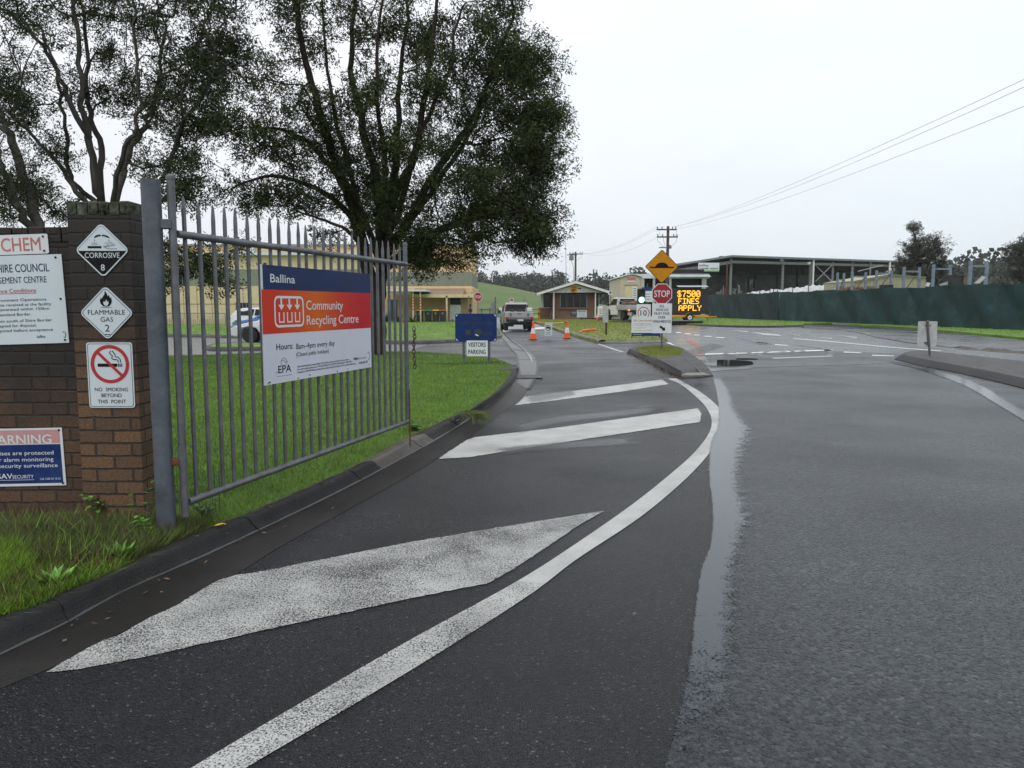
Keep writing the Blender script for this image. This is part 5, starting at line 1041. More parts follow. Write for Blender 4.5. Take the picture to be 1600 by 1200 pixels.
mb = MB(); w, h = .36, .56; mb.prism([(-w/2, -h), (w/2, -h), (w/2, -.0), (-w/2, 0)], -.006, 0); mb.build('board', M_['sign_white'], hs)
mb = MB(); mb.ring(circ(.135, 24, 0, -.19), circ(.108, 24, 0, -.19), -.0075); mb.stroke([(-.09, -.11), (.09, -.27)], .03, -.008); mb.face([(-.085, -.16), (-.06, -.13), (.05, -.13), (.085, -.165), (.085, -.22), (-.085, -.22)], -.0073)
mb.text('NO ENTRY', -.12, .12, -.43, .05, -.0075, .02); mb.text('TRUCKS ONLY', -.14, .14, -.51, .045, -.0075, .02); mb.build('symbol', M_['ink'], hs)
mb = MB(); mb.tube([(-.13, 0, 0), (-.13, .02, .05)], .006, 6); mb.tube([(.13, 0, 0), (.13, .02, .05)], .006, 6); mb.build('hook', M_['black'], hs)

# ------------------------------------------------------------------ vehicles
def wheel(par, x, y, r, w, rimmat='rim'):
    side = 1 if x > 0 else -1
    prof = [(r*.62, -w/2), (r*.93, -w/2), (r, -w*.36), (r, w*.36), (r*.93, w/2), (r*.62, w/2)]
    def lat(prof, n=22):
        mb = MB(); vs = [(x+z, y+q*math.cos(2*math.pi*k/n), r+q*math.sin(2*math.pi*k/n)) for q, z in prof for k in range(n)]
        fs = [(i*n+k, i*n+(k+1) % n, (i+1)*n+(k+1) % n, (i+1)*n+k) for i in range(len(prof)-1) for k in range(n)]+[tuple(range(n)), tuple((len(prof)-1)*n+k for k in range(n))]
        return mb.add(vs, fs)
    ty = lat(prof).build('wheel', M_['rubber'], par, smooth=40); lat([(r*.60, -w*.44), (r*.60, w*.44)]).build('rim', M_['black'], ty)
    mb = MB(); xf = x+side*w*.46
    for k in range(5):
        a = 2*math.pi*k/5; b0, b1 = a-.22, a+.22
        mb.add([(xf, y+r*.12*math.cos(b0*1.5), r+r*.12*math.sin(b0*1.5)), (xf, y+r*.60*math.cos(b0), r+r*.60*math.sin(b0)), (xf, y+r*.60*math.cos(b1), r+r*.60*math.sin(b1)), (xf, y+r*.12*math.cos(b1*1.5), r+r*.12*math.sin(b1*1.5))], [(0, 1, 2, 3)])
    n = 20; o_ = [(xf+side*.004, y+r*.63*math.cos(2*math.pi*k/n), r+r*.63*math.sin(2*math.pi*k/n)) for k in range(n)]; i_ = [(xf+side*.004, y+r*.53*math.cos(2*math.pi*k/n), r+r*.53*math.sin(2*math.pi*k/n)) for k in range(n)]
    mb.add(o_+i_, [(k, (k+1) % n, n+(k+1) % n, n+k) for k in range(n)]); mb.build('spokes', M_[rimmat], ty)
def slab(mb, prof, hw, top=1.0, zt=None):
    """body side profile (y, z) lofted over the width, narrowing above the waist"""
    z0 = min(p[1] for p in prof); z1 = max(p[1] for p in prof); n = len(prof); vs = []
    for sgn in (-1, 1): vs += [(sgn*hw*(1-(1-top)*max(0, (p[1]-(zt or z0))/(z1-(zt or z0)))), p[0], p[1]) for p in prof]
    return mb.add(vs, [tuple(range(n)), tuple(range(2*n-1, n-1, -1))]+[(k, n+k, n+(k+1) % n, (k+1) % n) for k in range(n)])
def ute(label, p, rz, paintm, style, group=None, sc=1.0):
    """local: rear at y=0, nose at +y"""
    t = thing('ute', label, 'ute', p, rz, group); hw = .90
    mb = MB(); slab(mb, [(1.9, .42), (3.25, .40), (3.25, .62), (3.45, .86), (3.8, .92), (4.15, .84), (4.3, .60), (4.32, .42), (5.05, .45), (5.15, .60), (5.12, .92), (4.95, 1.03), (3.75, 1.16), (1.9, 1.16)], hw, .96, .9); b = mb.build('body', M_[paintm], t, bevel=.035, seg=3)
    mb = MB(); slab(mb, [(1.95, 1.14), (3.85, 1.14), (3.1, 1.76), (2.9, 1.81), (2.2, 1.82), (2.02, 1.76)], hw*.97, .80); mb.build('cab', M_[paintm], t, bevel=.05, seg=3)
    mb = MB(); mb.add([(-.64, 1.99-.005, 1.70), (.64, 1.985, 1.70), (.70, 1.955, 1.28), (-.70, 1.955, 1.28)], [(0, 1, 2, 3)]); mb.build('rear_window', M_['glass_dark'], t)
    for sx_ in (-1, 1):
        mb = MB(); mb.add([(sx_*.885, 2.15, 1.22), (sx_*.885, 3.55, 1.22), (sx_*.765, 3.02, 1.70), (sx_*.765, 2.25, 1.70)], [(0, 1, 2, 3)]); mb.build('side_window', M_['glass_dark'], t)
        mb = MB(); mb.box((sx_*1.02, 3.45, 1.22), (.18, .10, .20)); mb.build('mirror', M_['black'], t, bevel=.03)
    mb = MB(); mb.add([(-.72, 3.72, 1.24), (.72, 3.72, 1.24), (.64, 3.13, 1.72), (-.64, 3.13, 1.72)], [(0, 1, 2, 3)]); mb.build('windscreen', M_['glass_dark'], t)
    if style == 'tub':
        mb = MB(); slab(mb, [(.06, .52), (.70, .52), (.78, .82), (1.08, .95), (1.40, .82), (1.48, .52), (1.88, .52), (1.88, 1.22), (.02, 1.22), (.0, .9)], hw, 1); mb.build('tub', M_[paintm], t, bevel=.04, seg=3)
        mb = MB(); mb.box((0, -.012, 1.03), (1.38, .03, .36)); tg = mb.build('tailgate', M_[paintm], t, bevel=.015)
        mb = MB(); mb.box((0, -.03, 1.10), (.20, .012, .05)); mb.build('handle', M_['black'], tg)
        mb = MB()
        for x in (-.55, .55): mb.box((x, -.032, 1.04), (.07, .012, .20))
        mb.build('latch', M_['black'], tg)
        for sx_ in (-1, 1): mb = MB(); mb.box((sx_*.80, -.012, .84), (.19, .05, .14)); mb.build('tail_light', M_['lens_red'], t, bevel=.01)
        mb = MB(); mb.box((0, -.05, .66), (1.66, .14, .20)); mb.box((0, .35, .45), (1.2, .7, .10)); mb.box((-.55, .15, .46), (.40, .03, .34)); mb.box((.55, .15, .46), (.40, .03, .34)); mb.build('bumper', M_['black'], t, bevel=.02)
        mb = MB(); mb.box((.06, -.13, .70), (.37, .012, .11)); mb.build('number_plate', M_['plate'], t)
        mb = MB(); mb.tube([(0, -.05, .56), (0, -.22, .56)], .03, 8); mb.lathe([(.001, 0), (.03, .01), (.03, .05), (.001, .06)], 10, (0, -.22, .57)); mb.build('tow_bar', M_['galv'], t)
        mb = MB()   # sports frame, boxes in the tub
        for x in (-.74, .74): mb.tube([(x, 1.80, 1.2), (x*.96, 1.82, 1.62), (x*.9, 1.84, 1.66)], .035, 8)
        mb.tube([(-.66, 1.84, 1.66), (.66, 1.84, 1.66)], .03, 8); mb.tube([(-.7, 1.82, 1.36), (.7, 1.82, 1.36)], .03, 8); mb.build('headboard', M_['black'], t)
        mb = MB(); mb.box((-.35, 1.2, 1.28), (.22, .3, .16)); mb.box((.1, 1.3, 1.27), (.3, .3, .14)); mb.box((.38, 1.0, 1.27), (.16, .3, .14)); mb.build('load', M_['dark_plastic'], t, bevel=.02)
        mb = MB(); mb.box((.70, .9, 1.36), (.34, 1.1, .26)); mb.build('storage_box', M_['car_white'], t, bevel=.06, seg=3)
        wh = ((.78, 1.08), (-.78, 1.08), (.78, 3.8), (-.78, 3.8))
    else:
        hb = 1.0
        mb = MB(); mb.box((0, .9, .88), (2*hb, 1.98, .10)); mb.build('tray_floor', M_['galv_pale'], t)
        for x in (-hb, hb): mb = MB(); mb.box((x, .9, 1.06), (.04, 1.98, .30)); mb.build('drop_side', M_['galv_pale'], t, bevel=.01)
        mb = MB(); mb.box((0, -.09, 1.06), (2*hb, .04, .30)); tg = mb.build('tailgate', M_['galv_pale'], t, bevel=.01)
        mb = MB(); mb.box((0, .0, .60), (1.7, .06, .28)); mb.box((-.72, .12, .62), (.42, .04, .30)); mb.build('under_tray', M_['black'], t)
        mb = MB(); mb.box((-.74, -.06, .52), (.36, .06, .22)); mb.build('step_box', M_['galv_pale'], t, bevel=.01)
        for sx_ in (-1, 1): mb = MB(); mb.box((sx_*.86, -.13, .80), (.14, .04, .12)); mb.build('tail_light', M_['lit_brake'], t, bevel=.01)
        mb = MB()
        for x in (-.85, .85): mb.tube([(x, 1.88, .9), (x, 1.88, 1.80)], .025, 6)
        mb.tube([(-.85, 1.88, 1.80), (.85, 1.88, 1.80)], .025, 6); mb.tube([(-.85, 1.88, 1.5), (.85, 1.88, 1.5)], .02, 6); mb.build('headboard', M_['galv_pale'], t)
        rn = random.Random(6); mb = MB()
        for i in range(26):
            c = Vector((rn.uniform(-.7, .7), rn.uniform(.35, 1.6), 1.05+rn.uniform(.05, .55)*(1-abs(rn.gauss(0, .2))))); mb.box(c, (rn.uniform(.2, .6), rn.uniform(.2, .6), rn.uniform(.1, .3)), M=Matrix.Rotation(rn.uniform(0, 3), 4, 'Z') @ Matrix.Rotation(rn.uniform(-.5, .5), 4, 'X'))
        mb.build('load', M_['load_brown'], t)
        wh = ((.78, 1.0), (-.78, 1.0), (.78, 3.8), (-.78, 3.8))
    for x, y in wh: wheel(t, x, y, .39, .26)
    t.scale = (sc, sc, sc); return t
up = G(811.5, 517.5); ute('white dual lamp ute seen from behind, stopped left of the toll office', up, R(5), 'car_silver', 'tub')
def car(label, p, rz, paintm, group=None, lightsrear=False):
    """local: nose at -y"""
    t = thing('parked_car', label, 'car', p, rz, group); hw = .88
    mb = MB(); slab(mb, [(-2.10, .30), (-1.78, .24), (-1.72, .42), (-1.55, .64), (-1.27, .70), (-1.0, .62), (-.86, .42), (-.84, .24), (1.02, .24), (1.05, .42), (1.2, .62), (1.45, .70), (1.73, .64), (1.88, .42), (1.92, .28), (2.10, .34), (2.16, .62), (2.10, .95), (1.7, 1.0), (-.75, .98), (-1.35, .88), (-1.95, .74), (-2.16, .55)], hw, .92, .6); mb.build('body', M_[paintm], t, bevel=.06, seg=3)
    mb = MB(); slab(mb, [(-1.0, .93), (2.05, .95), (1.72, 1.34), (1.3, 1.46), (.35, 1.49), (-.15, 1.44)], hw*.93, .76); mb.build('cabin', M_[paintm], t, bevel=.05, seg=3)
    for sx_ in (-1, 1):
        mb = MB(); mb.add([(sx_*.815, -.72, 1.0), (sx_*.815, .50, 1.0), (sx_*.655, .45, 1.40), (sx_*.655, -.06, 1.38)], [(0, 1, 2, 3)]); mb.add([(sx_*.815, .58, 1.0), (sx_*.815, 1.55, 1.0), (sx_*.66, 1.36, 1.36), (sx_*.655, .52, 1.40)], [(0, 1, 2, 3)]); mb.build('side_window', M_['glass_dark'], t)
        mb = MB(); mb.add([(sx_*.886, -2.02, .74), (sx_*.84, -2.12, .66), (sx_*.60, -2.17, .62), (sx_*.62, -2.10, .74), (sx_*.84, -1.75, .80)], [(0, 1, 2, 3, 4)]); mb.build('headlight', M_['lens_clear'], t)
        mb = MB(); mb.box((sx_*.80, 2.10, .80), (.16, .10, .26)); mb.build('tail_light', M_['lens_red'], t, bevel=.02)
        mb = MB(); mb.box((sx_*.94, -.60, 1.02), (.16, .10, .12)); mb.build('mirror', M_[paintm], t, bevel=.03)
        mb = MB(); mb.box((sx_*.875, .05, .84), (.02, .16, .03)); mb.build('door_handle', M_['black'], t)
    mb = MB(); mb.add([(-.70, -.92, 1.0), (.70, -.92, 1.0), (.60, -.17, 1.42), (-.60, -.17, 1.42)], [(0, 1, 2, 3)]); mb.build('windscreen', M_['glass_dark'], t)
    mb = MB(); mb.add([(-.62, 2.0, 1.02), (.62, 2.0, 1.02), (.56, 1.70, 1.36), (-.56, 1.70, 1.36)], [(0, 1, 2, 3)]); mb.build('rear_window', M_['glass_dark'], t)
    mb = MB(); mb.box((0, -2.17, .42), (1.1, .03, .16)); mb.build('grille', M_['black'], t)
    for x in (-.78, .78):
        for y in (-1.27, 1.45): wheel(t, x, y, .325, .21)
    return t
g1 = 'cars parked by the cream building'
pc = G(358, 535.5); car('white hatchback parked behind the gate, its nose pointing left', (pc.x+2.1, pc.y+.9, 0), R(-82), 'car_white', g1)
pc = D(366, 520, 42); car('bright blue car parked behind the white hatchback', (pc.x+2.3, 42.0, 0), R(-92), 'car_blue', g1)
pc = D(362, 520, 50); car('white car showing its red tail light, parked farthest from the gate', (pc.x+2.3, 50.0, 0), R(88), 'car_white', g1)
ute2p = D(996, 503, 67); 

# ------------------------------------------------------------------ cream building with awnings, bins, cabinet
BYY = 77.0
def bp(u, v, Y=BYY): return D(u, v, Y)
xr = bp(739, 480).x; xl = bp(120, 480).x; zt0 = bp(700, 384).z; zg1, zg0 = bp(700, 425).z, bp(700, 447).z
bld = thing('council_building', 'long cream two storey building with a green band behind the lawn', 'building', ((xr+xl)/2, BYY, 0))
mb = MB(); w = xr-xl; mb.box(((xr+xl)/2, BYY+7, zg0/2), (w, 14, zg0)); mb.build('wall', M_['cream'], bld, True, bevel=.15)
mb = MB(); xr2 = bp(737, 430).x; mb.box(((xr2+xl)/2, BYY+7, (zg0+zg1)/2), (xr2-xl, 13.8, zg1-zg0)); mb.build('band', M_['band_green'], bld, True)
mb = MB(); mb.box(((xr2+xl)/2, BYY+7, (zg1+zt0)/2), (xr2-xl, 13.8, zt0-zg1)); mb.build('upper_wall', M_['cream'], bld, True)
mb = MB(); mb.box(((xr2+xl)/2, BYY+7, zt0+.08), (xr2-xl+.4, 14.2, .16)); mb.build('parapet', M_['roof_grey'], bld, True)
# front left wing with gutter and joints
wx1 = bp(560, 480, 73.5).x; wzt = D(300, 399, 73.5).z
mb = MB(); mb.box(((xl+wx1)/2, 73.5+1.7, D(300, 447, 73.5).z/2), (wx1-xl, 3.4, D(300, 447, 73.5).z)); mb.build('wing_wall', M_['cream_pale'], bld, True)
z1, z2 = D(300, 447, 73.5).z, D(300, 421, 73.5).z
mb = MB(); mb.box(((xl+wx1)/2, 73.5+1.72, (z1+z2)/2), (wx1-xl, 3.36, z2-z1)); mb.build('wing_band', M_['band_green'], bld, True)
mb = MB(); mb.box(((xl+wx1)/2, 73.5+1.7, (z2+wzt)/2), (wx1-xl, 3.38, wzt-z2)); mb.build('wing_wall', M_['cream_pale'], bld, True)
mb = MB(); mb.box(((xl+wx1)/2, 73.3+1.7, wzt+.12), (wx1-xl+.5, 3.9, .26)); mb.build('gutter', M_['roof_white'], bld, True)
mb = MB()
for u in (252, 268, 287, 308, 331, 355, 380, 405): x = D(u, 470, 73.5).x; mb.box((x, 73.49, z1/2), (.05, .02, z1))
zz = D(300, 475, 73.5).z; mb.box(((xl+wx1)/2, 73.488, zz), (wx1-xl, .02, .06)); mb.build('panel_joint', M_['terracotta'], bld, True)
for u0, u1, v0, v1 in ((369, 390, 473, 485), (330, 346, 430, 446), (268, 290, 418, 443)):
    a, b = D(u0, v1, 73.45), D(u1, v0, 73.45); mb = MB(); mb.box(((a.x+b.x)/2, 73.47, (a.z+b.z)/2), (b.x-a.x, .05, b.z-a.z)); f = mb.build('window', M_['glass_dark'], bld, True)
    mb = MB(); 
    for k in range(5): mb.box((a.x+(b.x-a.x)*k/4, 73.43, (a.z+b.z)/2), (.06, .04, b.z-a.z+.06))
    mb.build('bars', M_['steel_grey'], f, True)
for u0, u1, v0, v1 in ((248, 262, 386, 396), (375, 392, 386, 398)):
    a, b = D(u0, v1, 75.9), D(u1, v0, 75.9); mb = MB(); mb.box(((a.x+b.x)/2, 76.95, (a.z+b.z)/2), (b.x-a.x, .2, b.z-a.z)); mb.build('window', M_['roof_white'], bld, True)
# blue door behind the gate's end and lower porch wall
a, b = D(606, 500, 76.9), D(620, 468, 76.9); mb = MB(); mb.box(((a.x+b.x)/2, 76.93, (b.z)/2), (b.x-a.x, .1, b.z)); mb.build('door', M_['door_blue'], bld, True)
# awnings
az = bp(690, 462, 73).z
aw0, aw1 = D(640, 462, 73).x, D(739, 462, 73).x
mb = MB(); mb.box(((aw0+aw1)/2, 75, az+.05), (aw1-aw0, 4.0, .18)); mb.box(((aw0+aw1)/2, 72.95, az-.02), (aw1-aw0+.1, .12, .32)); mb.build('awning', M_['cream_pale'], bld, True)
mb = MB(); a2 = D(684, 455, 74.5).x; mb.add([(aw0, 77, az+.75), (D(727, 455, 77).x, 77, az+.75), (D(727, 455, 77).x, 73.4, az+.16), (aw0, 73.4, az+.16)], [(0, 1, 2, 3)]); mb.build('awning_roof', M_['terracotta'], bld, True)
mb = MB(); mb.box(((D(598, 455, 71).x+D(667, 455, 71).x)/2, 73.5, D(640, 454, 71).z), (D(667, 455, 71).x-D(598, 455, 71).x, 6.6, .18)); mb.build('porch_roof', M_['roof_white'], bld, True)
for u, Y in ((645.5, 70.6), (657, 70.6)):
    z_ = D(640, 454, 71).z; x = D(u, 480, Y).x; mb = MB(); mb.tube([(x, Y, 0), (x, Y, z_-.08)], .07, 8); po = mb.build('post', M_['cream_pale'], bld, True)
    mb = MB()
    for k in range(5): mb.tube([(x, Y, 1.25+k*.26), (x, Y, 1.36+k*.26)], .075, 8)
    mb.build('red_stripe', M_['ink_red'], po, True)
for u in (698, 732.5): x = D(u, 480, 72.9).x; mb = MB(); mb.box((x, 72.95, az/2), (.16 if u < 700 else .09, .12, az)); mb.build('post', M_['cream_pale' if u < 700 else 'terracotta'], bld, True)
mb = MB(); x0 = D(714, 466, 76.5).x; x1_ = D(737, 466, 76.5).x; mb.tube([(x0, 76.6, bp(714, 470).z), (x0, 76.6, bp(714, 466).z), (x1_, 76.6, bp(714, 466).z), (x1_, 76.6, bp(714, 456).z)], .05, 6); mb.build('pipe', M_['terracotta'], bld, True)
# bins, cabinet, sleeve cupboard
gB = 'wheelie bins under the awning'
def binn(x, y, lid, label, full=True):
    t = thing('wheelie_bin', label, 'bin', (x, y, .12), 0, gB)
    mb = MB(); b = [(-.25, -.27), (.25, -.27), (.25, .27), (-.25, .27)]; tt = [(-.30, -.33), (.30, -.33), (.30, .36), (-.30, .36)]
    mb.add([(p[0], p[1], .06) for p in b]+[(p[0], p[1], 1.02) for p in tt], [(0, 1, 2, 3), (7, 6, 5, 4), (0, 4, 5, 1), (1, 5, 6, 2), (2, 6, 7, 3), (3, 7, 4, 0)]); mb.build('body', M_['bin'], t, bevel=.03)
    mb = MB(); mb.add([(-.32, -.37, 1.03), (.32, -.37, 1.03), (.32, .40, 1.05), (-.32, .40, 1.05), (-.30, -.33, 1.10), (.30, -.33, 1.10), (.30, .36, 1.14), (-.30, .36, 1.14)], [(3, 2, 1, 0), (4, 5, 6, 7), (0, 1, 5, 4), (1, 2, 6, 5), (2, 3, 7, 6), (3, 0, 4, 7)]); mb.build('lid', M_[lid], t, bevel=.02)
    for sx_ in (-1, 1): mb = MB(); mb.tube([(sx_*.24-.03, .26, .11), (sx_*.24+.03, .26, .11)], .11, 12); mb.build('wheel', M_['black'], t)
    mb = MB(); mb.box((0, -.31, .80), (.16, .02, .18)); mb.build('sticker', M_['ink_grey'], t); return t
for u, lid, lab in ((656, 'lid_yellow', 'yellow lidded bin nearest the striped porch post, first in the row'), (669, 'lid_green', 'bin with a green lid, second in the row under the awning'), (681, 'lid_yellow', 'yellow lidded bin between the green lidded and the red lidded bins'), (692, 'lid_red', 'red lidded bin beside the awning post')):
    x = D(u, 495, 72.3).x; binn(x, 72.3, lid, lab)
a, b = D(703, 500, 74.5), D(719.5, 476.5, 74.5); cab = thing('cabinet', 'tall white steel cabinet standing under the awning', 'cabinet', ((a.x+b.x)/2, 74.8, .12))
mb = MB(); w = b.x-a.x; h = b.z-.12; mb.box((0, 0, h/2), (w, .5, h)); mb.build('body', M_['cabinet'], cab, bevel=.02)
mb = MB(); mb.box((-.25*w, -.27, .12), (.25*w, .04, .10)); mb.build('vent', M_['black'], cab)
hd = thing('shelf_hood', 'dark louvred box mounted above the white cabinet', 'vent box', ((a.x+b.x)/2, 74.9, b.z+.35)); mb = MB(); mb.box((0, 0, 0), (w*.95, .4, .62))
for k in range(5): mb.box((0, -.215, -.24+k*.12), (w*.9, .03, .06))
mb.build('louvres', M_['shelf_dark'], hd)
gs_ = thing('gas_meter', 'small black meter on a stand at the corner of the cream building', 'meter', D(735, 500, 72)*1); gs_.location.z = .12
mb = MB(); mb.tube([(0, 0, 0), (0, 0, 1.5)], .05, 8); mb.lathe([(.16, 0), (.18, .1), (.16, .3), (.05, .36)], 10, (0, 0, .9)); mb.lathe([(.1, 0), (.12, .1), (.05, .2)], 10, (0, 0, 1.5)); mb.build('body', M_['black'], gs_)
# agave clump and railing
def agave(u, v, seed, label):
    p = D(u, v, 70.5); p.z = .12; t = thing('agave_plant', label, 'plant', p, 0, 'spiky plants by the porch'); rn = random.Random(seed); mb = MB()
    for i in range(34):
        a = rn.uniform(0, 6.28); L_ = rn.uniform(.7, 1.3); el = rn.uniform(.25, 1.3); d = Vector((math.cos(a)*math.cos(el), math.sin(a)*math.cos(el), math.sin(el))); s_ = d.cross(Vector((0, 0, 1))).normalized()*.06
        mb.add([Vector((0, 0, 0))+s_, d*L_*.5+s_*1.3, d*L_+Vector((0, 0, -.15*L_)), d*L_*.5-s_*1.3, Vector((0, 0, 0))-s_], [(0, 1, 2, 3, 4)])
    mb.build('leaves', M_['agave'], t)
for i, (u, lab) in enumerate(((604, 'grey green spiky plant beside the blue door, behind the gate end'), (624, 'grey green spiky plant seen through the last gate pickets'), (645, 'grey green spiky plant just right of the gate end, beside the porch post'))): agave(u, 505, i, lab)
rl = thing('railing', 'long thin metal railing in front of the cream building', 'railing', (D(240, 510, 62).x, 62, 0)); x0, x1_ = D(100, 500, 62).x, D(352, 500, 62).x; zt_, zb_ = D(300, 489.5, 62).z, D(300, 509, 62).z
mb = MB(); mb.box(((x0+x1_)/2, 62, zt_), (x1_-x0, .05, .06)); mb.box(((x0+x1_)/2, 62, zb_), (x1_-x0, .05, .06)); mb.build('rail', M_['steel_grey'], rl, True)
mb = MB(); n = int((x1_-x0)/.16)
for i in range(n): mb.box((x0+i*.16, 62, (zt_+zb_)/2), (.022, .022, zt_-zb_))
for i in range(8): mb.box((x0+i*(x1_-x0)/7, 62, zt_/2), (.06, .06, zt_))
mb.build('balusters', M_['steel_grey'], rl, True)
pw = thing('plinth_wall', 'low cream concrete ramp wall under the metal railing', 'wall', ((x0+x1_)/2, 62.6, 0)); mb = MB(); mb.box(((x0+x1_)/2, 62.5, .30), (x1_-x0, .3, .50)); mb.build('wall', M_['cream_pale'], pw, True)

# ------------------------------------------------------------------ things past the driveway on the left
def post_sign(name, label, u, vb, vt, build, Y=None, postr=.035, mat='galv'):
    p = G(u, vb, 0) if Y is None else Vector((D(u, vb, Y).x, Y, 0)); t = thing(name, label, 'sign', p); top = D(u, vt, p.y).z
    mb = MB(); mb.tube([(0, .04, 0), (0, .04, top)], postr, 8); mb.build('post', M_[mat], t, smooth=40); build(t, p.y); return t
def stop_board(t, cz, r, dx=0):
    mb = MB(); mb.prism(octa(r, dx, cz), -.012, 0); mb.build('board', M_['sign_white'], t)
    mb = MB(); mb.face(octa(r*.93, dx, cz), -.0135); mb.build('red_panel', M_['stop_red'], t)
    mb = MB(); mb.text('STOP', dx-r*.70, dx+r*.70, cz-r*.29, r*.58, -.015, .02); mb.build('lettering', M_['sign_white'], t)
Ys = 62.0
post_sign('stop_sign', 'small distant red octagonal stop sign at the corner of the cream building', 747, 505, 470, lambda t, Y: stop_board(t, D(747, 464, Y).z, 7.3*Y/F), Ys)
gtp = thing('mesh_gate', 'grey mesh gate leaf on a tall thin post at the driveway end', 'gate', (D(774, 500, 62).x, 62, 0))
x0 = D(767.5, 490, 62).x-D(774, 500, 62).x; z1 = D(770, 472.5, 62).z; mb = MB(); mb.prism([(x0, .15), (-.02, .15), (-.02, z1+.05), (x0*.6, z1), (x0, z1-.15)], 0, .05); mb.build('panel', M_['steel_grey'], gtp)
mb = MB(); mb.tube([(0, 0, 0), (0, 0, D(774, 464, 62).z)], .05, 8); mb.build('post', M_['galv'], gtp)
def plain(t, Y, u0, u1, v0, v1, mat='sign_white', u=0): a, b = D(u0, v1, Y), D(u1, v0, Y); o = t.location; mb = MB(); mb.box(((a.x+b.x)/2-o.x, -.02, (a.z+b.z)/2-o.z), (b.x-a.x, .03, b.z-a.z)); return mb.build('board', M_[mat], t, bevel=.02)
post_sign('small_sign', 'small white sign low beside the white ute', 782, 500, 483, lambda t, Y: plain(t, Y, 779.5, 784.5, 481, 488), 68)
def redwhite(t, Y):
    plain(t, Y, 796.5, 802.5, 466, 475); a, b = D(797.5, 470, Y), D(801.5, 467, Y); mb = MB(); mb.box(((a.x+b.x)/2-t.location.x, -.045, (a.z+b.z)/2), (b.x-a.x, .01, b.z-a.z)); mb.build('red_panel', M_['ink_red'], t)
post_sign('notice_sign', 'white notice with a red heading beyond the white ute on the grass mound', 799.5, 492, 467, redwhite, 100)
post_sign('marker_sign', 'pale distant sign on the grass mound left of the toll office', 819, 480, 466, lambda t, Y: plain(t, Y, 817, 821.5, 465.5, 469.5, 'ink_grey'), 140)
ff = thing('field_fence', 'dark low rail fence crossing the grass behind the white ute', 'fence', (D(800, 485, 108).x, 108, 0)); mb = MB(); xa_, xb_ = D(740, 480, 108).x, D(842, 480, 108).x
for z_ in (.5, 1.1): mb.box(((xa_+xb_)/2, 108, z_), (xb_-xa_, .05, .07))
for k in range(9): mb.box((xa_+(xb_-xa_)*k/8, 108, .6), (.1, .1, 1.3))
mb.build('rails', M_['steel_dark'], ff, True)
# ------------------------------------------------------------------ toll office (weighbridge hut)
CY = 86.0
def cp(u, v, Y=CY): p = D(u, v, Y); return p.x, p.z
hut = thing('weighbridge_office', 'small brown brick weighbridge office with a gable roof and four dark windows', 'building', (cp(900, 500)[0], CY, .13))
def cbox(name, u0, u1, v0, v1, Y, d, mat, parent=hut, bevel=0, world=True):
    a, b = D(u0, v1, Y), D(u1, v0, Y); mb = MB(); mb.box(((a.x+b.x)/2, Y+d/2, (a.z+b.z)/2), (b.x-a.x, d, b.z-a.z)); return mb.build(name, M_[mat], parent, world, bevel=bevel)
cbox('wall', 862, 930, 457, 501, CY, 5.5, 'brick_cabin')
cbox('side_wall', 842.5, 861.8, 481, 501, CY+.9, 3.5, 'brick_cabin')
w1 = cbox('window', 848.5, 861.5, 459, 480.5, CY+1.0, .08, 'glass_dark'); cbox('frame', 845, 849, 459, 481, CY+.95, .12, 'white', w1)
# gable board, roof
xL, zE = cp(838, 459.5); xR, zR = cp(949.5, 456.5); xA, zA = cp(898, 441.0)
mb = MB(); mb.prism([(cp(851, 458)[0], cp(851, 458)[1]), (cp(941, 456)[0], cp(941, 457)[1]), (xA+.1, zA-.35)], CY-1.2, CY-1.1); mb.build('gable_board', M_['fascia'], hut, True)
zS = cp(900, 458)[1]; mb = MB(); mb.box(((xL+xR)/2+.2, CY+2.4, zS-.02), (xR-xL-.8, 7.0, .08)); mb.build('soffit', M_['shed_dark'], hut, True)
for (xa, za), (xb, zb_), nm in (((xL, zE), (xA, zA), 'roof'), ((xA, zA), (xR, zR), 'roof')):
    mb = MB(); mb.prism([(xa, za), (xb, zb_), (xb, zb_+.12), (xa, za+.12)], CY-1.6, CY+6.5); rf = mb.build('roof', M_['roof_grey'], hut, True)
    mb = MB(); mb.prism([(xa, za-.17), (xb, zb_-.17), (xb, zb_+.08), (xa, za+.08)], CY-1.72, CY-1.62); mb.build('barge_board', M_['white'], rf, True)
for i in range(4):
    u0 = 875.2+i*10.45; w = cbox('window', u0, u0+10.3, 457.2, 480, CY-.06, .05, 'glass_dark'); mb = MB()
    for uu in (u0, u0+10.3): p = D(uu, 468, CY); mb.box((p.x, CY-.09, (D(u0, 480, CY).z+D(u0, 457, CY).z)/2), (.055, .05, D(u0, 457, CY).z-D(u0, 480, CY).z))
    mb.build('frame', M_['galv_pale'], w, True)
cbox('sill', 874, 918, 480.2, 482.8, CY-.22, .22, 'brick_cabin')
for u in (865.2, 930.3): cbox('post', u-1.1, u+1.1, 457.5, 500, CY-1.15, .14, 'white')
cbox('downpipe', 935, 936.6, 458, 497, CY+.3, .12, 'galv_pale'); cbox('side_window', 931.5, 935, 459, 479, CY+2.0, .08, 'glass_dark')
sg = thing('camera_notice', 'small yellow notice in the gable of the weighbridge office', 'sign', (D(896.7, 452, CY-1.25).x, CY-1.23, D(897, 452, CY-1.2).z)); mb = MB(); mb.box((0, 0, 0), (.66, .02, .66)); mb.build('board', M_['traffic_yellow'], sg)
mb = MB(); mb.text('CCTV', -.26, .26, .14, .13, -.012, .01); mb.box((-.02, -.012, -.10), (.26, .002, .14)); mb.box((.10, -.012, -.02), (.16, .002, .06)); mb.box((-.1, -.012, -.20), (.08, .002, .08)); mb.build('symbol', M_['ink'], sg)
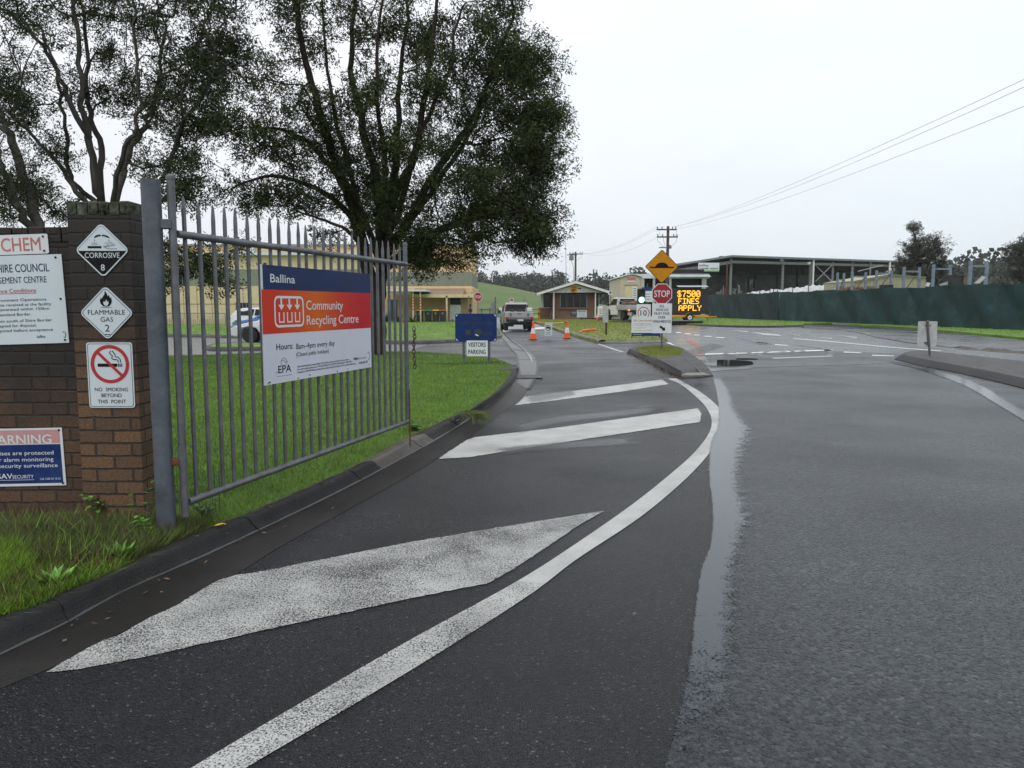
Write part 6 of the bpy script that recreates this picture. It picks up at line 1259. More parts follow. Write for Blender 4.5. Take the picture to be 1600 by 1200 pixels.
fl_ = thing('floodlight', 'dark twin floodlight in the gable beside the yellow notice', 'lamp', (D(905.5, 450.8, CY-1.3).x, CY-1.2, D(905, 450.8, CY-1.3).z))
for dx in (-.09, .09): mb = MB(); mb.lathe([(.05, -.05), (.10, .05), (.001, .06)], 10, (dx, -.04, 0)); mb.build('lamp', M_['black'], fl_)
an = thing('antenna', 'tall thin white radio mast on the weighbridge office roof', 'antenna', (D(885, 446, CY+1).x, CY+1, D(885, 446, CY+1).z)); mb = MB(); mb.tube([(0, 0, -.3), (-.12, 0, D(884, 379, CY+1).z-D(885, 446, CY+1).z)], .035, 6); mb.build('mast', M_['galv_pale'], an); mb = MB(); mb.tube([(-.2, 0, -.2), (-.2, 0, .6), (-.03, 0, .95)], .02, 6); mb.build('stay', M_['galv_pale'], an)
for (u0, u1, v0, v1, lab, mat) in ((891.8, 901.5, 486.5, 492.8, 'small blue plate on the brick wall of the weighbridge office', 'navy'), (901.2, 917, 484, 496, 'white notice board under the windows of the weighbridge office', 'sign_white')):
    a, b = D(u0, v1, CY-.03), D(u1, v0, CY-.03); t = thing('notice_board', lab, 'sign', ((a.x+b.x)/2, CY-.02, (a.z+b.z)/2)); w, h = b.x-a.x, b.z-a.z; mb = MB(); mb.box((0, -.015, 0), (w, .03, h)); mb.build('board', M_[mat], t)
    mb = MB()
    for k in range(4): mb.box((0, -.033, h*(.3-.2*k)), (w*(.7 if k else .8), .004, h*(.10 if k == 0 else .04)))
    mb.build('lettering', M_['sign_white' if mat == 'navy' else 'ink_grey'], t)
yb = thing('bollard', 'short yellow bollard at the left corner of the weighbridge office', 'bollard', (D(842, 495, CY-.6).x, CY-.6, .1)); mb = MB(); mb.tube([(0, 0, 0), (0, 0, 1.0)], .12, 12); mb.lathe([(.12, 0), (.09, .06), (.001, .09)], 12, (0, 0, 1.0)); mb.build('post', M_['traffic_yellow'], yb)
mb = MB(); mb.tube([(0, 0, .55), (0, 0, .72)], .123, 12, cap=False); mb.build('reflective_band', M_['black'], yb)
pl = thing('timber_plank', 'weathered plank leaning on the front post of the weighbridge office', 'plank', (D(858, 500, CY-1.3).x, CY-1.3, .13)); mb = MB(); mb.beam((0, 0, 0), (.6, .9, 1.7), .12, .04); mb.build('plank', M_['wood_pole'], pl)
dc = thing('small_crate', 'small dark box on the grass below the weighbridge office windows', 'box', (D(909, 498.8, CY-1).x, CY-1, .14)); mb = MB(); mb.box((0, 0, .09), (.34, .25, .18)); mb.build('body', M_['black'], dc, bevel=.03); mb = MB(); mb.box((0, 0, .19), (.38, .28, .03)); mb.build('lid', M_['dark_plastic'], dc)
rg = thing('barrier_tube', 'bent orange plastic tube lying on the grass of the toll island', 'tube', G(920, 519.5, .14)); mb = MB(); mb.tube([(-.48, -.1, .0), (-.35, -.05, .10), (0, 0, .13), (.35, .05, .17), (.46, .06, .12)], [.06, .07, .07, .06, .04], 8); mb.build('tube', M_['rag'], rg)
# white rounded fee sign and grey-backed sign on a post
fs_ = thing('fee_sign', 'white round topped notice with red lines beside the weighbridge office', 'sign', (D(938.3, 500, 74).x, 74, .13)); a, b = D(933.8, 495, 74), D(942.8, 478, 74); w = b.x-a.x
mb = MB(); mb.prism([(-w/2, a.z-.13), (w/2, a.z-.13), (w/2, b.z-.28)]+[(w/2-.14+.14*math.cos(R(q)), b.z-.28+.14*math.sin(R(q))) for q in (20, 45, 70, 90)]+[(-w/2+.14+.14*math.cos(R(q)), b.z-.28+.14*math.sin(R(q))) for q in (90, 110, 135, 160)]+[(-w/2, b.z-.28)], -.02, .02); mb.build('board', M_['sign_white'], fs_)
mb = MB(); hh = b.z-a.z
for f, ww in ((.72, .5), (.58, .45), (.44, .4), (.30, .45)): mb.box((0, -.023, a.z-.13+hh*f), (w*ww, .004, hh*.055))
mb.box((0, -.023, a.z-.13+hh*.09), (w*.95, .004, hh*.045)); mb.build('lettering', M_['ink_red'], fs_)
for x in (-.2, .2): mb = MB(); mb.box((x, 0, .12), (.05, .3, .24)); mb.build('foot', M_['black'], fs_)
gsn = G(947, 523.5, .13); gk = thing('traffic_sign', 'grey sign seen edge on, on a dark post in the toll island grass', 'sign', gsn, R(-72)); z1, z0 = D(946, 478, gsn.y).z-.13, D(946, 504, gsn.y).z-.13
mb = MB(); mb.box((0, 0, z1/2), (.09, .06, z1)); mb.build('post', M_['steel_dark'], gk); mb = MB(); mb.prism(rrect(.62, z1-z0, .08, cx=0, cy=(z0+z1)/2), -.055, -.035); mb.build('board', M_['sign_back'], gk)
# ------------------------------------------------------------------ island signs
nc = G(1000, 528, .135); Yn = nc.y
s = thing('payment_sign', 'white no cash payments board with a blue foot strip standing in the island grass', 'sign', nc)
a, b = D(986.5, 525, Yn), D(1032, 494.5, Yn); w, h = b.x-a.x, b.z-a.z; x0 = a.x-nc.x; z0 = a.z-nc.z
mb = MB(); mb.box((x0+w/2, 0, z0+h/2), (w, .03, h)); mb.build('board', M_['sign_white'], s)
mb = MB(); mb.box((x0+w/2, -.017, z0+h*.08), (w, .006, h*.16)); mb.build('blue_strip', M_['warn_blue'], s)
mb = MB(); mb.text('NO CASH PAYMENTS', x0+w*.07, x0+w*.82, z0+h*.74, h*.09, -.018, .015); mb.build('heading', M_['ink_red'], s)
mb = MB()
for i, t in enumerate(('The Waste Management Centre is now a', 'CASH FREE FACILITY', 'Eftpos and accounts only', 'We apologise for any inconvenience')): mb.text(t, x0+w*.07, x0+w*(.80, .70, .5, .78)[i], z0+h*(.62, .54, .40, .27)[i], h*.045, -.018, .006)
mb.build('lettering', M_['ink_grey'], s); mb = MB(); mb.text('ballina shire council', x0+w*.07, x0+w*.35, z0+h*.06, h*.05, -.022, .01); mb.build('council_mark', M_['sign_white'], s)
for u in (988, 1031): mb = MB(); mb.tube([(D(u, 500, Yn).x-nc.x, .04, 0), (D(u, 500, Yn).x-nc.x, .04, z0+h*.6 if u > 1000 else z0+h*1.18)], .03, 8); mb.build('post', M_['galv'], s)
Y10 = Yn+1.5; p = Vector((D(1005, 520, Y10).x, Y10, .135)); s = thing('speed_sign', 'grey framed speed limit ten sign behind the no cash payments board', 'sign', p); cz = D(1005, 489, Y10).z-.135; r = 9.6*Y10/F
mb = MB(); mb.prism(rrect(r*2.3, r*2.7, .04, cx=0, cy=cz+.02), -.01, 0); mb.build('board', M_['sign_white'], s); mb = MB(); mb.ring(circ(r*.98, 32, 0, cz), circ(r*.84, 32, 0, cz), -.013); mb.build('red_ring', M_['ink_red'], s)
mb = MB(); mb.text('10', -r*.50, r*.50, cz-r*.42, r*.84, -.013, .02); mb.build('lettering', M_['ink'], s); mb = MB(); mb.tube([(0, .03, 0), (0, .03, cz)], .03, 8); mb.build('post', M_['galv'], s)
tl = thing('traffic_light', 'black traffic light showing green above the ten speed sign', 'traffic light', (D(1001, 520, Y10+4).x, Y10+4, .135)); Yt = Y10+4; zg = D(1001, 468.5, Yt).z-.135; zt_ = D(1001, 457, Yt).z-.135
mb = MB(); mb.tube([(0, .1, 0), (0, .1, zg)], .05, 8); mb.build('pole', M_['steel_dark'], tl); mb = MB(); mb.prism(rrect(.40, zt_-zg+.42, .08, cx=0, cy=(zt_+zg)/2), -.1, .12); mb.build('housing', M_['black'], tl, bevel=.02)
for z_, m in ((zg, 'lit_green'), (zg+.36, 'dark_plastic')):
    mb = MB(); mb.prism(circ(.15, 20, 0, z_), -.13, -.10); mb.build('lens', M_[m], tl)
    mb = MB(); n = 12; rows = [[(.17*math.cos(R(180*k/n)), y, z_+.17*math.sin(R(180*k/n))) for k in range(n+1)] for y in (-.10, -.30)]; mb.strip(rows); mb.build('visor', M_['black'], tl)
sp_ = G(1034, 549, .165); Yq = sp_.y
s = thing('stop_sign', 'yellow hump diamond, red stop sign and white notice on one post in the concrete island', 'sign', sp_); sz = lambda v: D(1033, v, Yq).z-.165; sxx = lambda u: D(u, 470, Yq).x-sp_.x
mb = MB(); mb.tube([(0, .045, -.05), (0, .045, sz(395))], .03, 10); mb.build('post', M_['galv'], s, smooth=40)
r = 26.3*Yq/F; cz = sz(416.5)
mb = MB(); mb.prism(diamond(r, .05), -.012, 0); mb.v = [(x+sxx(1033), y, z+cz) for x, y, z in mb.v]; dm = mb.build('hump_board', M_['ink'], s)
mb = MB(); mb.face([(x+sxx(1033), z+cz) for x, z in diamond(r*.955, .045)], -.0135); mb.build('yellow_panel', M_['traffic_yellow'], dm)
mb = MB(); x_ = sxx(1033); hump = [(-.72, -.09), (.72, -.09), (.72, -.01), (.40, -.01), (.32, .12), (.20, .20), (.06, .235), (-.06, .235), (-.20, .20), (-.32, .12), (-.40, -.01), (-.72, -.01)]; mb.face([(a*r+x_, b*r+cz) for a, b in hump], -.015); mb.build('hump_symbol', M_['ink'], dm)
stop_board(s, sz(459), 17.0*Yq/F, sxx(1034))
w, h = sxx(1050)-sxx(1019), sz(474)-sz(520.5); cx = (sxx(1050)+sxx(1019))/2; c2 = (sz(474)+sz(520.5))/2
mb = MB(); mb.prism([(cx-w/2, c2-h/2), (cx+w/2, c2-h/2), (cx+w/2, c2+h/2), (cx-w/2, c2+h/2)], -.022, -.012); nb = mb.build('notice_board', M_['sign_white'], s); mb = MB()
for t, f, ww in (('ALL', .40, .26), ('VEHICLES', .275, .62), ('MUST PASS', .15, .76), ('OVER', .02, .36), ('WEIGHBRIDGE', -.115, .92)): mb.text(t, cx-w*ww/2, cx+w*ww/2, c2+h*f-.03, h*.082, -.0235, .03)
mb.build('notice_lettering', M_['ink'], nb)
mb = MB(); A_ = [(-.5, .16), (.12, .16), (.12, .34), (.5, 0), (.12, -.34), (.12, -.16), (-.5, -.16)]; a = R(-38); mb.face([(cx+w*.05+.32*w*(x*math.cos(a)-z*math.sin(a))*1.1, c2-h*.34+.32*w*(x*math.sin(a)+z*math.cos(a))*1.1) for x, z in A_], -.0235); mb.build('arrow', M_['ink'], nb)
# right median sign seen from behind
rp = G(1453, 555.5, .155); s = thing('traffic_sign', 'grey back of a rectangular sign on a round post in the right hand median', 'sign', rp, R(4)); Yr = rp.y; sz = lambda v: D(1449, v, Yr).z-.155; sx_f = lambda u: D(u, 520, Yr).x-rp.x
mb = MB(); mb.tube([(0, 0, -.05), (sx_f(1448), 0, sz(500.5))], .033, 12); mb.build('post', M_['galv'], s, smooth=40)
mb = MB(); cz = (sz(502)+sz(541.5))/2; mb.prism(rrect(sx_f(1466)-sx_f(1434.5), sz(502)-sz(541.5), .04, cx=sx_f(1450), cy=cz), .035, .045); mb.build('board', M_['sign_back'], s)
mb = MB()
for v in (508, 535): mb.box((sx_f(1450), .02, sz(v)), (.16, .05, .03))
mb.build('bracket', M_['galv'], s)

# ------------------------------------------------------------------ weighbridge deck and the loaded ute
wb = thing('weighbridge_deck', 'low raised concrete weighbridge deck under the loaded ute', 'weighbridge', (D(1002, 500, 74).x, 76, 0), R(14)); mb = MB(); mb.box((0, 1, .17), (3.6, 22, .30)); mb.build('deck', M_['concrete_dark'], wb, bevel=.03)
mb = MB(); mb.box((0, -10.2, .32), (3.5, .35, .02)); mb.build('steel_plate', M_['steel_grey'], wb)
u2 = D(997, 500, 67.5); ute('pale tray ute loaded with brown rubbish, stopped at the green light', (u2.x, 67.5, .33), R(17), 'car_white', 'tray', sc=1.12)
hg = thing('hedge', 'bright yellow green clipped hedge behind the loaded ute', 'hedge', (D(945, 495, 98).x, 98, 0)); rn = random.Random(3); mb = MB()
for i in range(900):
    c = Vector((rn.uniform(-2.6, 2.6), rn.uniform(-.6, .6), rn.uniform(.2, 1.5))); u_ = Vector((rn.gauss(0, 1), rn.gauss(0, 1), rn.gauss(0, 1))).normalized()*.16; v_ = u_.orthogonal().normalized()*.1; mb.add([c-u_, c+v_, c+u_, c-v_], [(0, 1, 2, 3)])
mb.build('foliage', M_['hedge'], hg)
post_sign('direction_sign', 'small red and white sign right of the weighbridge office eave', 954, 500, 462, lambda t, Y: (plain(t, Y, 950, 956.5, 454, 460.5), plain(t, Y-.02, 951.5, 955.5, 455, 459, 'ink_red')), 96, .05, 'steel_dark')
hf = thing('yard_fence', 'pale rail fence between the weighbridge office and the loaded ute', 'fence', (D(950, 485, 104).x, 104, 0)); mb = MB(); xa_, xb_ = D(936, 480, 104).x, D(970, 480, 104).x
for z_ in (.5, .9, 1.4): mb.box(((xa_+xb_)/2, 104, z_), (xb_-xa_, .06, .12))
for k in range(5): mb.box((xa_+(xb_-xa_)*k/4, 104, .8), (.12, .12, 1.6))
mb.build('rails', M_['galv_pale'], hf, True)
bs2 = thing('information_sign', 'blue headed white sign in front of the tan shed', 'sign', (D(1011, 480, 100).x, 100, 0)); a, b = D(1002, 472, 100), D(1020, 449, 100); w, h = b.x-a.x, b.z-a.z; mb = MB(); mb.box((0, 0, (a.z+b.z)/2), (w, .06, h)); mb.build('board', M_['sign_white'], bs2); mb = MB(); mb.box((0, -.035, b.z-h*.12), (w, .02, h*.24)); mb.build('blue_strip', M_['warn_blue'], bs2)
mb = MB(); mb.tube([(0, .08, 0), (0, .08, b.z+.5)], .06, 8); mb.build('post', M_['galv'], bs2); mb = MB()
for k in range(3): mb.box((-.05, -.033, a.z+h*(.2+.17*k)), (w*.6, .006, h*.05))
mb.build('lettering', M_['ink_grey'], bs2)

# ------------------------------------------------------------------ message board trailer
Yv2 = 75.5; vt_ = thing('message_trailer', 'yellow trailer carrying a dark lit message board about fines', 'trailer', (D(1079, 503, Yv2).x, Yv2, .12)); o = vt_.location
def V2(u, v): p = D(u, v, Yv2); return p.x-o.x, p.z-.12
x0, zt_ = V2(1046, 451); x1_, zb_ = V2(1105, 490.5)
mb = MB(); mb.box(((x0+x1_)/2, 0, (zt_+zb_)/2), (x1_-x0, .28, zt_-zb_)); mb.build('board', M_['led_board'], vt_, bevel=.03)
mb = MB(); mb.box((V2(1082, 450)[0], 0, zt_+.22), (V2(1104, 450)[0]-V2(1057, 450)[0], .9, .05), M=Matrix.Rotation(R(8), 4, 'X')); mb.build('solar_panel', M_['galv_pale'], vt_)
G5 = {'$': '04150F141E0504 '.strip(), }
FONT = {'$': ['01110', '10101', '10100', '01110', '00101', '10101', '01110'], '7': ['11111', '00001', '00010', '00010', '00100', '00100', '00100'], '5': ['11111', '10000', '11110', '00001', '00001', '10001', '01110'], '0': ['01110', '10001', '10011', '10101', '11001', '10001', '01110'], 'F': ['11111', '10000', '10000', '11110', '10000', '10000', '10000'], 'I': ['11111', '00100', '00100', '00100', '00100', '00100', '11111'], 'N': ['10001', '11001', '11001', '10101', '10011', '10011', '10001'], 'E': ['11111', '10000', '10000', '11110', '10000', '10000', '11111'], 'S': ['01111', '10000', '10000', '01110', '00001', '00001', '11110'], 'A': ['01110', '10001', '10001', '11111', '10001', '10001', '10001'], 'P': ['11110', '10001', '10001', '11110', '10000', '10000', '10000'], 'L': ['10000', '10000', '10000', '10000', '10000', '10000', '11111'], 'Y': ['10001', '10001', '01010', '00100', '00100', '00100', '00100']}
mb = MB()
for line, ua, ub, va, vb_ in (('$7500', 1058, 1093.5, 454, 464.5), ('FINES', 1059.5, 1091.5, 466.2, 475), ('APPLY', 1060, 1095, 477.0, 485.6)):
    xa_, zz1 = V2(ua, va); xb_, zz0 = V2(ub, vb_); dx = (xb_-xa_)/(len(line)*6-1); dz = (zz1-zz0)/7
    for i, chh in enumerate(line):
        for ry, row in enumerate(FONT[chh]):
            for cx_, q in enumerate(row):
                if q == '1': mb.box((xa_+dx*(i*6+cx_+.5), -.15, zz1-dz*(ry+.5)), (dx*.97, .02, dz*.95))
mb.build('lit_lettering', M_['led'], vt_)
zc = V2(1080, 494)[1]; mb = MB(); mb.box(((x0+x1_)/2, 0, zc), (x1_-x0-.1, 1.5, .22)); mb.box((V2(1112, 495)[0], 0, zc-.05), (1.0, .1, .1)); mb.build('chassis', M_['trailer_yellow'], vt_, bevel=.02)
xw = V2(1074.5, 500)[0]; mb = MB(); n = 12; rows = [[(xw+.50*math.cos(R(180*k/n)), y, .36+.46*math.sin(R(180*k/n))) for k in range(n+1)] for y in (-.98, -.70)]; mb.strip(rows); mb.build('mudguard', M_['trailer_yellow'], vt_)
def wheel_y(par, x, y, r, w):
    mb = MB(); n = 20; prof = [(r*.6, -w/2), (r*.95, -w/2), (r, 0), (r*.95, w/2), (r*.6, w/2)]; vs = [(x+q*math.cos(2*math.pi*k/n), y+z, r+q*math.sin(2*math.pi*k/n)) for q, z in prof for k in range(n)]
    mb.add(vs, [(i*n+k, i*n+(k+1) % n, (i+1)*n+(k+1) % n, (i+1)*n+k) for i in range(4) for k in range(n)]+[tuple(range(n)), tuple(4*n+k for k in range(n))]); ty = mb.build('wheel', M_['rubber'], par)
    mb = MB(); mb.prism(circ(r*.58, 18, x, r), y-w/2-.015, y-w/2); mb.build('rim', M_['white'], ty); mb = MB(); mb.prism(circ(r*.16, 10, x, r), y-w/2-.04, y-w/2-.016); mb.build('hub', M_['black'], ty)
wheel_y(vt_, xw, -.82, .36, .2); wheel_y(vt_, xw, .82, .36, .2)
mb = MB()
for u in (1049, 1103): mb.tube([(V2(u, 500)[0], -.6, .0), (V2(u, 500)[0], -.6, zc)], .04, 6)
mb.tube([(V2(1104, 475)[0], .1, V2(1104, 475)[1]), (V2(1111, 492)[0], .1, V2(1111, 492)[1])], .04, 6); mb.box((V2(1105, 452)[0]+.2, .1, V2(1105, 452)[1]), (.5, .06, .06)); mb.build('jack', M_['galv'], vt_)

# ------------------------------------------------------------------ poles and wires
def pole(label, u, vt, Y, arms, r=.16):
    x = D(u, 450, Y).x; zt_ = D(u, vt, Y).z; t = thing('power_pole', label, 'power pole', (x, Y, 0)); mb = MB(); mb.tube([(0, 0, 0), (0, 0, zt_)], [r*1.2, r*.85], 10); mb.build('pole', M_['wood_pole'], t, smooth=40)
    for (ua, ub, v) in arms:
        xa_, xb_ = D(ua, v, Y).x-x, D(ub, v, Y).x-x; z_ = D(u, v, Y).z; mb = MB(); mb.box(((xa_+xb_)/2, -.16, z_), (xb_-xa_, .12, .13)); ca = mb.build('crossarm', M_['wood_pole'], t); mb = MB()
        for q in (.04, .27, .80, .96): mb.lathe([(.03, 0), (.07, .06), (.05, .12), (.07, .18), (.03, .24)], 8, (xa_+(xb_-xa_)*q, -.16, z_+.06))
        mb.build('insulator', M_['ink_grey'], ca)
    return t, x, zt_
YP = 77.0; t, xP, zP = pole('tall timber power pole with two crossarms behind the hump sign', 1042, 353.5, YP, ((1025.5, 1056.5, 359), (1026, 1058.5, 370.5)))
mb = MB(); zl = D(1042, 371, YP).z; ax0 = D(1027, 370, YP).x-xP; ax1 = D(1057, 370, YP).x-xP; zj = D(1042, 387, YP).z
for a_ in (ax0, (ax0*.45), ax1): mb.tube([(a_, -.16, zl), (a_, -.16, zl-.35), (a_*.55, -.1, (zl+zj)/2-.25), (-.55 if a_ < 0 else .2, -.05, zj)], .018, 4)
mb.tube([(ax0+.1, -.16, zl+.7), (ax0+.25, -.16, zl+.2)], .015, 4); mb.tube([(ax1, -.16, zl+.75), (ax1-.15, -.16, zl+.1)], .015, 4); mb.build('jumper_wire', M_['wire'], t)
mb = MB(); mb.box((-.5, -.1, zj), (.75, .12, .10)); mb.lathe([(.12, -.15), (.15, 0), (.1, .2)], 8, (.22, -.1, zj+.05)); mb.build('cable_bracket', M_['steel_grey'], t)
Y2 = 113.0; t2, x2, z2 = pole('smaller power pole with a transformer behind the weighbridge office', 899, 393.5, Y2, ((889.5, 910.5, 397),))
zx = D(894, 403, Y2).z; mb = MB(); mb.lathe([(.30, -.36), (.34, -.30), (.34, .25), (.2, .36)], 12, (-.62, -.1, zx)); mb.build('transformer', M_['steel_grey'], t2); mb = MB(); mb.box((-.55, -.1, zx+.42), (1.5, .1, .1)); mb.tube([(-.62, 0, zx-.4), (-.32, 0, zx-1.2), (-.25, 0, zx-4.5)], .03, 5); mb.tube([(1.0, 0, z2-.4), (.7, 0, z2-.9), (.1, 0, z2-1.3)], .02, 4); mb.build('bracket', M_['wood_pole'], t2)
lpz = D(927, 421, 112).z; lpx = D(927, 450, 112).x; lp_ = thing('lamp_pole', 'thin grey floodlight pole right of the weighbridge office', 'lamp post', (lpx, 112, 0)); mb = MB(); mb.tube([(.1, 0, 0), (0, 0, lpz)], .09, 8); mb.build('pole', M_['galv'], lp_); mb = MB(); mb.tube([(0, 0, lpz-.1), (.35, -.1, lpz-.05)], .03, 6); mb.box((.45, -.1, lpz-.2), (.3, .2, .22)); mb.build('lamp_head', M_['galv_pale'], lp_)
def wire(label, pts, r=.014, group='overhead wires'):
    p0 = Vector(pts[0]); t = tag(MB().tube([Vector(p)-p0 for p in catmull(pts, 8)], r, 4, cap=False).build('power_line', M_['wire']), label, 'power line', group); t.location = p0
zc = D(1042, 359, YP).z+.3
for lab, ua, v1, yy in (('highest overhead wire running from the pole out to the top right', 1057, 124, 24), ('middle overhead wire running from the pole out to the right', 1053, 136, 24.3), ('lowest overhead wire running from the pole out to the right', 1056, 166, 24)):
    a = D(ua, 359 if v1 < 150 else 360, YP); b = D(1600, v1, yy); a.z = zc-.0 if v1 < 150 else zc-.25
    dirv = (b-a); m = a+dirv*.5; vm = {124: 1305, 136: 1305, 166: 1305}[v1]; tgt = {124: 259, 136: 267, 166: 282}[v1]
    # sag so that the span crosses the surveyed mid sight line
    best = min((i/400 for i in range(40, 380)), key=lambda s_: abs(D(0, 0, 1).x*0+((a+dirv*s_).x/((a+dirv*s_).y*CP-((a+dirv*s_).z-EYE)*SP)*F+800)-vm)); q = a+dirv*best; q.z = D(vm, tgt, q.y).z
    sag = q.z-(a+dirv*best).z; sag = max(min(sag, .2), -1.2); k = sag/(4*best*(1-best)); c = b+dirv*.35; f = lambda s_: a+dirv*s_+Vector((0, 0, 4*k*s_*(1-s_))); wire(lab, [f(s_) for s_ in (0, .15, .3, .45, .6, .75, .9, 1.0, 1.2)], .008)
for lab, ua, ub, dz in (('upper faint wire between the two power poles', 1027, 891, 0), ('middle faint wire between the two power poles', 1032, 895, -.05), ('lower faint wire between the two power poles', 1029, 909, -1.0)):
    a = D(ua, 360, YP); a.z = zc+dz; b = D(ub, 396, Y2); m = (a+b)/2; m.z -= .9; wire(lab, [a, a.lerp(b, .25)-Vector((0, 0, .68)), m, a.lerp(b, .75)-Vector((0, 0, .68)), b], .010)

# ------------------------------------------------------------------ tan shed with open dark bays
YT = 122.0
sh = thing('storage_shed', 'tan gabled shed with a roller door and a long row of dark open bays', 'shed', (D(1000, 490, YT).x, YT, 0))
def tp(u, v, Y=YT): p = D(u, v, Y); return p.x, p.z
xa_, za_ = tp(970, 434); xb_, zb_ = tp(1002.5, 433); xm, zm = tp(985.5, 428.8)
mb = MB(); mb.prism([(xa_, 0), (xb_, 0), (xb_, zb_), (xm, zm), (xa_, za_)], YT, YT+14); mb.build('gable_wall', M_['tan'], sh, True)
a, b = tp(976, 490), tp(995, 446); mb = MB(); mb.box(((a[0]+b[0])/2, YT-.04, b[1]/2), (b[0]-a[0], .1, b[1])); dr = mb.build('roller_door', M_['cream_pale'], sh, True); mb = MB(); mb.box(((a[0]+b[0])/2, YT-.08, b[1]+.05), (b[0]-a[0]+.2, .1, .16)); mb.build('lintel', M_['terracotta'], dr, True)
xc, zc_ = tp(1108, 431.5); xe = tp(1102, 440)[0]
mb = MB(); mb.add([(xm, YT-.3, zm+.1), (xc, YT-.3, zm-.2), (xc, YT-1.5, zb_+.05), (xb_, YT-.3, zb_+.05)], [(0, 1, 2, 3)]); mb.box(((xm+xc)/2, YT+6, zm+.02), (xc-xm, 12.5, .10)); mb.box(((xb_+xc)/2, YT-.35, zb_+.05), (xc-xb_, .14, .5)); mb.prism([(xa_-.3, za_), (xm, zm+.02), (xm, zm+.17), (xa_-.3, za_+.15)], YT-.3, YT+14.2); mb.build('roof', M_['roof_white'], sh, True)
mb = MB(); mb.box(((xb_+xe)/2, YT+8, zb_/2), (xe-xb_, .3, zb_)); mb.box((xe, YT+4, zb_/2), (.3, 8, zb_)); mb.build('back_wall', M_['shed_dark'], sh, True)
mb = MB(); z0 = tp(1060, 452)[1]; mb.box(((tp(1022, 440)[0]+xe)/2, YT+1.0, (zb_+z0)/2), (xe-tp(1022, 440)[0], .1, zb_-z0+2.5)); mb.build('bay_shade', M_['shed_dark'], sh, True)  # added near-black sheet, stands for the shade inside the open bays
for u in (1004, 1021.5, 1047, 1098, 1101.5): p = tp(u, 440); mb = MB(); mb.box((p[0], YT-.1, zb_/2), (.35 if u > 1010 else .5, .3, zb_)); mb.build('column', M_['galv_pale'], sh, True)
rs = thing('shed_sign', 'small red and white sign on the gable of the tan shed', 'sign', (tp(986, 437)[0], YT-.06, tp(986, 437)[1])); mb = MB(); mb.box((0, 0, 0), (1.3, .05, .75)); mb.build('board', M_['sign_white'], rs); mb = MB(); mb.box((0, -.03, .12), (1.3, .02, .5)); mb.build('red_panel', M_['ink_fade'], rs)
ws = thing('notice_board', 'white paper notices on the roller door of the tan shed', 'sign', (tp(991.5, 458)[0], YT-.12, tp(991, 458)[1])); mb = MB(); mb.box((0, 0, 0), (.7, .03, 2.0)); mb.build('board', M_['sign_white'], ws); mb = MB()
for k in range(5): mb.box((0, -.02, .7-.35*k), (.5, .01, .16))
mb.build('lettering', M_['ink_grey'], ws)

# ------------------------------------------------------------------ transfer station canopy
TS = thing('transfer_station', 'long open sided transfer station under a wide dark roof behind the green fence', 'building', (D(1180, 490, 132).x, 132, 0))
y0, y1 = 130.0, 150.0
def q_(u, v, Y): return Vector(D(u, v, Y))
A0, A1, A2 = q_(1054, 415, 131), q_(1143, 401.2, y0), q_(1400, 409.6, y1)      # eave line: left end, near corner, far right end
bk = Vector((6, 26, -2.6))
B0, B1, B2 = A0+Vector((10, 26, -1.2)), A1+bk, A2+Vector((6, 22, -2.4))
mb = MB(); tz = Vector((0, 0, .2)); mb.add([A0, A1, B1, B0, A0+tz, A1+tz, B1+tz, B0+tz], [(0, 1, 2, 3), (7, 6, 5, 4), (0, 4, 5, 1), (1, 5, 6, 2), (2, 6, 7, 3), (3, 7, 4, 0)])
mb.add([A1, A2, B2, B1, A1+tz, A2+tz, B2+tz, B1+tz], [(0, 1, 2, 3), (7, 6, 5, 4), (0, 4, 5, 1), (1, 5, 6, 2), (2, 6, 7, 3)]); mb.build('roof', M_['roof_grey'], TS, True)
mb = MB(); mb.beam(A0+Vector((0, -.2, .1)), A1+Vector((0, -.2, .1)), .12, .34); mb.beam(A1+Vector((0, -.2, .1)), A2+Vector((0, -.2, .1)), .12, .34); mb.build('fascia', M_['steel_grey'], TS, True)
mb = MB(); mb.beam(A0+Vector((0, .6, -.9)), A1+Vector((0, .6, -.9)), .2, .5); mb.beam(A1+Vector((0, .6, -.8)), A2+Vector((0, .6, -.7)), .2, .45); mb.build('truss', M_['steel_grey'], TS, True)
mb = MB(); dz = Vector((0, .3, -.12)); mb.add([A0+dz, A1+dz, B1+dz, B0+dz, A2+dz, B2+dz], [(0, 1, 2, 3), (1, 4, 5, 2)]); mb.build('roof_shade', M_['shed_dark'], TS, True)  # near-black sheet hung below the roof to stand for its shaded underside
# dark upper cladding hung at the back and on the left bay
def sheet4(name, pts, mat, t=.2):
    mb = MB(); off = Vector((0, t, 0)); P = [Vector(p) for p in pts]; mb.add(P+[p+off for p in P], [(0, 1, 2, 3), (7, 6, 5, 4), (0, 4, 5, 1), (1, 5, 6, 2), (2, 6, 7, 3), (3, 7, 4, 0)]); return mb.build(name, M_[mat], TS, True)
yb2 = 152.0
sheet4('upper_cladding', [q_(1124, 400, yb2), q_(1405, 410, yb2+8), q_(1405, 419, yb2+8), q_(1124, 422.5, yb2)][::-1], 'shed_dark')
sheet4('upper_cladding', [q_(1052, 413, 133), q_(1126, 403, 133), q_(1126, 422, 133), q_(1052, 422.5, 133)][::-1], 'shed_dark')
sheet4('upper_cladding', [q_(1270, 405, yb2+3), q_(1330, 408, yb2+5), q_(1330, 424, yb2+5), q_(1270, 430, yb2+3)][::-1], 'shed_dark')
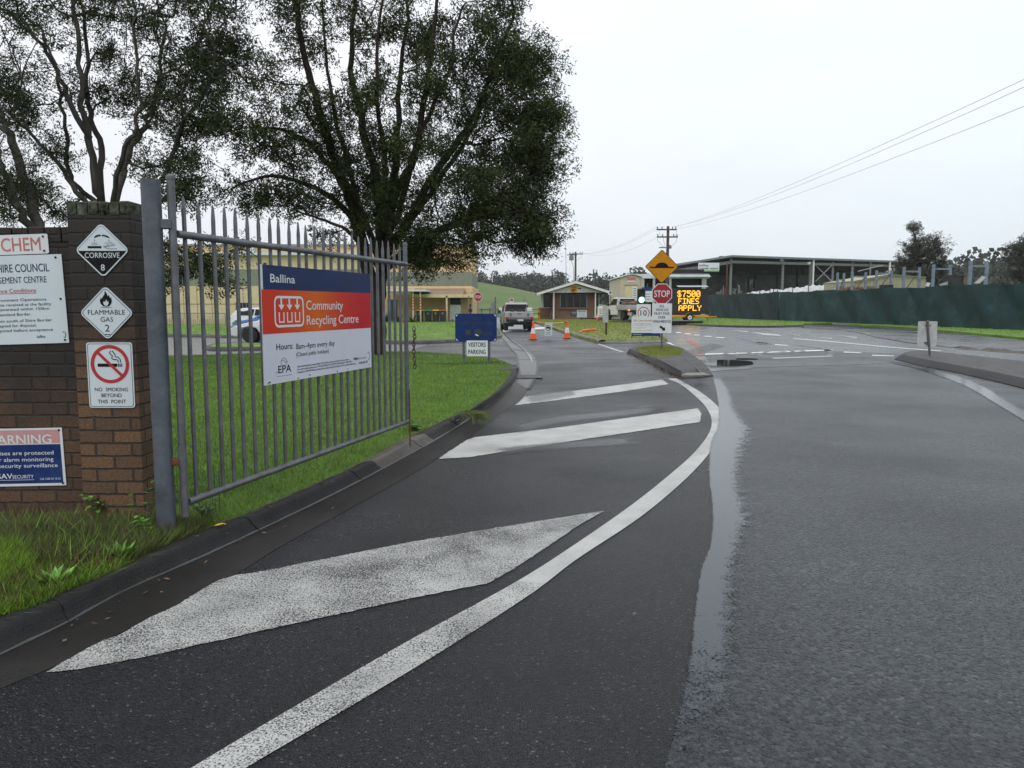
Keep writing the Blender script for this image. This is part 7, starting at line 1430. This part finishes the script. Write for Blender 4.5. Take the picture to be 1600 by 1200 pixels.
for ua, ub, va, vb_ in ((1104, 1165, 430, 472), (1182, 1213, 430, 472), (1217, 1243, 429, 472), (1250, 1270, 429, 472), (1276, 1296, 429, 470)): sheet4('push_wall', [q_(ua, va, 148), q_(ub, va, 148), q_(ub, vb_, 148), q_(ua, vb_, 148)][::-1], 'push_wall', .3)
for ua, ub in ((1152, 1166), (1190, 1201), (1226, 1236), (1256, 1266)): sheet4('hanging_panel', [q_(ua, 417, 147), q_(ub, 417, 147), q_(ub, 429, 147), q_(ua, 429, 147)][::-1], 'steel_dark', .2)
for u, v, Y, m, w in ((1103, 424, 136, 'steel_dark', .42), (1142.5, 401, 131.2, 'steel_grey', .36), (1223.5, 402.5, 137, 'steel_grey', .40), (1267, 404, 140, 'steel_grey', .48), (1271.5, 404, 139.4, 'white', .26), (1301.5, 406, 143, 'steel_grey', .36), (1332, 407, 145, 'steel_grey', .40), (1360, 408, 147, 'steel_grey', .3), (1390.5, 409, 149, 'white', .3), (1382, 409, 154, 'steel_dark', .3), (1355, 409, 155, 'steel_dark', .3), (1341, 409, 155, 'steel_dark', .28),
                    (1170, 405, 149, 'steel_dark', .5), (1179.5, 405, 149, 'steel_dark', .3), (1214.5, 406, 149, 'steel_dark', .36), (1230, 406, 149.5, 'steel_dark', .3), (1246.5, 407, 150, 'steel_dark', .36), (1276, 407, 151, 'steel_dark', .3), (1304, 409, 152, 'steel_dark', .4)):
    p = q_(u, v, Y); mb = MB(); mb.box((p.x, p.y, p.z/2), (w, w, p.z)); mb.build('column', M_[m], TS, True)
mb = MB()
for a, b in (((1274, 414), (1300, 440)), ((1274, 440), (1300, 414)), ((1340, 424), (1380, 414))): mb.beam(q_(*a, 142), q_(*b, 142), .12, .12)
mb.build('brace', M_['galv_pale'], TS, True)
for u, v in ((1221, 406), (1264, 411)): p = q_(u, v, 136); mb = MB(); mb.box(p, (.6, .3, .3)); mb.lathe([(.1, 0), (.2, .2), (.05, .3)], 8, p+Vector((0, -.2, -.4))); mb.build('floodlight', M_['galv_pale'], TS, True)
a, b = q_(1091, 424.5, 129), q_(1124, 410.5, 129); st = thing('station_sign', 'white transfer station sign with a green foot strip hung under the canopy roof', 'sign', ((a.x+b.x)/2, 129, (a.z+b.z)/2)); w, h = b.x-a.x, b.z-a.z
mb = MB(); mb.box((0, 0, 0), (w, .08, h)); mb.build('board', M_['sign_white'], st); mb = MB(); mb.box((0, -.045, -h*.43), (w, .02, h*.15)); mb.build('green_strip', M_['green_logo'], st)
mb = MB(); mb.text('ballina', -w*.45, -w*.02, h*.10, h*.24, -.06, .03); mb.text('transfer station', -w*.45, w*.45, -h*.24, h*.24, -.06, .03); mb.build('lettering', M_['ink_navy'], st)
pp = thing('pipe_stand', 'thin rusty vertical pipe in front of the transfer station', 'pipe', (q_(1135, 460, 125).x, 125, 0)); mb = MB(); mb.tube([(0, 0, 0), (0, 0, q_(1135, 411, 125).z)], .12, 8); mb.build('pipe', M_['rust'], pp); mb = MB(); mb.box((-.2, 0, q_(1135, 456, 125).z), (.5, .3, .9)); mb.build('valve_box', M_['rust'], pp)

# ------------------------------------------------------------------ green shade cloth fence
f0, f1 = G(1103, 497.5), G(1600, 519); fd = (f1-f0); f2 = f1+fd*.35; fh = lambda t: 3.02+.05*math.sin(t*37)
fn = thing('shade_cloth_fence', 'long green shade cloth fence along the far side of the road', 'fence', (f0.x, f0.y, 0))
def cloth(t0, t1, mat, sag=.04, n=60):
    rn = random.Random(int(t0*100)); mb = MB(); rows = []; nrm = Vector((-fd.y, fd.x, 0)).normalized()
    for i in range(n+1):
        t = t0+(t1-t0)*i/n; p = f0+fd*t; r = []
        for k in range(9):
            z_ = .05+(fh(t)-.05)*k/8-(.05*abs(math.sin(t*60)) if k == 8 else 0)+(rn.uniform(0, .12) if k == 0 else 0); r.append(p+nrm*(.10*math.sin(t*70+k*.6)+.05*math.sin(t*170+k)+.04*math.sin(t*410+k*1.7))+Vector((0, 0, z_)))
        rows.append(r)
    mb.strip(rows); return mb.build('cloth', M_[mat], fn, True, smooth=180)
ts = .385; cloth(0, ts, 'cloth_blue'); cloth(ts+.0005, 1.35, 'cloth_green', n=140)
mb = MB(); nrm = Vector((fd.y, -fd.x, 0)).normalized()
for k in range(24): p = f0+fd*(k*1.35/23)-nrm*.14; mb.tube([(p.x, p.y, 0), (p.x, p.y, 3.0)], .035, 6)
mb.build('posts', M_['galv'], fn, True)
mb = MB()
for t in (.0, ts): p = f0+fd*t+nrm*.1; mb.box((p.x, p.y, 1.52), (.05, .05, 2.9))
mb.build('seam', M_['cloth_seam'], fn, True)
# blue steel frames behind the fence
gF = 'blue steel frames behind the fence'
for (ua, ub, vt, vbar, lab) in ((1309, 1319, 426, 437, 'blue frame standing in front of the canopy columns, farthest along the fence'), (1332, 1353, 424.5, 432, 'greyer steel frame between the canopy end and the tan yard shed'), (1370, 1393, 422.5, 427, 'blue frame with a bright bar against the tan yard shed wall'), (1413, 1437, 417, 424, 'blue frame directly in front of the pointed dark tree'), (1459, 1485, 413, 420, 'blue frame just right of the pointed dark tree, behind the rusty box'), (1517, 1542, 407.5, 415.5, 'tallest blue frame over the tilted boards, nearest along the fence')):
    Y = 3.35*F/(478-vt); a, b = D(ua, vt, Y), D(ub, vt+.6, Y*1.01); t = thing('steel_frame', lab, 'steel frame', ((a.x+b.x)/2, Y, 0), 0, gF); o = t.location; pw_ = .22 if ua > 1500 else .19
    for p in (a, b): mb = MB(); mb.box((p.x-o.x, p.y-o.y, p.z/2), (pw_, .18, p.z)); mb.build('post', M_['steel_blue'], t)
    z_ = D(ua, vbar, Y).z; mb = MB(); mb.beam((a.x-o.x, a.y-o.y, z_), (b.x-o.x, b.y-o.y, z_), .10, .14); mb.build('crossbar', M_['steel_blue' if ua in (1370, 1459) else 'steel_grey'], t)
    mb = MB(); mb.beam((a.x-o.x+.2, a.y-o.y+.1, z_-1.6), (b.x-o.x-.1, b.y-o.y+.1, z_-.1), .05, .05); mb.build('brace', M_['steel_dark'], t)
ysd = thing('yard_shed', 'low tan ribbed shed behind the blue frames', 'shed', (D(1390, 470, 84).x, 84, 0)); a0, a1 = D(1334, 441, 84), D(1446, 434, 84); pk = D(1393, 430, 84)
mb = MB(); mb.prism([(a0.x, 0), (a1.x, 0), (a1.x, a1.z), (pk.x, pk.z), (a0.x, a0.z)], 84, 92); mb.build('wall', M_['tan_dark'], ysd, True)
mb = MB()
for (p, q) in ((a0, pk), (pk, a1)): mb.beam((p.x, 84-.1, p.z+.06), (q.x, 83.9, q.z+.06), .2, .14); mb.beam((p.x, 88, p.z+.1), (q.x, 88, q.z+.1), 8.4, .08)
mb.build('roof', M_['tan_dark'], ysd, True)
mb = MB()
for k in range(26): x = a0.x+(a1.x-a0.x)*k/25; z_ = np.interp(x, [a0.x, pk.x, a1.x], [a0.z, pk.z, a1.z]); mb.box((x, 83.97, z_/2), (.08, .06, z_-.2))
mb.build('ribs', M_['tan_dark'], ysd, True)
# white wrapped pile and the rubbish
wp = thing('wrapped_pile', 'long lumpy pile under white plastic sheeting behind the fence', 'pile', (D(1230, 470, 96).x, 96, 0)); mb = MB(); rows = []; rn = random.Random(14)
top = lambda u: np.interp(u, [1155, 1165, 1185, 1225, 1250, 1275, 1290, 1312], [463, 458, 455, 452.5, 449, 445.5, 446, 452])
for i in range(70):
    u = 1155+157*i/69; p = D(u, top(u)+.5*math.sin(i*1.7)+rn.gauss(0, .35), 96); r = []
    for k in range(9): a = math.pi*k/8; r.append(Vector((p.x, 96-2.2*math.cos(a)+rn.gauss(0, .06), max(0, 1.4+(p.z-1.4)*math.sin(a)**.7+rn.gauss(0, .08)))))
    rows.append(r)
mb.strip(rows); mb.build('sheeting', M_['plastic_sheet'], wp, True, smooth=30)
mb = MB()
for u in (1187, 1203, 1209, 1214, 1238, 1262): p = D(u, top(u)+1, 93.9); mb.tube([(p.x, 93.7, 0), (p.x+rn.uniform(-.1, .1), 93.75, p.z+rn.uniform(.0, .3))], .06, 5)
mb.build('tie', M_['trash_brown'], wp, True)
def junk(label, cat, name, u0, u1, v0, Y, mat, rot=0, d=1.2, tilt=0):
    a, b = D(u0, 440, Y), D(u1, v0, Y); t = thing(name, label, cat, ((a.x+b.x)/2, Y, 0), rot); mb = MB(); w = b.x-a.x
    mb.box((0, 0, b.z/2), (w, d, b.z)); mb.box((0, -d/2-.03, b.z-.05), (w+.1, .06, .1)); mb.box((-w/2, -d/2-.03, b.z/2), (.08, .06, b.z-.12)); mb.box((w/2, -d/2-.03, b.z/2), (.08, .06, b.z-.12)); mb.build('body', M_[mat], t); return t
junk('dark rusty steel bin rising above the fence between two blue frames', 'skip bin', 'skip_bin', 1481, 1497, 430, 62, 'steel_dark', d=1.4)
t = junk('brown rusty container behind the dark bin above the fence', 'container', 'container', 1497, 1508, 433, 63.5, 'trash_brown', d=1.4)
junk('black low tray on the rubbish near the tan yard shed', 'tray', 'tray', 1379, 1390, 445, 72, 'black')
def panel_(label, pts, Y, mat):
    P = [D(u, v, Y) for u, v in pts]; c = sum(P, Vector())/len(P); t = thing('scrap_board', label, 'board', c, 0, 'scrap boards behind the fence'); mb = MB(); mb.prism([(p.x-c.x, p.z-c.z) for p in P], -.03, .03); mb.build('board', M_[mat], t)
    mb = MB(); P2 = [(p.x-c.x, p.z-c.z) for p in P]; mb.stroke(P2, .05, -.035, True); mb.build('edge_trim', M_['ink_grey'], t)
    mb = MB(); mb.beam((0, .1, 0), (0, 1.2, -c.z), .08, .08); mb.build('prop', M_['wood_pole'], t)
panel_('square white board tilted against the blue frame left of the pointed tree', [(1445, 447), (1448, 441), (1454, 442), (1451, 448)], 66, 'sign_white')
panel_('pale long board sloping under the tallest blue frame', [(1521, 443), (1534, 431), (1541, 433), (1530, 443)], 56, 'plastic_sheet'); panel_('grey pale sheet lying beside the dark bin', [(1468, 444), (1482, 439), (1482, 445), (1468, 446)], 62, 'plastic_sheet')
panel_('pale scrap sheet low on the rubbish left of the canopy brace', [(1301, 450), (1308, 447), (1312, 452), (1302, 453)], 80, 'plastic_sheet')
rp_ = thing('rubbish_heap', 'brown heap of scrap just above the fence near the tan yard shed', 'heap', (D(1335, 470, 78).x, 78, 0)); rn = random.Random(15); mb = MB(); 
for i in range(60): p = D(rn.uniform(1312, 1360), rn.uniform(449, 456), 78+rn.uniform(-1, 2)); mb.box(p, (rn.uniform(.3, 1.3), rn.uniform(.2, .6), rn.uniform(.1, .4)), M=Matrix.Rotation(rn.uniform(-.5, .5), 4, 'Y') @ Matrix.Rotation(rn.uniform(0, 3), 4, 'Z'))
mb.box((D(1335, 470, 78).x, 79, 1.2), (3.2, 2, 2.4)); mb.build('scrap', M_['trash_brown'], rp_, True)
sc_ = thing('scrap_pipework', 'thin bent grey pipes and bars above the blue grey end of the fence', 'scrap', (D(1145, 470, 112).x, 112, 0)); mb = MB()
for i in range(16):
    u = rn.uniform(1120, 1160); p = D(u, rn.uniform(448, 458), 112+rn.uniform(-2, 2)); mb.tube([(p.x, p.y, 0), p, p+Vector((rn.uniform(-.6, .6), 0, rn.uniform(-.3, .4)))], .05, 5)
mb.build('pipes', M_['steel_grey'], sc_, True)

# ------------------------------------------------------------------ damp air
HAZE_D = .00022
hz = MB().box((0, 1100, 27), (3200, 2360, 62)).build('haze', pm('haze_stub', (1, 1, 1)), kind='stuff')
hm = bpy.data.materials.new('haze'); hm.use_nodes = True; t = hm.node_tree; t.nodes.clear(); ho = N(t, 'ShaderNodeOutputMaterial'); pv = N(t, 'ShaderNodeVolumePrincipled'); pv.inputs['Color'].default_value = (.86, .90, .95, 1); pv.inputs['Density'].default_value = HAZE_D; pv.inputs['Anisotropy'].default_value = .2
t.links.new(pv.outputs[0], ho.inputs['Volume']); hz.data.materials.clear(); hz.data.materials.append(hm)
